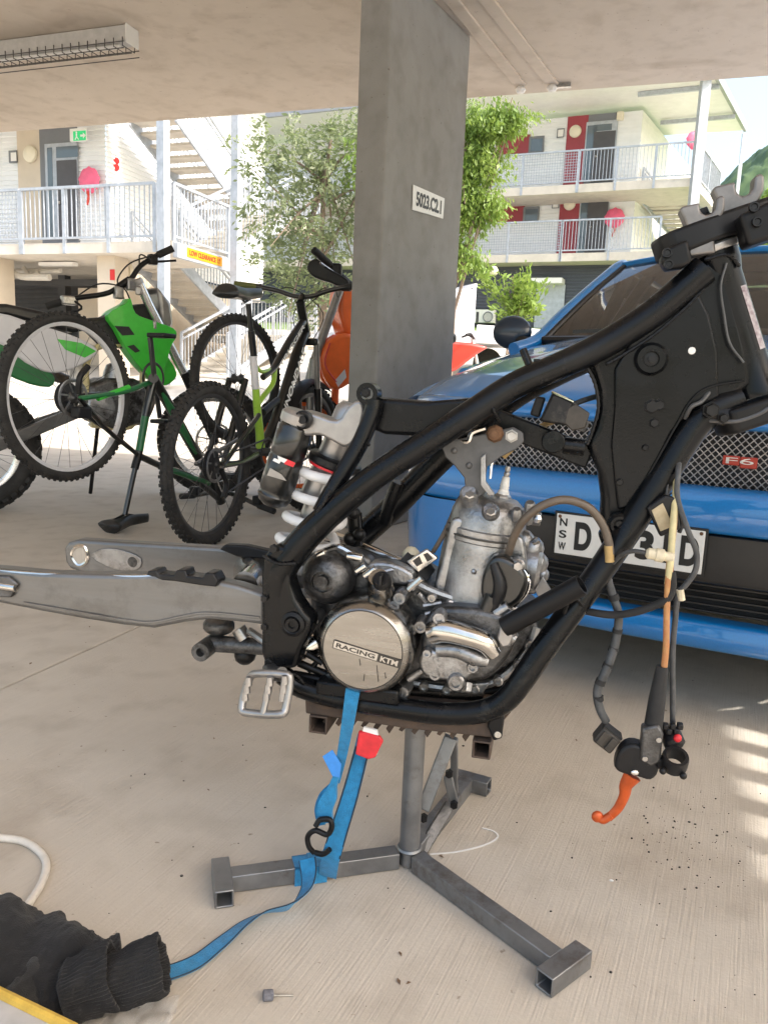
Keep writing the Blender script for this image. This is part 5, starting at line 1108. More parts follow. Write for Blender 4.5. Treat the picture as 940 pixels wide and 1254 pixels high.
# jack lever linkage on the far side
S_('lever_arm', MB().bar(B(552, 902, -.06), B(518, 990, -.03), .022, .02, bv), bevel=.002)
S_('lever_arm', MB().bar(B(556, 905, -.07), B(556, 972, -.12), .012, .012, bv), bevel=.002)
S_('lever_link', MB().bar(B(548, 950, -.08), B(556, 985, -.09), .016, .006, bv), bevel=.002)
S_('lever_brace', MB().bar(B(516, 1042, -.03), B(550, 985, -.10), .02, .01, bv), 'cast_dark', bevel=.002)
for (x, y, v) in ((550, 946, -.07), (519, 1000, -.02), (556, 984, -.08)): S_('pivot_bolt', MB().lathe([(.007, 0), (.007, .008), (0, .008)], B(x, y, v), bv, 6), 'dark_bolt', sharp=20)
# ---- tie-down strap
st = thing('tie_down_strap', gz(380, 1070), 'bright blue ratchet tie down strap wrapped round the stand leg', 'strap')
def SB(name, pts, sides, w, m='strap_blue', th=.002):
    p = crom(pts, 6); o = MB().ribbon(p, sides, w, th).build(name, m, st); 
    mb = MB()
    return o
legv = (fL - Cg).normalized(); fz = V((-math.sin(TH), -math.cos(TH), 0))
SB('webbing', [B(434, 832, .122), B(430, 858, .126), B(425, 890, .118), B(418, 928, .10), B(412, 958, .092)], bu, [.022, .020, .018, .015, .010])
SB('webbing', [B(446, 900, .07), B(440, 930, .08), B(428, 975, .09), B(414, 1020, .10), B(405, 1050, .105), gz(401, 1073, .016)], bu, [.020, .024, .026, .027, .028, .028])
for o_ in (-.012, .012):
    p = crom([B(444, 915, .0815) + bu * o_ * .85, B(428, 975, .0915) + bu * o_, B(414, 1020, .1015) + bu * o_ * 1.1, B(405, 1050, .1065) + bu * o_ * 1.15], 5)
    MB().ribbon(p, bu, .0022, .0012).build('edge_stitch', 'strap_edge', st)
SB('webbing_knot', [B(413, 946, .094), B(408, 962, .097), B(404, 975, .10), B(398, 990, .105), B(399, 1006, .105)], bu, [.008, .012, .022, .024, .022], th=.008)
SB('webbing_loop', [B(407, 962, .085), B(396, 975, .09), B(391, 992, .09), B(394, 1010, .095)], bu, [.01, .014, .014, .012], th=.006)
# wrap round the leg
lp = Cg + legv * ((gz(380, 1066, .02) - Cg).dot(legv)); sdv = V((-legv.y, legv.x, 0)); h2 = tw / 2 + .003
ring = [lp + sdv * h2 + ez * h2, lp - sdv * h2 + ez * h2, lp - sdv * h2 - ez * (h2 - .004), lp + sdv * h2 - ez * (h2 - .004)]
MB().tube(ring, .002, 6, closed=True).build('wrap_core', 'strap_blue', st)
for kk in (0, 1):
    off = legv * (-.012 + kk * .024) ; q = [p + off for p in ring]; vs = []
    mb = MB()
    for i in range(4):
        a, b = q[i], q[(i + 1) % 4]; mb.add([a - legv * .013, a + legv * .013, b + legv * .013, b - legv * .013], [(0, 1, 2, 3)])
    o = mb.build('leg_wrap', 'strap_blue', st, smooth=False); md = o.modifiers.new('s', 'SOLIDIFY'); md.thickness = .003
MB().tube(crom([B(384, 1044, .11), B(378, 1036, .115), B(377, 1024, .115), B(386, 1017, .115), B(400, 1022, .115), B(406, 1014, .115), B(404, 1004, .115), B(392, 1004, .115), B(386, 1012, .118)], 6), .0042, 10).build('hook', 'dark_bolt', st)
MB().tube(crom([B(386, 1044, .11), B(396, 1046, .112), B(404, 1040, .112)], 4), .0042, 10).build('hook_tip', 'dark_bolt', st)
MB().prism([B(395, 926, .105), B(407, 918, .105), B(418, 936, .105), B(416, 952, .105), B(407, 950, .105)], bv * .001).build('fabric_tag', 'tag_blue', st, smooth=False)
tail = [gz(376, 1052, .045), gz(378, 1072, .03), gz(374, 1090, .022), gz(355, 1110, .014), gz(325, 1117, .012), gz(300, 1130, .010), gz(270, 1155, .008), gz(240, 1178, .005), gz(205, 1192, .005), gz(170, 1200, .006)]
sds = [bu * 1.0, bu * .8 + ez * .4, V((.6, -.6, .5)), V((.3, -.5, .8)), V((.1, -.7, .6)), V((.2, -.8, .35)), V((.3, -.8, .12)), V((.35, -.85, .02)), V((.3, -.9, 0)), V((.2, -.9, 0))]
p = crom(tail, 6); MB().ribbon(p, lerpl(sds, len(p)), .026, .002).build('strap_tail', 'strap_blue', st)
for sg_ in (-1, 1):
    ss_ = lerpl(sds, len(p)); e_ = []
    for i in range(len(p)):
        t = (p[min(i + 1, len(p) - 1)] - p[max(i - 1, 0)]).normalized(); s_ = (ss_[i] - t * ss_[i].dot(t)).normalized(); e_.append(p[i] + s_ * (.0125 * sg_) + (ez * .0006))
    MB().tube(e_, .0011, 5).build('edge_stitch', 'strap_edge', st)
# red tag with stitched head
rt = thing('warning_tag', B(452, 925, .1), 'small red plastic tag hanging from the strap under the stand beam', 'tag')
MB().prism([B(440, 893, .100), B(466, 900, .100), B(470, 906, .100), B(460, 926, .105), B(452, 928, .105), B(436, 922, .103)], bv * .006).build('tag_body', 'tag_red', rt, bevel=.002)
MB().prism([B(446, 889, .098), B(462, 893, .098), B(464, 900, .1), B(444, 896, .1)], bv * .004).build('tag_head', 'paper_white', rt, smooth=False)
# ---- hanging controls
def wire(parent, pts, r, m, name='cable', n=10): return MB().tube(crom([B(*q) for q in pts], 6), r, n).build(name, m, parent)
cl = thing('clutch_lever_assembly', B(800, 950, .1), 'black hydraulic clutch master cylinder with orange lever dangling on its hose', 'lever')
wire(cl, [(829, 560, .02), (827, 600, .05), (824, 650, .08), (819, 690, .1), (816, 740, .1), (815, 790, .1), (812, 822, .1)], [.0042, .0042, .0044], 'hose_orange', 'hose')
wire(cl, [(829, 560, .021), (827, 600, .05), (823, 650, .081), (820, 690, .101), (817, 715, .1)], .0046, 'hose_clear', 'hose_sleeve')
MB().tube(BP([(810, 816, .1), (804, 856, .1), (798, 898, .1)]), [.0075, .011, .0125], 14).build('boot', 'rubber', cl)
mc = MB().prismf(BP([(786, 892), (806, 888), (812, 900), (808, 934), (796, 940), (783, 930)], .095), bv * .02).build('reservoir', 'cast_dark', cl, bevel=.003)
for (x, y) in ((789, 929), (806, 906)): MB().lathe([(.0035, 0), (.0035, .002), (.001, .002)], B(x, y, .115), bv, 10).build('screw', 'bolt_steel', mc)
MB().prismf(crom(BP([(752, 940), (760, 918), (778, 912), (800, 925), (806, 945), (796, 956), (780, 952), (762, 948)], .085), 3, True), bv * .026).build('perch', 'black_plastic', cl, bevel=.005, bseg=3)
x_, y_, z_ = frame_of(bv * .5 + ez * .85)
MB().lathe([(.0165, 0), (.0175, .004), (.0175, .018), (.0165, .022), (.0125, .022), (.012, .0), (.0165, 0)], B(824, 938, .1), bv * .45 + ez * .9, 24).build('bar_clamp', 'black_plastic', cl)
MB().bar(B(800, 930, .1), B(815, 936, .1), .016, .016, bv).build('clamp_arm', 'black_plastic', cl, bevel=.003)
for (x, y) in ((811, 944), (836, 950)): MB().sphere(B(x, y, .118), .005, 10).build('clamp_bolt', 'dark_bolt', cl)
MB().sphere(B(777, 946, .112), .006, 10, sc=(1, .5, .7)).build('pivot_pin', 'chrome', cl)
lpts = crom(BP([(774, 950, .1), (766, 962, .1), (764, 974, .1), (756, 990, .1), (744, 1002, .1)]), 5)
lv_ = MB().tube(lpts, [.0125, .009, .0072, .0066, .006], 12, flat=.6, hint=bu).build('lever', 'lever_orange', cl)
MB().tube(crom(BP([(748, 998, .1), (738, 1004, .1), (730, 1001, .1)]), 4), [.0055, .006, .004], 10).build('lever_tip', 'lever_orange', cl)
MB().sphere(B(731, 1000, .1), .0085, 14, sc=(1, .7, 1)).build('lever_ball', 'lever_orange', cl)
ks = thing('kill_switch', B(823, 905, .08), 'round black kill switch with red button hanging on its cable', 'switch')
wire(ks, [(832, 548, .01), (830, 575, .05), (829, 610, .06), (842, 650, .08), (852, 676, .08), (851, 698, .08), (840, 715, .08), (830, 728, .08), (826, 760, .08), (823, 800, .08), (823, 850, .08), (823, 888, .08)], .0038, 'loom_grey')
wire(ks, [(826, 600, .05), (815, 612, .04), (808, 640, .04)], .0012, 'loom_grey', 'thin_wire', 6)
MB().lathe([(.006, -.012), (.013, -.006), (.0145, 0), (.0145, .014), (.010, .018), (0, .018)], B(821, 900, .08), V(bv) * .75 + bu * .3 - ez * .55, 16).build('switch_body', 'black_plastic', ks)
for k in range(5): MB().box(B(814 + k * 4.5, 889 + (k % 2) * 6, .092), (.008, .01, .009), (bu, bv, ez)).build('switch_rib', 'black_plastic', ks, bevel=.002)
MB().sphere(B(829, 904, .098), .0058, 10, sc=(1, .8, 1)).build('button', 'tag_red', ks)
MB().tube(BP([(834, 735, .082), (832, 722, .082)]), .005, 8).build('cable_tie', 'connector_white', ks)
wc = thing('wiring_plug', B(742, 905, .09), 'square brown wiring plug hanging at the end of a taped loom', 'connector')
wire(wc, [(760, 660, .04), (752, 690, .06), (744, 705, .06), (750, 730, .06), (757, 755, .065), (752, 790, .07), (741, 822, .08), (731, 845, .085), (734, 868, .09), (742, 884, .09)], [.004, .0052, .0056, .006, .0064, .0062, .0058], 'loom_grey', 'loom')
for (x, y, v, dx, dy) in ((756, 770, .067, -2, 10), (752, 792, .07, -5, 12), (745, 812, .077, -6, 14), (736, 832, .083, -5, 12), (732, 852, .087, 1, 12), (750, 728, .06, 4, 14)):
    MB().tube([B(x, y, v), B(x + dx * .5, y + dy * .5, v)], .0072, 10).build('tape_wrap', 'rubber', wc)
x_ = (bu * .82 - ez * .55).normalized(); y_ = (ez * .82 + bu * .5).normalized()
hb_ = MB().box(B(742, 903, .09), (.030, .026, .026), (x_, y_, x_.cross(y_))).build('housing', 'connector_brown', wc, bevel=.003)
for k in (-1, 1): MB().box(B(742, 903, .09) + x_ * (.007 * k) + bv * .0145, (.010, .02, .004), (x_, y_, x_.cross(y_))).build('latch', 'connector_brown', hb_, bevel=.001)
MB().box(B(742, 903, .09) + y_ * .014, (.03, .004, .02), (x_, y_, x_.cross(y_))).build('seal', 'rubber', hb_, bevel=.001)
rl_ = thing('relay_box', B(812, 650, .06), 'small black relay box with worn tan face hanging by the frame down tube', 'relay')
MB().prismf(BP([(791, 622), (814, 606), (828, 610), (833, 648), (808, 658)], .05), bv * .012).build('casing', 'black_plastic', rl_, bevel=.003, bseg=3)
MB().prismf(BP([(797, 625), (811, 616), (822, 640), (820, 646), (808, 651)], .0625), bv * .0015).build('worn_face', 'relay_face', rl_, bevel=.001)
MB().tube(crom(BP([(828, 612, .05), (834, 640, .05), (831, 652, .055)]), 4), .003, 8).build('edge_trim', 'rubber', rl_)
MB().tube(crom(BP([(815, 608, .05), (818, 590, .045), (826, 570, .03)]), 4), .0015, 6).build('hanging_wire', 'loom_grey', rl_)
cn = thing('bullet_connector', B(805, 680, .09), 'cream plastic bullet connector with red wires joined to a black hose', 'connector')
MB().lathe([(.004, 0), (.0075, .003), (.0075, .012), (.009, .013), (.009, .022), (.0065, .024), (.0065, .034), (.004, .036)], B(790, 677, .1), B(818, 682, .1) - B(790, 677, .1), 12).build('shell', 'connector_white', cn)
wire(cn, [(790, 677, .1), (775, 675, .095), (760, 680, .08), (745, 696, .06), (735, 712, .05)], .003, 'loom_grey', 'lead')
for k in range(3): wire(cn, [(816, 680 + k, .1), (822, 684 + k, .1), (823 - k, 698, .1), (821 - k, 708, .1)], .0014, ('wire_red', 'wire_red', 'connector_white')[k], 'wire', 6)
wire(cn, [(822, 700, .1), (823, 718, .1), (817, 733, .1), (800, 742, .095), (775, 750, .09), (748, 753, .08), (720, 749, .07), (698, 744, .06)], .0052, 'rubber', 'sheath')
# ---- things on the floor at lower left
gt = thing('black_trousers', gz(110, 1200), 'crumpled black fabric garment with ribbed elastic cuff lying on the floor', 'garment')
rg = random.Random(12)
def blob(c, ax, ay, h, name, m, seed, cuff=None, nu=56, nv=28):
    def f(u, v):
        a = 2 * math.pi * u; t = v * math.pi / 2; r = math.cos(t) ** .45; z = math.sin(t)
        x, y = math.cos(a) * r * ax, math.sin(a) * r * ay
        w = NZ.fractal(V((x * 9 + seed, y * 9, z * 1.2)), 1, 2, 4) * .022 + abs(NZ.noise(V((x * 16 + seed, y * 16 + 5, z * 2)))) * .03 + abs(NZ.noise(V((x * 36 + y * 20, seed, y * 30)))) * .008
        k = 1 + w * 1.6
        return V((c.x + x * k, c.y + y * k, max(.002, h * z * (1 + w * 6) + w * .35 * (z > .05))))
    return MB().grid(f, nu, nv).build(name, m, gt)
def leg_tube(path, rads, name, m, seed, fold=.012, nu=170, nv=90, flat=.72):
    pp = crom(path, 10); rr = lerpl(rads, len(pp))
    def f(u, v):
        k = u * (len(pp) - 1); i = min(int(k), len(pp) - 2); c = pp[i].lerp(pp[i + 1], k - i); r = rr[i] + (rr[i + 1] - rr[i]) * (k - i)
        t = (pp[min(i + 1, len(pp) - 1)] - pp[max(i - 1, 0)]).normalized(); s = V((t.y, -t.x, 0)).normalized(); a = 2 * math.pi * v
        q = V((math.cos(a) * 1.3, math.sin(a) * 1.3, u * 7 + seed))
        w = NZ.noise(q * .8) * .9; l = u * 13 + w * 5 + math.sin(a + seed) * 1.4
        d = fold * (.5 * math.sin(l) + .12 * math.sin(2.1 * l + 1)) * (.55 + .9 * NZ.noise(q * 1.4 + V((3, 1, 0)))) + .016 * NZ.noise(q * 1.1) + .003 * NZ.noise(q * 5)
        e = min(1, u / .06, (1 - u) / .02 + .35); R = (r + d) * (max(.05, e) ** .5)
        p = c + s * (math.cos(a) * R * 1.12) + ez * (r * flat * .9 + math.sin(a) * R * flat); return V((p.x, p.y, max(.003 + .002 * NZ.noise(q * 9), p.z)))
    return MB().grid(f, nu, nv).build(name, m, gt)
leg_tube([gz(-90, 1185), gz(-10, 1196), gz(50, 1208), gz(105, 1214), gz(150, 1206)], [.068, .063, .055, .046, .041], 'leg_fabric', 'garment', 3.3, .007)
leg_tube([gz(-60, 1225), gz(0, 1228), gz(60, 1236), gz(120, 1232)], [.045, .045, .038, .026], 'inner_fabric', 'garment_mesh', 9.3, .005)
# cuff: ribbed rolled ring opening to the right
cdir = (gz(205, 1176) - gz(120, 1190)).normalized(); cq = gz(170, 1200, .042); cx_, cy_, cz_ = frame_of(cdir + ez * .25)
def cuff(c, L0, R0, R1, name, seed, m='garment', flat=.8):
    prof = [(0.0, R0 * .8), (.08, R0), (.3, (R0 + R1) / 2), (.7, R1), (.93, R1 * 1.02), (1.0, R1 * .97), (.96, R1 * .86), (.75, R1 * .78), (.4, R1 * .7)]
    pp = crom([V((a, b, 0)) for a, b in prof], 4)
    def f(u, v):
        a = 2 * math.pi * u; k = v * (len(pp) - 1); i = min(int(k), len(pp) - 2); q = pp[i].lerp(pp[i + 1], k - i)
        e = V((math.cos(a), math.sin(a), q.x * 2 + seed)); w = .007 * NZ.noise(e * 1.2) + .004 * NZ.noise(e * 2.6)
        r = q.y + w + .0013 * math.sin(46 * a + 3 * w * 100) * (1 if q.x > .15 else .3)
        p = c + (cx_ * (math.cos(a) * flat) + cy_ * math.sin(a)) * r + cz_ * (q.x * L0 + w * .8); return V((p.x, p.y, max(.003, p.z)))
    return MB().grid(f, 240, 40).build(name, m, gt)
cuff(cq - cdir * .04, .072, .034, .040, 'ribbed_cuff', 1.0); cuff(cq - cdir * .085, .058, .037, .042, 'cuff_roll', 5.0)
cb_ = thing('white_cable', gz(40, 1060), 'loop of white round cable lying on the floor beside the black garment', 'cable')
MB().tube(crom([gz(x, y, .006) for x, y in ((-40, 1022), (0, 1026), (28, 1030), (48, 1042), (57, 1058), (52, 1080), (36, 1106), (20, 1130))], 6), .0062, 10).build('cord', 'cable_white', cb_)
MB().tube(crom([gz(x, y, .006) for x, y in ((-20, 1090), (0, 1100), (4, 1112), (-4, 1122))], 5), .0062, 10).build('cord_end', 'cable_white', cb_)
fl = thing('yellow_edged_case', gz(20, 1270), 'corner of a grey case with yellow edge at the bottom beside the garment', 'case')
a, b = gz(-40, 1198, .095), gz(92, 1262, .095); d = (b - a).normalized(); pn = V((d.y, -d.x, 0)); pn = pn if pn.y < 0 else -pn
MB().prism([a, b, b + pn * .12, a + pn * .12], V((0, 0, -.09))).build('lid', 'case_grey', fl, smooth=False, bevel=.003)
MB().tube([a + ez * .001, b + ez * .001], .006, 8).build('edge_strip', 'yellow_edge', fl)
pf = thing('plastic_film', gz(160, 1245), 'crinkled clear plastic film lying below the ribbed cuff', 'film')
cpl = gz(165, 1243)
def pff(u, v):
    x = (u - .5) * .10; y = (v - .5) * .05
    return cpl + V((x, y, .003 + .014 * abs(NZ.noise(V((x * 30, y * 36, 2)))) + .004 * abs(NZ.noise(V((x * 80, y * 80, 7))))))
MB().grid(pff, 40, 22).build('sheet', 'clear_film', pf)
gs = thing('grinding_point', gz(330, 1222), 'small grey mounted grinding stone with metal shank lying on the floor', 'tool')
a = gz(326, 1219, .007); sdn = (gz(356, 1217, .004) - a).normalized()
MB().lathe([(.0055, -.004), (.0068, -.003), (.0068, .008), (.0055, .009)], a, sdn, 16).build('stone', 'abrasive', gs); MB().cyl(a + sdn * .008, a + sdn * .034 - ez * .002, .0015, 8).build('shank', 'bolt_steel', gs)
# grit, crumbs and leaves on the floor
rg = random.Random(21); mb = MB()
for i in range(210):
    if i < 120: x, y = rg.gauss(838, 40), rg.gauss(1030, 34)
    else: x, y = rg.uniform(60, 930), rg.uniform(790, 1250)
    r = .0005 + .0016 * rg.random() ** 2.5; p = gz(x, y); mb.sphere(V((p.x, p.y, r * .6)), r, 6, sc=(rg.uniform(.7, 1.6), rg.uniform(.7, 1.3), .8))
stuff(tag(mb.build('floor_grit', 'grit'), 'scattered dark grit crumbs on the concrete floor', 'grit'))
mb = MB()
for (x, y) in ((490, 1169), (500, 1205), (488, 1203), (255, 968), (110, 768), (38, 813), (705, 907), (262, 905), (540, 1050)):
    p = gz(x, y); a = rg.uniform(0, 3); u_ = V((math.cos(a), math.sin(a), 0)); w_ = V((-u_.y, u_.x, 0)); l = rg.uniform(.004, .008)
    mb.add([p - u_ * l + ez * .001, p + w_ * l * .45 + ez * .003, p + u_ * l + ez * .0015, p - w_ * l * .4 + ez * .002], [(0, 1, 2, 3)])
stuff(tag(mb.build('leaf_litter', 'leaf_litter', smooth=False), 'few tiny dry brown leaf scraps on the concrete floor', 'leaves'))
p = gz(748, 1079); tag(MB().sphere(V((p.x, p.y, .001)), .004, 8, sc=(1, .7, .3)).build('white_chip', 'paper_white'), 'tiny white chip on the floor between grit and stand foot', 'chip')
# chalk-like scrape curve beside the post
tag(MB().ribbon(crom([gz(x, y, .0012) for x, y in ((526, 1046), (560, 1043), (595, 1034), (609, 1025), (604, 1018), (590, 1014))], 6), V((0.3, 1, 0)), .0035, .0008).build('scrape_mark', 'paper_white'), 'thin pale curved scrape on the floor beside the stand post', 'mark')
# ============================================================ BLUE CAR
PSI = rad(30)
mat('mirror_shade_blue', (0.006, 0.02, 0.045), 0.35, coat=0.5)  # car blue darkened so the mirror shells carry their shade
cf = V((-math.sin(PSI), -math.cos(PSI), 0)); cs = V((math.cos(PSI), -math.sin(PSI), 0))
C0 = gz(770, 665, .41); C0 = V((C0.x, C0.y, 0))
def K(s, b, z): return C0 + cs * s - cf * b + ez * z
car = thing('blue_car', K(0, 2.3, 0), 'bright blue sedan parked nose out with mesh grille and white number plate', 'car')
def A_(name, mb, m, parent=None, **k): return mb.build(name, m, parent or car, **k)
def plan(s):
    a = abs(s); return .13 * s * s + .62 * max(0, (a - .52) / .40) ** 2.2
def lerp_t(tab, x):
    for i in range(len(tab) - 1):
        if x <= tab[i + 1][0]:
            t = (x - tab[i][0]) / (tab[i + 1][0] - tab[i][0]); t = max(0, t); return tab[i][1] + (tab[i + 1][1] - tab[i][1]) * t
    return tab[-1][1]
def strip(prof, s0, s1, ns=48, wrap=True):
    """loft a (z,b) profile over s"""
    pr = [V((p[0], p[1], 0)) for p in prof]; pr = crom(pr, 4); n = len(pr) - 1; mb = MB()
    def f(u, v):
        s = s0 + (s1 - s0) * u; q = pr[min(n, int(round(v * n)))]; return K(s, plan(s) + q.y, q.x)
    return mb.grid(f, ns, n)
S9 = .905
A_('front_lip', strip([(.165, .06), (.175, .005), (.20, -.015), (.225, -.012), (.243, .0), (.245, .05)], -S9, S9), 'car_blue')
A_('bumper', strip([(.455, .06), (.458, .0), (.47, -.022), (.50, -.030), (.545, -.022), (.562, -.005), (.57, .05)], -S9, S9, 64), 'car_blue')
A_('bumper_corner', strip([(.243, .0), (.30, -.012), (.36, -.018), (.46, -.024)], -S9, -.45, 24), 'car_blue'); A_('bumper_corner', strip([(.243, .0), (.30, -.012), (.36, -.018), (.46, -.024)], .45, S9, 24), 'car_blue')
A_('number_plate_bar', strip([(.33, .07), (.335, .005), (.36, -.006), (.44, -.006), (.456, .0), (.458, .05)], -.45, .45), 'car_black')
A_('lower_intake', strip([(.24, .12), (.28, .13), (.335, .12)], -.45, .45), 'car_black_matt')
for k in range(5):
    z = .256 + k * .016; A_('intake_slat', MB().tube([K(s / 10, plan(s / 10) + .06, z) for s in range(-4, 5)], .0035, 6), 'car_black')
for sg_ in (-1, 1):
    A_('intake_side', strip([(.24, .03), (.28, .012), (.34, .02)], sg_ * .40, sg_ * .45, 6), 'car_black'); A_('fog_lamp', MB().lathe([(.03, 0), (.035, .01), (.025, .015), (0, .016)], K(sg_ * .37, plan(.37) + .07, .295), cf, 16), 'lamp_glass')
A_('grille_back', strip([(.565, .09), (.62, .1), (.705, .09)], -.62, .62, 30), 'car_black_matt')
# wire mesh grille
mb = MB(); rows = 15; zA_, zB_ = .567, .702
for r in range(rows + 1):
    z = zA_ + (zB_ - zA_) * r / rows; pts = []
    for i in range(0, 141):
        s = -.60 + 1.2 * i / 140; dz = ((i + r) % 2 - .5) * (zB_ - zA_) / rows * .95
        pts.append(K(s, plan(s) + .022 + .012 * math.sin((z - zA_) / (zB_ - zA_) * math.pi) * -1, z + dz))
    mb.tube(pts, .0019, 4, cap=False)
stuff(A_('grille_mesh', mb, 'grille_wire', smooth=False, fixn=False))
A_('grille_top', strip([(.695, .06), (.70, .02), (.707, .004), (.716, .0), (.728, .006), (.74, .03), (.745, .07)], -S9, S9, 64), 'car_blue')
A_('grille_lining', strip([(.560, .06), (.568, .02), (.572, .06)], -.62, .62, 40), 'car_black')
for sg_ in (-1, 1):
    mb = MB()
    def fe(u, v, sg_=sg_):
        z = .556 + .152 * v; edge = .47 + .14 * (4 * (v - .45) ** 2 if v > .45 else -((.45 - v) * .9) ** 2); edge = .53 - .15 * math.exp(-((v - 0.0) / .45) ** 2); s = edge + (S9 - edge) * u
        return K(sg_ * s, plan(s) + (.028 * (1 - min(1, u * 6)) - .012 * math.sin(v * math.pi) * min(1, u * 6)), z)
    A_('grille_corner', mb.grid(fe, 26, 10), 'car_blue')
# badge on grille
bp = K(.225, plan(.225) + .004, .632); bx_ = (K(.35, plan(.35), .6) - K(.27, plan(.27), .6)).normalized(); by_ = ez; bz_ = bx_.cross(by_)
bz_ = bz_ if bz_.dot(cf) > 0 else -bz_
bg_ = A_('badge', MB().box(bp - bx_ * .018, (.036, .022, .006), (bx_, by_, bz_)).box(bp + bx_ * .019 - ez * .003, (.036, .026, .006), (bx_, by_, bz_)), 'badge_red', smooth=False, bevel=.002)
lettering('F6', bp + bz_ * .0036, bx_, by_, .058, .014, 'grille_wire', car, 'badge_lettering', .001)
# hood
def hz(s, b):
    zc = lerp_t([(0, .742), (.08, .775), (.25, .83), (.6, .90), (1.0, .965), (1.35, 1.01)], b); w = abs(s) / .8
    return zc - .045 * w ** 2.2 * (1 - b * .25) - .03 * max(0, w - .75) + .012 * math.exp(-((abs(s) - .42) / .07) ** 2) * min(1, b * 2)
def hoodf(u, v):
    s = -.79 + 1.58 * u; b0 = plan(s) * .86 + .03; b1 = 1.34 + .10 * (1 - (s / .8) ** 2) * -1 + .10; b = b0 + (b1 - b0) * v
    e = min(1, v / .04); return K(s, b, hz(s, b - b0 * .75) - .02 * (1 - e) ** 2)
A_('bonnet', MB().grid(hoodf, 44, 34), 'car_blue')
for sg_ in (-1, 1):
    def fen(u, v, sg_=sg_):
        s = .795 + .115 * math.sin(u * math.pi / 2); b0 = plan(.79) * .86 + .03; b = b0 + .06 + (1.5 - b0) * v
        z = hz(.79, b - b0 * .75) - .008 - .13 * (1 - math.cos(u * math.pi / 2)); return K(sg_ * s, b, z)
    A_('fender', MB().grid(fen, 8, 26), 'car_blue')
    def hl(u, v, sg_=sg_):
        s = .53 + .375 * u; z = .572 + (.150 + .03 * u) * v; b = plan(s) + .02 + .09 * v * v + .10 * u * v; return K(sg_ * s, b, z)
    h_ = A_('headlight', MB().grid(hl, 20, 12), 'car_black'); 
    A_('headlight_corner', MB().sphere(K(sg_ * .865, plan(.865) + .17, .735), .035, 12, (cs, cf, ez), (1.0, 1.4, .6)), 'lamp_glass', h_)
    for q in (.62, .74): A_('lamp_unit', MB().lathe([(.045, 0), (.05, .01), (.035, .018), (0, .02)], K(sg_ * q, plan(q) + .03, .65), cf, 18), 'chrome', h_)
# body sides with wheel arches, cabin, boot
def arch(bc, r, n=14): return [(bc + r * math.cos(math.pi * k / n), .30 + (r) * math.sin(math.pi * k / n)) for k in range(n + 1)]
for sg_ in (-1, 1):
    pl2 = [(.70, .70)] + [q for q in arch(.80, .35)[::-1] if q[0] > .69] + [(1.2, .22), (3.15, .22)] + arch(3.58, .35)[::-1] + [(4.55, .3), (4.62, .6), (4.55, .9), (3.9, .97), (2.5, .95), (1.45, .93), (.9, .84)]
    A_('side_panel', MB().prism([K(sg_ * .905, b, z) for b, z in pl2], cs * (-sg_ * .05)), 'car_blue', smooth=False, bevel=.012)
    A_('wheel_well', MB().prism([K(sg_ * .84, .80 + .36 * math.cos(a), .32 + .36 * math.sin(a)) for a in [2 * math.pi * k / 16 for k in range(16)]], cs * (-sg_ * .2)), 'car_black_matt', smooth=False)
    for bc in (.80, 3.58):
        wc_ = K(sg_ * .78, bc, .325); w_ = A_('wheel', MB().lathe([(.20, -.1), (.30, -.105), (.322, -.08), (.325, 0), (.322, .08), (.30, .105), (.22, .10), (.20, .1)], wc_, cs * sg_, 40), 'tyre_rubber')
        A_('rim', MB().lathe([(.225, .06), (.225, .095), (.20, .085), (.06, .06), (.05, .075), (0, .078)], wc_, cs * sg_, 30), 'fork_silver', w_)
    A_('window_line', MB().tube([K(sg_ * .86, 1.4, .94), K(sg_ * .86, 3.9, .96)], .012, 8), 'car_black')
    A_('b_pillar', MB().tube([K(sg_ * .85, 2.55, .95), K(sg_ * .57, 2.6, 1.43)], .035, 8), 'car_black')
    # mirror
    m0 = K(sg_ * .93, 1.50, 1.02)
    A_('mirror', MB().sphere(m0, .088, 20, (cs, cf, ez), (1.05, .62, .86)), 'mirror_shade_blue', None)
    A_('mirror_arm', MB().tube([K(sg_ * .80, 1.45, .97), K(sg_ * .90, 1.48, .99)], .022, 8), 'car_black')
def wsf(u, v):
    w = .78 - .16 * v; x = 2 * u - 1; s = w * x; b = 1.36 + .10 * x * x + .68 * v; return K(s, b, .985 + .50 * v - .055 * v * v - .035 * x * x * v)
A_('windscreen', MB().grid(wsf, 24, 14), 'car_glass')
A_('screen_surround', MB().tube([wsf(u / 12, 0.0) for u in range(13)], .018, 8), 'car_black')
def roofpt(u, v):
    x = 2 * u - 1; w = .62 + .02 * math.sin(v * math.pi); return K(w * x, 2.03 + .10 * x * x + 1.22 * v, 1.432 + .03 * math.sin(v * 2.7) - (.037 + .01 * v) * x * x)
A_('roof', MB().grid(roofpt, 24, 16), 'car_blue'); A_('headliner', MB().grid(lambda u, v: roofpt(.04 + .92 * u, .04 + .92 * v) - ez * .03, 12, 10), 'interior')
A_('screen_header', MB().tube([wsf(u / 12, .985) + ez * .004 for u in range(13)], .016, 8), 'car_blue')
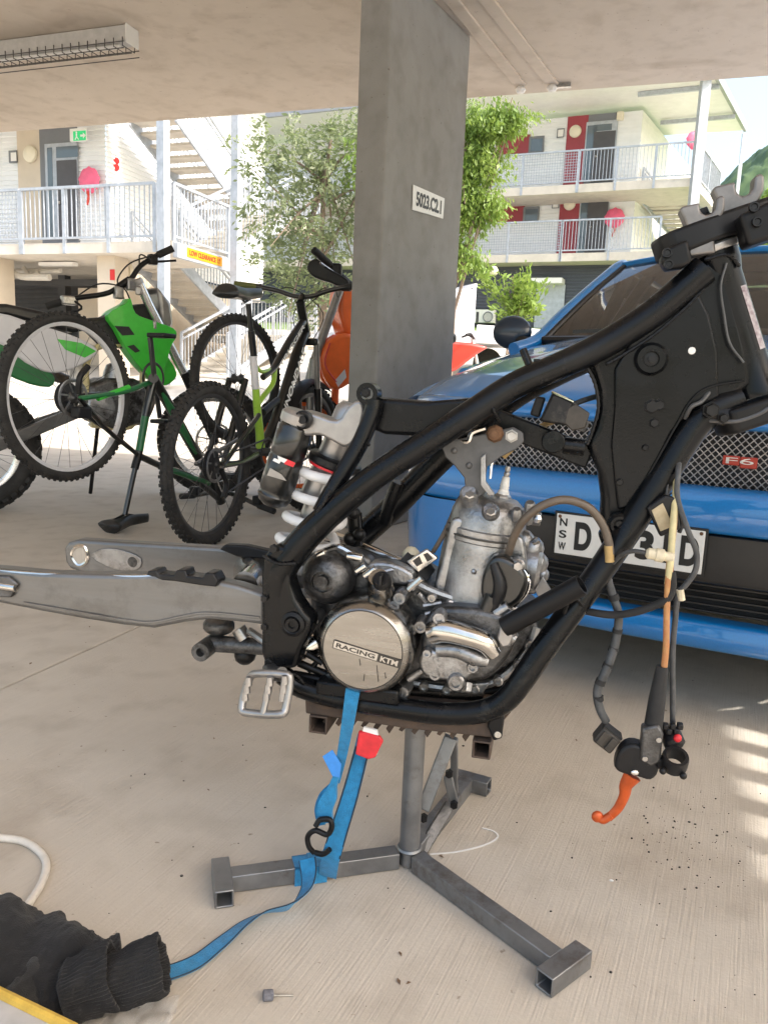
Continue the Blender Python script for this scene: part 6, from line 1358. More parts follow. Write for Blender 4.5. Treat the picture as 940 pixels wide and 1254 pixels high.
for sg_ in (0, 1):
    sn_ = 2 * sg_ - 1
    path = [K(sn_ * .84, 1.30, .935)] + [wsf(sg_, v) + cs * (sn_ * .012) for v in (0.0, .25, .5, .75, 1.0)] + [roofpt(sg_, v) for v in (.12, .4, .7, 1.0)] + [K(sn_ * .66, 3.62, 1.2), K(sn_ * .76, 4.0, .98)]
    A_('roof_rail', MB().tube(crom(path, 4), [.03, .03, .028, .026, .026, .026, .026, .026, .026, .028, .034, .034], 12), 'car_blue')
    A_('screen_trim', MB().tube([wsf(sg_, v / 8) - cs * (sn_ * .02) + cf * .004 for v in range(9)], .014, 8), 'car_black')
    A_('side_window', MB().grid(lambda u, v: K(sn_ * .86, 1.45 + 2.4 * u, .95).lerp(roofpt(sg_, min(1, max(0, (u * 2.4 - .55) / 1.3))), v * min(1, .15 + u * 3.2)), 14, 6), 'car_glass')
A_('rear_screen', MB().grid(lambda u, v: K((-.58 + 1.16 * u) * (1 + .2 * v), 3.25 + .62 * v, 1.41 - .40 * v), 10, 8), 'car_glass')
A_('boot_lid', MB().grid(lambda u, v: K(-.86 + 1.72 * u, 3.85 + .75 * v, 1.0 - .05 * v - .04 * (2 * u - 1) ** 2), 12, 8), 'car_blue')
A_('rear_bumper', MB().box(K(0, 4.6, .62), (1.72, .08, .64), (cs, cf, ez)), 'car_blue', smooth=False, bevel=.03)
A_('cabin_floor', MB().box(K(0, 2.4, .30), (1.6, 3.4, .1), (cs, cf, ez)), 'car_black_matt', smooth=False)
A_('engine_bay', MB().box(K(0, .85, .48), (1.2, .9, .4), (cs, cf, ez)), 'car_black_matt', smooth=False)
A_('dashboard', MB().tube([K(-.66, 1.62, .93), K(0, 1.56, .95), K(.66, 1.62, .93)], .10, 12), 'interior')
for sg_ in (-1, 1):
    t_ = A_('seat', MB().prism([K(sg_ * .36 + x, 2.35 + y, z) for x, y, z in ((-.22, 0, .45), (.22, 0, .45), (.22, .12, .95), (.16, .15, 1.05), (-.16, .15, 1.05), (-.22, .12, .95))], -cf * .14), 'interior', bevel=.04)
    A_('headrest', MB().sphere(K(sg_ * .36, 2.53, 1.15), .12, 12, (cs, cf, ez), (1, .5, .7)), 'interior', t_)
A_('rear_seat', MB().box(K(0, 3.3, .75), (1.3, .2, .6), (cs, cf, ez)), 'interior', bevel=.05)
A_('steering_wheel', MB().torus(K(-.36, 1.88, .92), cf + ez * -.4, .18, .014, 28, 8), 'car_black')
A_('rear_view_mirror', MB().sphere(K(0, 2.02, 1.30), .09, 12, (cs, cf, ez), (1, .3, .35)), 'car_black')
for q in (-.40, .10): A_('wiper', MB().bar(wsf(.5 + q, .03) - cf * -.03 + ez * .02, wsf(.5 + q + .36, .05) + ez * .03 + cf * .03, .012, .014, ez), 'car_black')
# hood graphic reflections are left to the light; small sticker outline on the bonnet corner
# number plate
q = [on_plane(x, y, K(0, plan(0) - .02, 0), cf) for x, y in ((678, 632), (866, 656), (862.5, 699), (677, 672))]
xd = (q[1] + q[2] - q[0] - q[3]); pw = xd.length / 2; xd.normalize(); ph = .115; pc = sum(q, V()) / 4; yd = cf.cross(xd); yd = yd if yd.z > 0 else -yd; zd = cf
pt = A_('number_plate', MB().box(pc, (pw, ph, .004), (xd, yd, zd)), 'plate_black', bevel=.004); MB().box(pc + zd * .002, (pw - .012, ph - .012, .0035), (xd, yd, zd)).build('plate_face', 'plate_white', pt, bevel=.004)
o = pc + zd * .0042
def let(t, fx, w, h, fy=0.0, b=.02): lettering(t, o + xd * (fx * pw) + yd * fy, xd, yd, w, h, 'plate_black', pt, 'lettering', .001, b)
for k, t in enumerate('NSW'): let(t, -.432, .019, .020, .031 - k * .031)
let('D', -.29, .042, .072, 0, .045); let('3', .12, .042, .072, 0, .045); let('1', .265, .02, .072, 0, .045); let('D', .40, .042, .072, 0, .045)
MB().lathe([(.006, 0), (.006, .001), (0, .001)], o + xd * (-.0 * pw) - yd * .022, zd, 12).build('separator_dot', 'plate_black', pt)
for fx, fy in ((-.46, .045), (.46, .045)): MB().sphere(o + xd * fx * pw + yd * fy, .0045, 8, sc=(1, 1, 1)).build('screw', 'rust_bolt', pt)
# sticker-like outline decal near the bonnet corner
# ============================================================ BICYCLES AND DIRT BIKES BEHIND
def wheel(parent, c, axis, R, rt, rimm, knob=.007, nk=64, rows=3, disc=.09, nsp=28, name='wheel', hubw=.05, rimw=.012, rimh=.02):
    c = V(c); x, y, z = frame_of(axis)
    ty = MB().torus(c, z, R - rt, rt * .93, 72, 12).build(name, 'tyre_rubber', parent)
    mb = MB()
    for i in range(nk):
        for r in range(rows):
            lat = (r - (rows - 1) / 2) / max(1, (rows - 1) / 2) * .95 if rows > 1 else 0
            a = 2 * math.pi * (i + .5 * (r % 2)) / nk; b = lat; rr = R - rt + rt * math.cos(b) * .98; d = x * math.cos(a) + y * math.sin(a); p = c + d * rr + z * (rt * math.sin(b))
            nn = (d * math.cos(b) + z * math.sin(b)).normalized(); tt = z.cross(d); s_ = tt.cross(nn)
            mb.box(p, (knob * 1.25, knob * 1.5, knob * 1.5), (nn, tt, s_))
    stuff(mb.build('tread', 'tyre_rubber', ty, smooth=False, fixn=False))
    Ri = R - 2 * rt + .004
    MB().lathe([(Ri, -rimw), (Ri + .004, -rimw), (Ri + .004, rimw), (Ri, rimw), (Ri - rimh, rimw * .6), (Ri - rimh, -rimw * .6), (Ri, -rimw)], c, z, 64).build('rim', rimm, ty)
    mb = MB(); rnd = random.Random(3)
    for i in range(nsp):
        a = 2 * math.pi * i / nsp; sd_ = 1 if i % 2 else -1; a2 = a + (.35 if (i // 2) % 2 else -.35)
        mb.tube([c + (x * math.cos(a2) + y * math.sin(a2)) * .028 + z * (sd_ * hubw * .5), c + (x * math.cos(a) + y * math.sin(a)) * (Ri - rimh * .6)], .0011, 4, cap=False)
    stuff(mb.build('spokes', 'spoke', ty, fixn=False))
    MB().lathe([(.008, -hubw * .9), (.012, -hubw * .8), (.03, -hubw * .55), (.018, -hubw * .4), (.018, hubw * .4), (.03, hubw * .55), (.012, hubw * .8), (.008, hubw * .9)], c, z, 18).build('hub', 'rim_dark', ty)
    if disc:
        mb = MB().torus(c + z * hubw * .62, z, disc - .008, .008, 40, 6, .12)
        for k in range(6):
            a = k * math.pi / 3; mb.bar(c + z * hubw * .62 + (x * math.cos(a) + y * math.sin(a)) * .02, c + z * hubw * .62 + (x * math.cos(a + .3) + y * math.sin(a + .3)) * (disc - .01), .008, .002, z)
        mb.build('brake_disc', 'bolt_steel', ty)
    return ty
def cass(parent, c, axis, r=.06):
    mb = MB()
    for k in range(7): mb.lathe([(r * (1 - k * .1), 0), (r * (1 - k * .1), .002)], V(c) + V(axis).normalized() * (.008 + k * .0045), axis, 24)
    return stuff(mb.build('cassette', 'spoke', parent, smooth=False))
def saddle(parent, nose, tail, up, w=.14):
    nose, tail, up = V(nose), V(tail), V(up); d = tail - nose; sdv_ = d.cross(up).normalized()
    def f(u, v):
        t = u; wd = w / 2 * (.22 + .78 * max(0, (t - .35) / .65) ** 1.4 if t > .35 else .22 * min(1, (t + .02) / .08) ** .5); a = v * 2 * math.pi
        if t > .93: wd *= math.sqrt(max(0, 1 - ((t - .93) / .07) ** 2))
        th = .032 + .016 * t; return nose + d * t + sdv_ * (math.sin(a) * wd) + up.normalized() * ((math.cos(a) if math.cos(a) > 0 else .45 * math.cos(a)) * th * (1 if t < .93 else max(0, 1 - (t - .93) * 14.2)) - .022 + .02 * abs(t - .45))
    return MB().grid(f, 24, 20).build('saddle', 'saddle', parent)
def planeof(p0, f):
    f = V(f).normalized(); n = V((f.y, -f.x, 0))     # n points to the rider's right
    def Q(px, py, off=0.0): return on_plane(px, py, p0 + n * off, n)
    return Q, f, n
# ---------------- upright green and white mountain bike
g0 = gz(256, 668); f1 = V((math.sin(rad(17)), math.cos(rad(17)), 0)); T, f1, n1 = planeof(V((g0.x, g0.y, 0)), f1)
mtb = thing('mountain_bike', V((g0.x, g0.y, 0)), 'upright black and lime mountain bike with lettered frame, next to the column', 'bicycle')
def TP(pts): return [T(*p) for p in pts]
def U_(name, mb, m, parent=None, **k): return mb.build(name, m, parent or mtb, **k)
R1 = .372; rc = V((g0.x, g0.y, R1)); wheel(mtb, rc, n1, R1, .029, 'rim_dark', .008, 62, 4, .08, rimh=.014)
fc_ = rc + f1 * 1.16; wheel(mtb, fc_, (n1 + f1 * -.10).normalized(), R1, .029, 'rim_dark', .008, 58, 3, .09)
cass(mtb, rc, n1, .075)
bbk = T(318, 553); hdT, hdB = T(368, 372), T(375, 412)
U_('seat_tube', MB().tube(crom(TP([(311, 440), (313, 470), (315, 500), (318, 530), (319, 552)]), 3), [.017, .018, .02, .022, .024], 12), 'lime')
U_('seat_tube_collar', MB().tube(TP([(310, 436), (313, 476)]), .019, 12), 'rim_white')
U_('seat_post', MB().tube(TP([(304, 372), (308, 410), (311, 442)]), [.013, .013, .016], 12), 'bike_gloss_black')
U_('post_collar', MB().tube(TP([(307.5, 405), (311, 438)]), .0175, 12), 'bike_gloss_black')
tt_ = U_('top_tube', MB().tube(crom(TP([(371, 394), (356, 416), (342, 440), (334, 452), (322, 462)]), 4), [.024, .023, .021, .018, .016], 12, flat=1.0), 'bike_gloss_black')
dt_ = U_('down_tube', MB().tube(crom(TP([(374, 408), (364, 432), (350, 478), (336, 520), (322, 550)]), 4), [.026, .031, .033, .032, .03], 14), 'bike_gloss_black')
U_('seat_brace', MB().tube(crom(TP([(313, 500), (322, 486), (334, 470), (337, 452)]), 4), [.012, .014, .014, .012], 10), 'lime')
U_('link_brace', MB().tube(crom(TP([(312, 446), (320, 455), (334, 452)]), 4), .010, 10), 'lime')
U_('head_tube', MB().tube([hdB, hdT + (hdT - hdB) * .05], .026, 16), 'bike_gloss_black')
for sg_ in (-1, 1):
    U_('chain_stay', MB().tube(crom([T(316, 556, sg_ * .03), T(296, 566, sg_ * .05), rc + n1 * (sg_ * .068)], 4), [.013, .011, .011], 8), 'bike_gloss_black')
    U_('seat_stay', MB().tube(crom([T(317, 508, sg_ * .03), T(300, 532, sg_ * .05), rc + n1 * (sg_ * .068)], 4), [.012, .011, .01], 8), 'fork_grey' if sg_ < 0 else 'bike_gloss_black')
U_('rear_shock', MB().cyl(T(322, 505), T(340, 490), .018, 12), 'black_plastic')
for sg_ in (-1, 1):
    cr0 = hdB + n1 * (sg_ * .062) - ez * .04; ft = fc_ + n1 * (sg_ * .062); md = cr0.lerp(ft, .42)
    U_('fork_stanchion', MB().tube([cr0, md], .0165, 12), 'fork_grey'); U_('fork_leg', MB().tube([md, ft], [.022, .019], 12), 'bike_gloss_black')
U_('fork_crown', MB().bar(hdB + n1 * .075 - ez * .03, hdB - n1 * .075 - ez * .03, .05, .04, ez), 'bike_gloss_black', bevel=.012)
U_('mudguard', MB().grid(lambda u, v: fc_ + (f1 * math.cos(1.0 + u * 1.6) + ez * math.sin(1.0 + u * 1.6)) * (R1 + .03) + n1 * (.10 * (v - .5)) - ez * (.02 * (2 * v - 1) ** 2), 14, 6), 'black_plastic')
stc = T(368, 362); U_('stem', MB().tube([hdT + ez * .01, stc + f1 * .03], .02, 12), 'bike_gloss_black')
bl_ = n1 * -1
bar = [stc + f1 * .03 + n1 * a + ez * h - f1 * bk for a, h, bk in ((-.385, .055, .07), (-.26, .045, .035), (-.15, .028, .01), (-.05, .0, 0), (.05, .0, 0), (.15, .028, .01), (.26, .045, .035), (.385, .055, .07))]
U_('handlebar', MB().tube(crom(bar, 4), .0135, 10), 'bike_gloss_black')
for i in (0, 7):
    j = 1 if i == 0 else 6; U_('grip', MB().tube([bar[i], bar[i].lerp(bar[j], .95)], .0175, 12), 'grip_green' if i == 0 else 'rubber')
    p = bar[j]; U_('brake_lever', MB().tube(crom([p + f1 * .03, p + f1 * .05 + (bar[i] - p) * .5, p + f1 * .04 + (bar[i] - p) * .9], 4), .006, 8), 'dark_bolt'); U_('lever_clamp', MB().box(p + f1 * .02, (.05, .04, .035), (n1, f1, ez)), 'dark_bolt', bevel=.005)
for k, (a, b) in enumerate(((-.22, .08), (.2, -.05), (.12, -.1))):
    U_('cable', MB().tube(crom([stc + n1 * a + f1 * .05, stc + n1 * (a * .6) + f1 * .16 + ez * .06, stc + n1 * b + f1 * .14 - ez * .08, hdB + n1 * b * .3 - ez * .05], 5), .0028, 6), 'rubber')
saddle(mtb, T(320, 358), T(273, 356), ez * -1 if False else ez, .15)
U_('saddle_rail', MB().tube(TP([(292, 362), (300, 370), (312, 362)]), .006, 8), 'dark_bolt')
ck = U_('crank', MB().bar(bbk + n1 * -.07, bbk + n1 * -.075 + f1 * -.12 - ez * .12, .02, .014, n1), 'rim_dark', bevel=.003)
U_('crank', MB().bar(bbk + n1 * .07, bbk + n1 * .075 + f1 * .12 + ez * .12, .02, .014, n1), 'rim_dark', bevel=.003)
U_('chain_ring', MB().torus(bbk + n1 * .045, n1, .07, .007, 32, 6, .4), 'rim_dark'); U_('bottom_bracket', MB().cyl(bbk - n1 * .07, bbk + n1 * .07, .022, 14), 'rim_dark')
for (c_, sg_) in ((bbk - n1 * .12 - f1 * .12 - ez * .12, -1), (bbk + n1 * .12 + f1 * .12 + ez * .12, 1)): U_('pedal', MB().box(c_, (.10, .09, .022), (n1, f1, ez)), 'black_plastic', bevel=.006)
U_('derailleur', MB().tube(crom([rc + n1 * .06 - ez * .02, rc + n1 * .07 - ez * .08 + f1 * .03, rc + n1 * .07 - ez * .14 + f1 * .01], 4), .013, 8), 'black_plastic')
U_('chain', MB().tube([rc + n1 * .045 + ez * .035, bbk + n1 * .045 + ez * .07], .0045, 6), 'spoke'); U_('chain', MB().tube([rc + n1 * .06 - ez * .14, bbk + n1 * .045 - ez * .07], .0045, 6), 'spoke')
# frame lettering on the near (left) side, reading up the tubes
def tubetext(txt, a, b, h, off, par, m='rim_white'):
    a, b = V(a), V(b); xd_ = (b - a).normalized(); nn = n1; nn = (nn - xd_ * nn.dot(xd_)).normalized(); yd_ = nn.cross(xd_); lettering(txt, (a + b) / 2 + nn * off, xd_, yd_, (b - a).length, h, m, par, 'lettering', .0015, .02)
tubetext('CANNONDALE', T(333, 528), T(366, 428), .05, .0335, mtb); tubetext('TRIGGER', T(338, 448), T(368, 398), .026, .024, mtb)
# ---------------- upside-down mountain bike
q0 = at_y(84, 487, 3.45); f2 = V((math.sin(rad(25)), math.cos(rad(25)), 0)); Q, f2, n2 = planeof(V((q0.x, q0.y, 0)), f2)
ub = thing('mountain_bike', gz(165, 640), 'black and green mountain bike standing upside down on saddle and handlebar', 'bicycle')
def QP(pts): return [Q(*p) for p in pts]
def I_(name, mb, m, parent=None, **k): return mb.build(name, m, parent or ub, **k)
rw_ = Q(84, 487); wheel(ub, rw_, n2, .370, .025, 'rim_white', .006, 72, 4, .085, rimw=.013, rimh=.014)
fw_ = Q(291, 464); fax = (n2 * .98 + f2 * -.12).normalized(); wheel(ub, fw_, fax, .37, .026, 'rim_dark', .006, 64, 3, 0, rimh=.014)
cass(ub, rw_, n2 * -1, .07)
bb2 = Q(188, 463); sj = Q(172, 556); hd0, hd1 = Q(262, 592), Q(270, 612)
I_('down_tube', MB().tube(crom([bb2, Q(212, 505), Q(240, 555), hd0], 4), [.026, .027, .026, .024], 14), 'bike_gloss_black')
I_('down_tube_stripe', MB().tube([Q(198, 480, .012), Q(215, 510, .015), Q(240, 555, .012)], [.012, .022, .012], 10), 'dark_green')
I_('seat_tube', MB().tube(crom([bb2, Q(180, 500), Q(172, 545), Q(168, 566)], 4), [.024, .021, .019, .018], 12), 'bike_gloss_black'); I_('seat_tube_stripe', MB().tube([Q(178, 510, .006), Q(171, 552, .006)], .0185, 12), 'dark_green')
I_('top_tube', MB().tube(crom([Q(168, 557), Q(200, 572), Q(235, 585), hd1], 4), [.017, .017, .018, .02], 12), 'bike_gloss_black'); I_('top_tube_stripe', MB().tube([Q(205, 574, .008), Q(256, 592, .008)], .015, 10), 'dark_green')
sp_e = Q(155, 622); sdir = (sp_e - Q(168, 562)).normalized(); sp_e = sp_e + sdir * ((sp_e.z - .075) / -sdir.z)
I_('seat_post', MB().tube([Q(168, 562), sp_e], .0135, 12), 'bike_gloss_black'); I_('seat_clamp', MB().tube([Q(170, 556), Q(165, 574)], .02, 12), 'dark_bolt')
sdp = V((sp_e.x, sp_e.y, .0)); s_o = saddle(ub, sdp + f2 * .16 + ez * .035, sdp - f2 * .12 + ez * .03, -ez, .16)
I_('saddle_rail', MB().tube([sdp + f2 * .08 + ez * .06, sdp + ez * .08, sdp - f2 * .08 + ez * .06], .006, 8), 'dark_bolt')
for sg_ in (-1, 1):
    I_('chain_stay', MB().tube(crom([Q(184, 468, sg_ * .03), Q(150, 480, sg_ * .055), rw_ + n2 * (sg_ * .07)], 4), [.014, .012, .012], 8), 'dark_green' if sg_ > 0 else 'bike_gloss_black')
    I_('seat_stay', MB().tube(crom([Q(168, 556, sg_ * .03), Q(130, 525, sg_ * .055), rw_ + n2 * (sg_ * .07)], 4), [.011, .011, .011], 8), 'bike_gloss_black')
I_('stay_graphic', MB().tube([Q(120, 488, .062), Q(158, 474, .052)], .0125, 8), 'kawa_green')
hs2 = (hd1 - hd0).normalized()
I_('head_tube', MB().tube([hd0 - hs2 * .05, hd1 + hs2 * .02], .026, 14), 'bike_gloss_black')
fkx = fax
for sg_ in (-1, 1):
    cr0 = hd0 - hs2 * .05 + fkx * (sg_ * .065); ft = fw_ + fkx * (sg_ * .062); md = cr0.lerp(ft, .4); I_('fork_stanchion', MB().tube([cr0, md], .0165, 12), 'rim_dark'); I_('fork_leg', MB().tube([md, ft], [.022, .019], 12), 'bike_gloss_black')
I_('fork_crown', MB().bar(hd0 - hs2 * .05 + fkx * .075, hd0 - hs2 * .05 - fkx * .075, .05, .04, ez), 'bike_gloss_black', bevel=.012)
hbz = V((hd1.x, hd1.y, .03)) + f2 * .05
hbp = [hbz + fkx * a + ez * h for a, h in ((-.37, .0), (-.25, .02), (-.08, .06), (.08, .06), (.25, .02), (.37, .0))]
I_('handlebar', MB().tube(crom(hbp, 4), .0135, 10), 'bike_gloss_black'); I_('stem', MB().tube([hd1, hbz + ez * .06], .02, 12), 'bike_gloss_black')
for i, j in ((0, 1), (5, 4)):
    I_('grip', MB().tube([hbp[i], hbp[i].lerp(hbp[j], .95)], .018, 12), 'rubber'); I_('lever_clamp', MB().box(hbp[j] + ez * .03, (.06, .05, .05), (fkx, f2, ez)), 'black_plastic', bevel=.008)
    I_('brake_lever', MB().tube([hbp[j] + f2 * .06 + ez * .03, hbp[i] + f2 * .07 + ez * .02], .006, 8), 'dark_bolt')
I_('crank', MB().bar(Q(189, 461, .07), Q(184, 413, .08), .026, .016, n2), 'rim_dark', bevel=.004); I_('pedal', MB().box(Q(198, 411, .13), (.10, .10, .022), (n2, f2, ez)), 'black_plastic', bevel=.006)
I_('crank', MB().bar(Q(189, 461, -.07), Q(196, 512, -.08), .026, .016, n2), 'rim_dark', bevel=.004); I_('pedal', MB().box(Q(200, 516, -.13), (.10, .10, .022), (n2, f2, ez)), 'black_plastic', bevel=.006)
I_('bottom_bracket', MB().cyl(Q(188, 463, -.075), Q(188, 463, .075), .024, 14), 'rim_dark'); I_('chain_ring', MB().torus(Q(188, 463, -.05), n2, .075, .008, 32, 6, .4), 'rim_dark')
I_('derailleur', MB().tube(crom([rw_ + n2 * .06 + ez * .02, rw_ + n2 * .07 + ez * .09, rw_ + n2 * .07 + f2 * .05 + ez * .14], 4), .014, 8), 'black_plastic')
I_('caliper', MB().box(Q(100, 505, .07), (.05, .08, .05), (n2, f2, ez)), 'black_plastic', bevel=.008)
# ---------------- green dirt bike
ga = gz(-28, 627); gb = gz(262, 604); fd = V((gb.x - ga.x, gb.y - ga.y, 0)); Dq, fd, nd = planeof(V((ga.x, ga.y, 0)), fd)
gd = thing('dirt_bike', V((ga.x, ga.y, 0)), 'green and white motocross bike parked behind the upside down bicycle', 'motorcycle')
def DP(pts, off=0.0): return [Dq(p[0], p[1], p[2] if len(p) > 2 else off) for p in pts]
def G_(name, mb, m, parent=None, **k): return mb.build(name, m, parent or gd, **k)
RR_ = .335; drc = V((ga.x, ga.y, RR_)); wheel(gd, drc, nd, RR_, .055, 'fork_silver', .020, 36, 4, .11, hubw=.09, rimw=.022)
FR_ = .35; dfc = V((gb.x, gb.y, FR_)); dax = (nd * .86 + fd * -.5).normalized(); wheel(gd, dfc, dax, FR_, .042, 'fork_silver', .016, 44, 4, .12, hubw=.08, rimw=.018)
def side(name, pts, off, th, m, bev=.012, par=None):
    for sg_ in (-1, 1):
        pp_ = DP(pts, sg_ * off); pp_ = crom(pp_, 3, True) if bev > .008 else pp_
        o = G_(name, MB().prism(pp_, nd * (sg_ * th)), m, par, bevel=min(bev, .010) if bev else None, bseg=3)
G_('seat', MB().prism(DP([(-60, 372), (0, 373), (40, 381), (75, 392), (125, 388), (135, 398), (80, 408), (0, 388), (-60, 386)], -.06), nd * .12), 'saddle', bevel=.02, bseg=3)
side('side_panel', [(-50, 384), (0, 384), (28, 392), (60, 402), (90, 412), (118, 428), (100, 446), (64, 457), (30, 444), (5, 424), (-40, 405)], .075, .025, 'bike_white')
side('rear_panel', [(-50, 405), (0, 408), (30, 442), (64, 458), (60, 474), (20, 464), (-50, 425)], .07, .02, 'dark_green')
side('radiator_shroud', [(128, 386), (150, 372), (156, 366), (162, 384), (180, 392), (208, 402), (212, 412), (205, 425), (198, 452), (190, 468), (168, 450), (150, 426), (138, 404)], .085, .045, 'kawa_green', .022)
side('shroud_fin', [(188, 424), (200, 432), (214, 456), (208, 468), (196, 472), (186, 460)], .07, .03, 'kawa_green', .01)
side('shroud_slot', [(140, 399), (158, 400), (165, 410), (150, 411)], .131, .001, 'car_black_matt', .0)
side('shroud_slot', [(156, 424), (164, 422), (172, 430), (166, 432)], .131, .001, 'car_black_matt', .0)
side('panel_graphic', [(70, 415), (100, 420), (118, 430), (104, 438), (80, 428)], .101, .001, 'kawa_green', 0)
G_('tank', MB().prism(DP([(95, 400), (140, 378), (165, 372), (190, 395), (180, 430), (120, 425)], -.08), nd * .16), 'car_black_matt', bevel=.03, bseg=3)
for sg_ in (-1, 1):
    G_('fork_tube', MB().tube(DP([(170, 345), (182, 372), (228, 462)], sg_ * .10), .026, 14), 'fork_silver')
    fl0 = Dq(226, 456, sg_ * .10); G_('fork_slider', MB().tube([fl0, dfc + dax * (sg_ * .10)], [.031, .024], 14), 'frame_satin')
    G_('fork_cap', MB().cyl(Dq(168, 342, sg_ * .10), Dq(171, 348, sg_ * .10), .028, 14), 'anod_grey')
for (x, y) in ((174, 356), (192, 398)): G_('triple_clamp', MB().bar(Dq(x - 4, y, -.13), Dq(x - 4, y, .13), .05, .035, fd), 'anod_grey', bevel=.008)
G_('number_board', MB().prism(DP([(176, 352), (192, 372), (196, 398), (188, 410), (180, 390)], -.09), nd * .18), 'fork_grey', bevel=.02)
# handlebar follows the turned steering: left grip near, right grip far
hc = Dq(155, 338); hl_, hr_ = at_y(57, 375, hc.y - .12), at_y(212, 304, hc.y + .12)
bpts = [hl_, at_y(88, 366, hc.y - .08), at_y(128, 360, hc.y - .03), at_y(145, 352, hc.y - .01), at_y(160, 342, hc.y + .01), at_y(172, 326, hc.y + .04), at_y(190, 314, hc.y + .09), hr_]
G_('handlebar', MB().tube(crom(bpts, 4), .015, 10), 'frame_satin')
G_('grip', MB().tube([hl_, bpts[1].lerp(hl_, .25)], .021, 12), 'rubber'); G_('grip', MB().tube([hr_, bpts[6].lerp(hr_, .15)], .021, 12), 'rubber')
G_('bar_pad', MB().tube([bpts[3], bpts[4]], .022, 10), 'frame_satin')
for p in (bpts[3], bpts[4]): G_('bar_clamp', MB().box(p - ez * .03, (.05, .05, .07), (fd, nd, ez)), 'anod_grey', bevel=.008)
G_('lever', MB().tube(crom([bpts[6] - ez * .03, at_y(200, 320, hc.y + .1), at_y(216, 319, hc.y + .12)], 4), .007, 8), 'dark_bolt'); G_('lever_mount', MB().box(at_y(187, 318, hc.y + .08), (.05, .05, .06), (fd, nd, ez)), 'dark_bolt', bevel=.008)
G_('lever', MB().tube(crom([bpts[1], at_y(100, 378, hc.y - .1), at_y(72, 386, hc.y - .12)], 4), .007, 8), 'dark_bolt'); G_('lever_mount', MB().box(at_y(84, 368, hc.y - .09), (.08, .05, .05), (fd, nd, ez)), 'bolt_steel', bevel=.008)
for pts in (((190, 312), (160, 322), (145, 340), (146, 352), (152, 366)), ((185, 318), (172, 312), (170, 326), (160, 350)), ((90, 366), (120, 348), (150, 352), (160, 368))): G_('cable', MB().tube(crom([at_y(x, y, hc.y + .03) for x, y in pts], 5), .0045, 6), 'rubber')
# engine, frame, exhaust, swingarm, shock
G_('engine', MB().prism(DP([(92, 470), (112, 462), (150, 462), (166, 480), (160, 515), (125, 524), (96, 512)], -.10), nd * .2), 'cast_dark', bevel=.03, bseg=3)
G_('engine_cover', MB().lathe([(.085, 0), (.085, .02), (.07, .035), (0, .04)], Dq(122, 498, .10), nd, 24), 'cast_alu'); G_('engine_cover', MB().lathe([(.085, 0), (.085, .02), (.07, .035), (0, .04)], Dq(126, 498, -.10), -nd, 24), 'cast_alu')
G_('cylinder', MB().lathe([(.06, 0), (.062, .05), (.055, .1), (.03, .12), (0, .12)], Dq(138, 470), Dq(144, 440) - Dq(138, 470), 20), 'cast_alu')
for sg_ in (-1, 1):
    G_('frame_tube', MB().tube(crom(DP([(176, 388), (150, 420), (120, 425), (106, 448), (108, 490), (112, 515)], sg_ * .06), 4), .018, 10), 'hose_clear'); G_('frame_tube', MB().tube(crom(DP([(180, 395), (176, 440), (172, 490), (160, 522), (112, 520)], sg_ * .06), 4), .018, 10), 'hose_clear')
    G_('swing_arm', MB().bar(Dq(106, 500, sg_ * .10), drc + nd * (sg_ * .13), .035, .065, ez), 'swing_alu', bevel=.008)
G_('exhaust_pipe', MB().tube(crom(DP([(150, 470, -.08), (172, 476, -.12), (178, 492, -.12), (165, 512, -.13), (130, 480, -.14), (90, 468, -.14), (40, 450, -.14), (-30, 425, -.14)]), 5), [.025, .05, .062, .05, .03, .028, .04, .04], 14), 'hose_brown')
G_('reservoir', MB().cyl(Dq(95, 456, -.08), Dq(98, 436, -.08), .022, 14), 'orange_lens'); G_('shock', MB().cyl(Dq(88, 490, 0), Dq(100, 430, 0), .035, 14), 'spring_white')
G_('foot_rest', MB().box(Dq(118, 520, -.17), (.12, .05, .02), (nd, fd, ez)), 'bolt_steel', bevel=.004)
G_('rear_fender', MB().grid(lambda u, v: Dq(10 - 75 * u, 388 - 14 * u) + nd * ((v - .5) * .2) - ez * (.03 * (2 * v - 1) ** 2), 10, 8), 'kawa_green')
G_('side_stand', MB().tube([Dq(120, 520, -.12), V((Dq(110, 560, -.3).x, Dq(110, 560, -.3).y, .01))], .012, 8), 'dark_bolt')
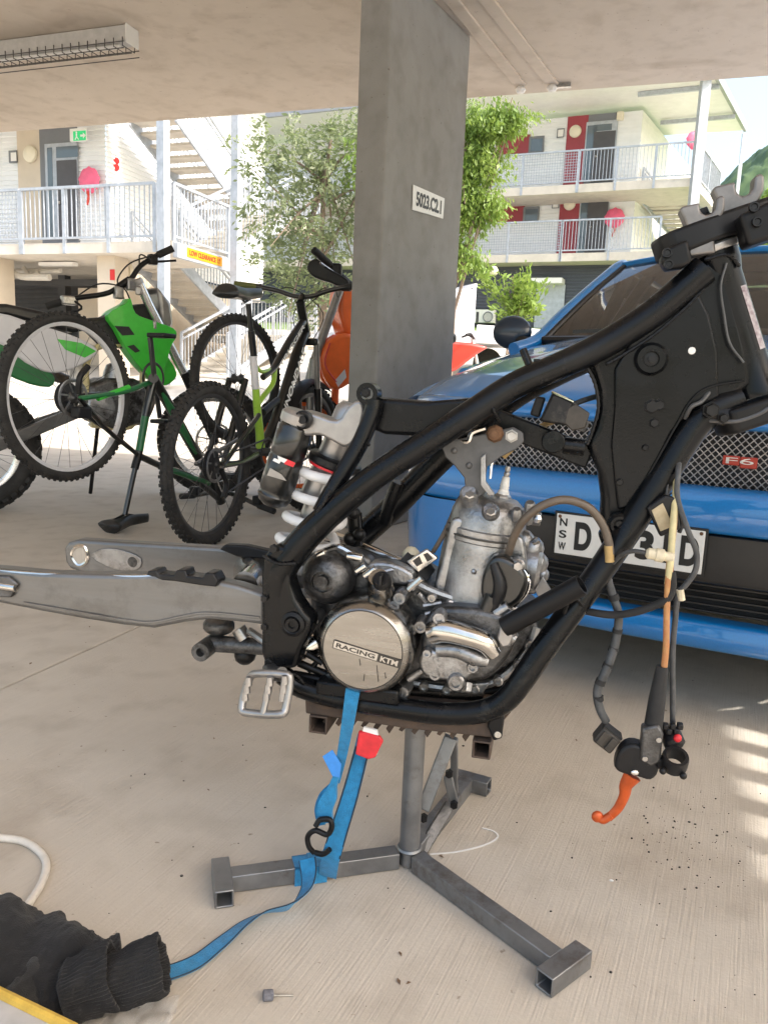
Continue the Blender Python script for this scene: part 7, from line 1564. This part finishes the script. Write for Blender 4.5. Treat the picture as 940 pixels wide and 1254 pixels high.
# ---------------- orange enduro bike behind the column
oc = at_y(470, 560, 5.2); fo_ = V((-.86, -.5, 0)).normalized(); p0_ = at_y(430, 560, 5.15); Oq, fo_, no_ = planeof(V((p0_.x, p0_.y, 0)), fo_)
ob_ = thing('dirt_bike', V((p0_.x, p0_.y, 0)), 'orange enduro bike with black handguard half hidden behind the column', 'motorcycle')
def OP(pts, off=0.0): return [Oq(p[0], p[1], p[2] if len(p) > 2 else off) for p in pts]
def H_(name, mb, m, **k): return mb.build(name, m, ob_, **k)
ofw = Oq(368, 545); ofw.z = .35; orw = ofw - fo_ * 1.47; orw.z = .335
wheel(ob_, ofw, no_, .35, .042, 'orange_plastic', .016, 40, 4, .12, hubw=.08, rimw=.018); wheel(ob_, orw, no_, .335, .052, 'orange_plastic', .018, 36, 4, .11, hubw=.09, rimw=.02)
for sg_ in (-1, 1):
    H_('fork_tube', MB().tube([Oq(417, 352, sg_ * .1), Oq(385, 440, sg_ * .1)], .027, 14), 'fork_grey'); H_('fork_slider', MB().tube([Oq(385, 440, sg_ * .1), ofw + no_ * (sg_ * .1)], [.032, .025], 14), 'fork_grey')
    H_('tank_shroud', MB().prism(crom(OP([(392, 428), (402, 414), (420, 408), (445, 418), (470, 440), (450, 462), (424, 470), (408, 478), (396, 466), (390, 448)], sg_ * .085), 2, True), no_ * (sg_ * .06)), 'orange_plastic', bevel=.028, bseg=4)
    H_('swing_arm', MB().bar(orw + no_ * (sg_ * .12), orw + fo_ * .55 + no_ * (sg_ * .1) + ez * .08, .03, .06, ez), 'swing_alu', bevel=.006)
    H_('shroud_line', MB().tube(crom(OP([(404, 420), (398, 446), (412, 468)], sg_ * .146), 4), .004, 6), 'tag_red')
H_('white_graphic', MB().prism(OP([(410, 466), (422, 452), (424, 462), (414, 474)], -.146), no_ * -.002), 'bike_white', smooth=False); H_('white_graphic', MB().prism(OP([(410, 466), (422, 452), (424, 462), (414, 474)], .146), no_ * .002), 'bike_white', smooth=False)
H_('headlight_mask', MB().prism(OP([(418, 352), (432, 345), (440, 370), (432, 412), (424, 410), (416, 380)], -.09), no_ * .18), 'orange_plastic', bevel=.025, bseg=3)
H_('headlight', MB().sphere(Oq(424, 390, .06), .07, 16, sc=(1, 1, 1.2)), 'lamp_glass')
hb0, hb1 = at_y(384, 306, 5.0), at_y(432, 350, 5.25)
H_('handlebar', MB().tube([hb0, hb1, at_y(470, 345, 5.5)], .017, 10), 'frame_satin'); H_('grip', MB().tube([hb0, hb0.lerp(hb1, .4)], .023, 12), 'rubber')
H_('lever_mount', MB().box(hb0.lerp(hb1, .55), (.08, .08, .08)), 'dark_bolt', bevel=.015); H_('lever', MB().tube([at_y(412, 336, 5.05), at_y(392, 322, 4.95)], .008, 8), 'bolt_steel')
H_('handguard', MB().prism(crom([at_y(x, y, 4.97) for x, y in ((376, 330), (379, 320), (388, 317), (402, 328), (420, 338), (428, 346), (420, 352), (404, 346), (386, 340))], 3, True), V((0, .05, 0))), 'black_plastic', bevel=.012, bseg=3)
H_('seat', MB().prism(OP([(440, 400), (480, 412), (560, 408), (560, 420), (470, 430)], -.07), no_ * .14), 'saddle', bevel=.02)
H_('engine', MB().prism(OP([(410, 500), (450, 490), (480, 510), (470, 560), (420, 560)], -.1), no_ * .2), 'cast_dark', bevel=.03); H_('frame_tube', MB().tube(crom(OP([(425, 400), (412, 460), (415, 540), (470, 565)]), 4), .025, 10), 'orange_plastic')
H_('side_stand', MB().tube([Oq(450, 550, -.1), V((Oq(450, 560, -.28).x, Oq(450, 560, -.28).y, .01))], .012, 8), 'dark_bolt')
# ---------------- white ute and red vehicle far behind
uy = 17.0; ua = V((-.94, -.34, 0)).normalized(); ul = V((-ua.y, ua.x, 0))
ub0 = at_y(545, 425, uy); zt = terrain(ub0.x, uy)
ute = thing('white_ute', V((ub0.x, uy, zt)), 'white utility truck with tray standing beyond the concrete column', 'truck')
def UU(x, y, z): return V((ub0.x, uy, zt)) + ua * x + ul * y + ez * z
def X_(name, mb, m, **k): return mb.build(name, m, ute, **k)
X_('body', MB().prism([UU(x, -.85, z) for x, z in ((-.2, .4), (2.6, .4), (2.7, .7), (2.5, .95), (1.6, 1.05), (1.0, 1.7), (-.2, 1.75))], ul * 1.7), 'bike_white', bevel=.06, bseg=3)
X_('cab_window', MB().prism([UU(x, -.87, z) for x, z in ((.0, 1.1), (1.35, 1.1), (.92, 1.6), (.0, 1.62))], ul * .01), 'pane', smooth=False)
X_('windscreen', MB().prism([UU(1.62, -.7, 1.08), UU(1.62, .7, 1.08), UU(1.05, .6, 1.68), UU(1.05, -.6, 1.68)], ua * .02), 'pane', smooth=False)
X_('tray', MB().box(UU(-1.25, 0, .75), (1.9, 1.75, .12), (ua, ul, ez)), 'bike_white', smooth=False, bevel=.01); X_('tray_side', MB().box(UU(-1.25, -.87, .92), (1.9, .04, .26), (ua, ul, ez)), 'bike_white', smooth=False); X_('tray_side', MB().box(UU(-1.25, .87, .92), (1.9, .04, .26), (ua, ul, ez)), 'bike_white', smooth=False)
for y in (-.6, .6): X_('headboard_post', MB().bar(UU(-.32, y, .8), UU(-.32, y, 1.85), .06, .06, ua), 'bike_white', smooth=False)
X_('headboard_rail', MB().bar(UU(-.32, -.65, 1.85), UU(-.32, .65, 1.85), .07, .07, ez), 'bike_white', smooth=False)
for x in (1.9, -1.4):
    for y in (-.75, .75): X_('wheel', MB().lathe([(.18, -.1), (.32, -.1), (.34, 0), (.32, .1), (.18, .1)], UU(x, y, .34), ul, 24), 'tyre_rubber')
ry = 11.5; rb0 = at_y(566, 448, ry); zt2 = terrain(rb0.x, ry) + .03
sc_ = thing('red_motorcycle', V((rb0.x, ry, zt2)), 'small red motorcycle with thin black handlebar parked beyond the column', 'motorcycle')
def RV(x, z, o=0.0): return V((rb0.x + x, ry + o, zt2 + z))
for x in (-.75, .35): MB().torus(RV(x, .28), V((0, 1, 0)), .23, .05, 32, 8).build('wheel', 'tyre_rubber', sc_); MB().lathe([(.17, -.02), (.19, 0), (.17, .02)], RV(x, .28), V((0, 1, 0)), 24).build('hub_plate', 'bike_white', sc_)
rtop = at_y(570, 420, ry).z - zt2
MB().prism([RV(x, z, -.12) for x, z in ((-.9, rtop - .05), (-.4, rtop + .02), (.1, rtop), (.35, rtop - .05), (.2, rtop - .15), (-.1, rtop - .4), (-.6, rtop - .55))], V((0, .24, 0))).build('fairing', 'red_paint', sc_, bevel=.04, bseg=3)
MB().tube([RV(.35, .28), RV(.12, rtop + .08)], .025, 8).build('fork', 'fork_silver', sc_); MB().tube(crom([RV(.0, rtop + .1, -.3), RV(.08, rtop + .12, -.15), RV(.14, rtop + .06, 0), RV(.08, rtop + .12, .15), RV(0, rtop + .1, .3)], 4), .016, 8).build('handlebar', 'rubber', sc_)
MB().prism([RV(x, z, -.1) for x, z in ((-.7, .35), (.0, .3), (.1, .55), (-.6, .6))], V((0, .2, 0))).build('engine', 'cast_dark', sc_, bevel=.03)
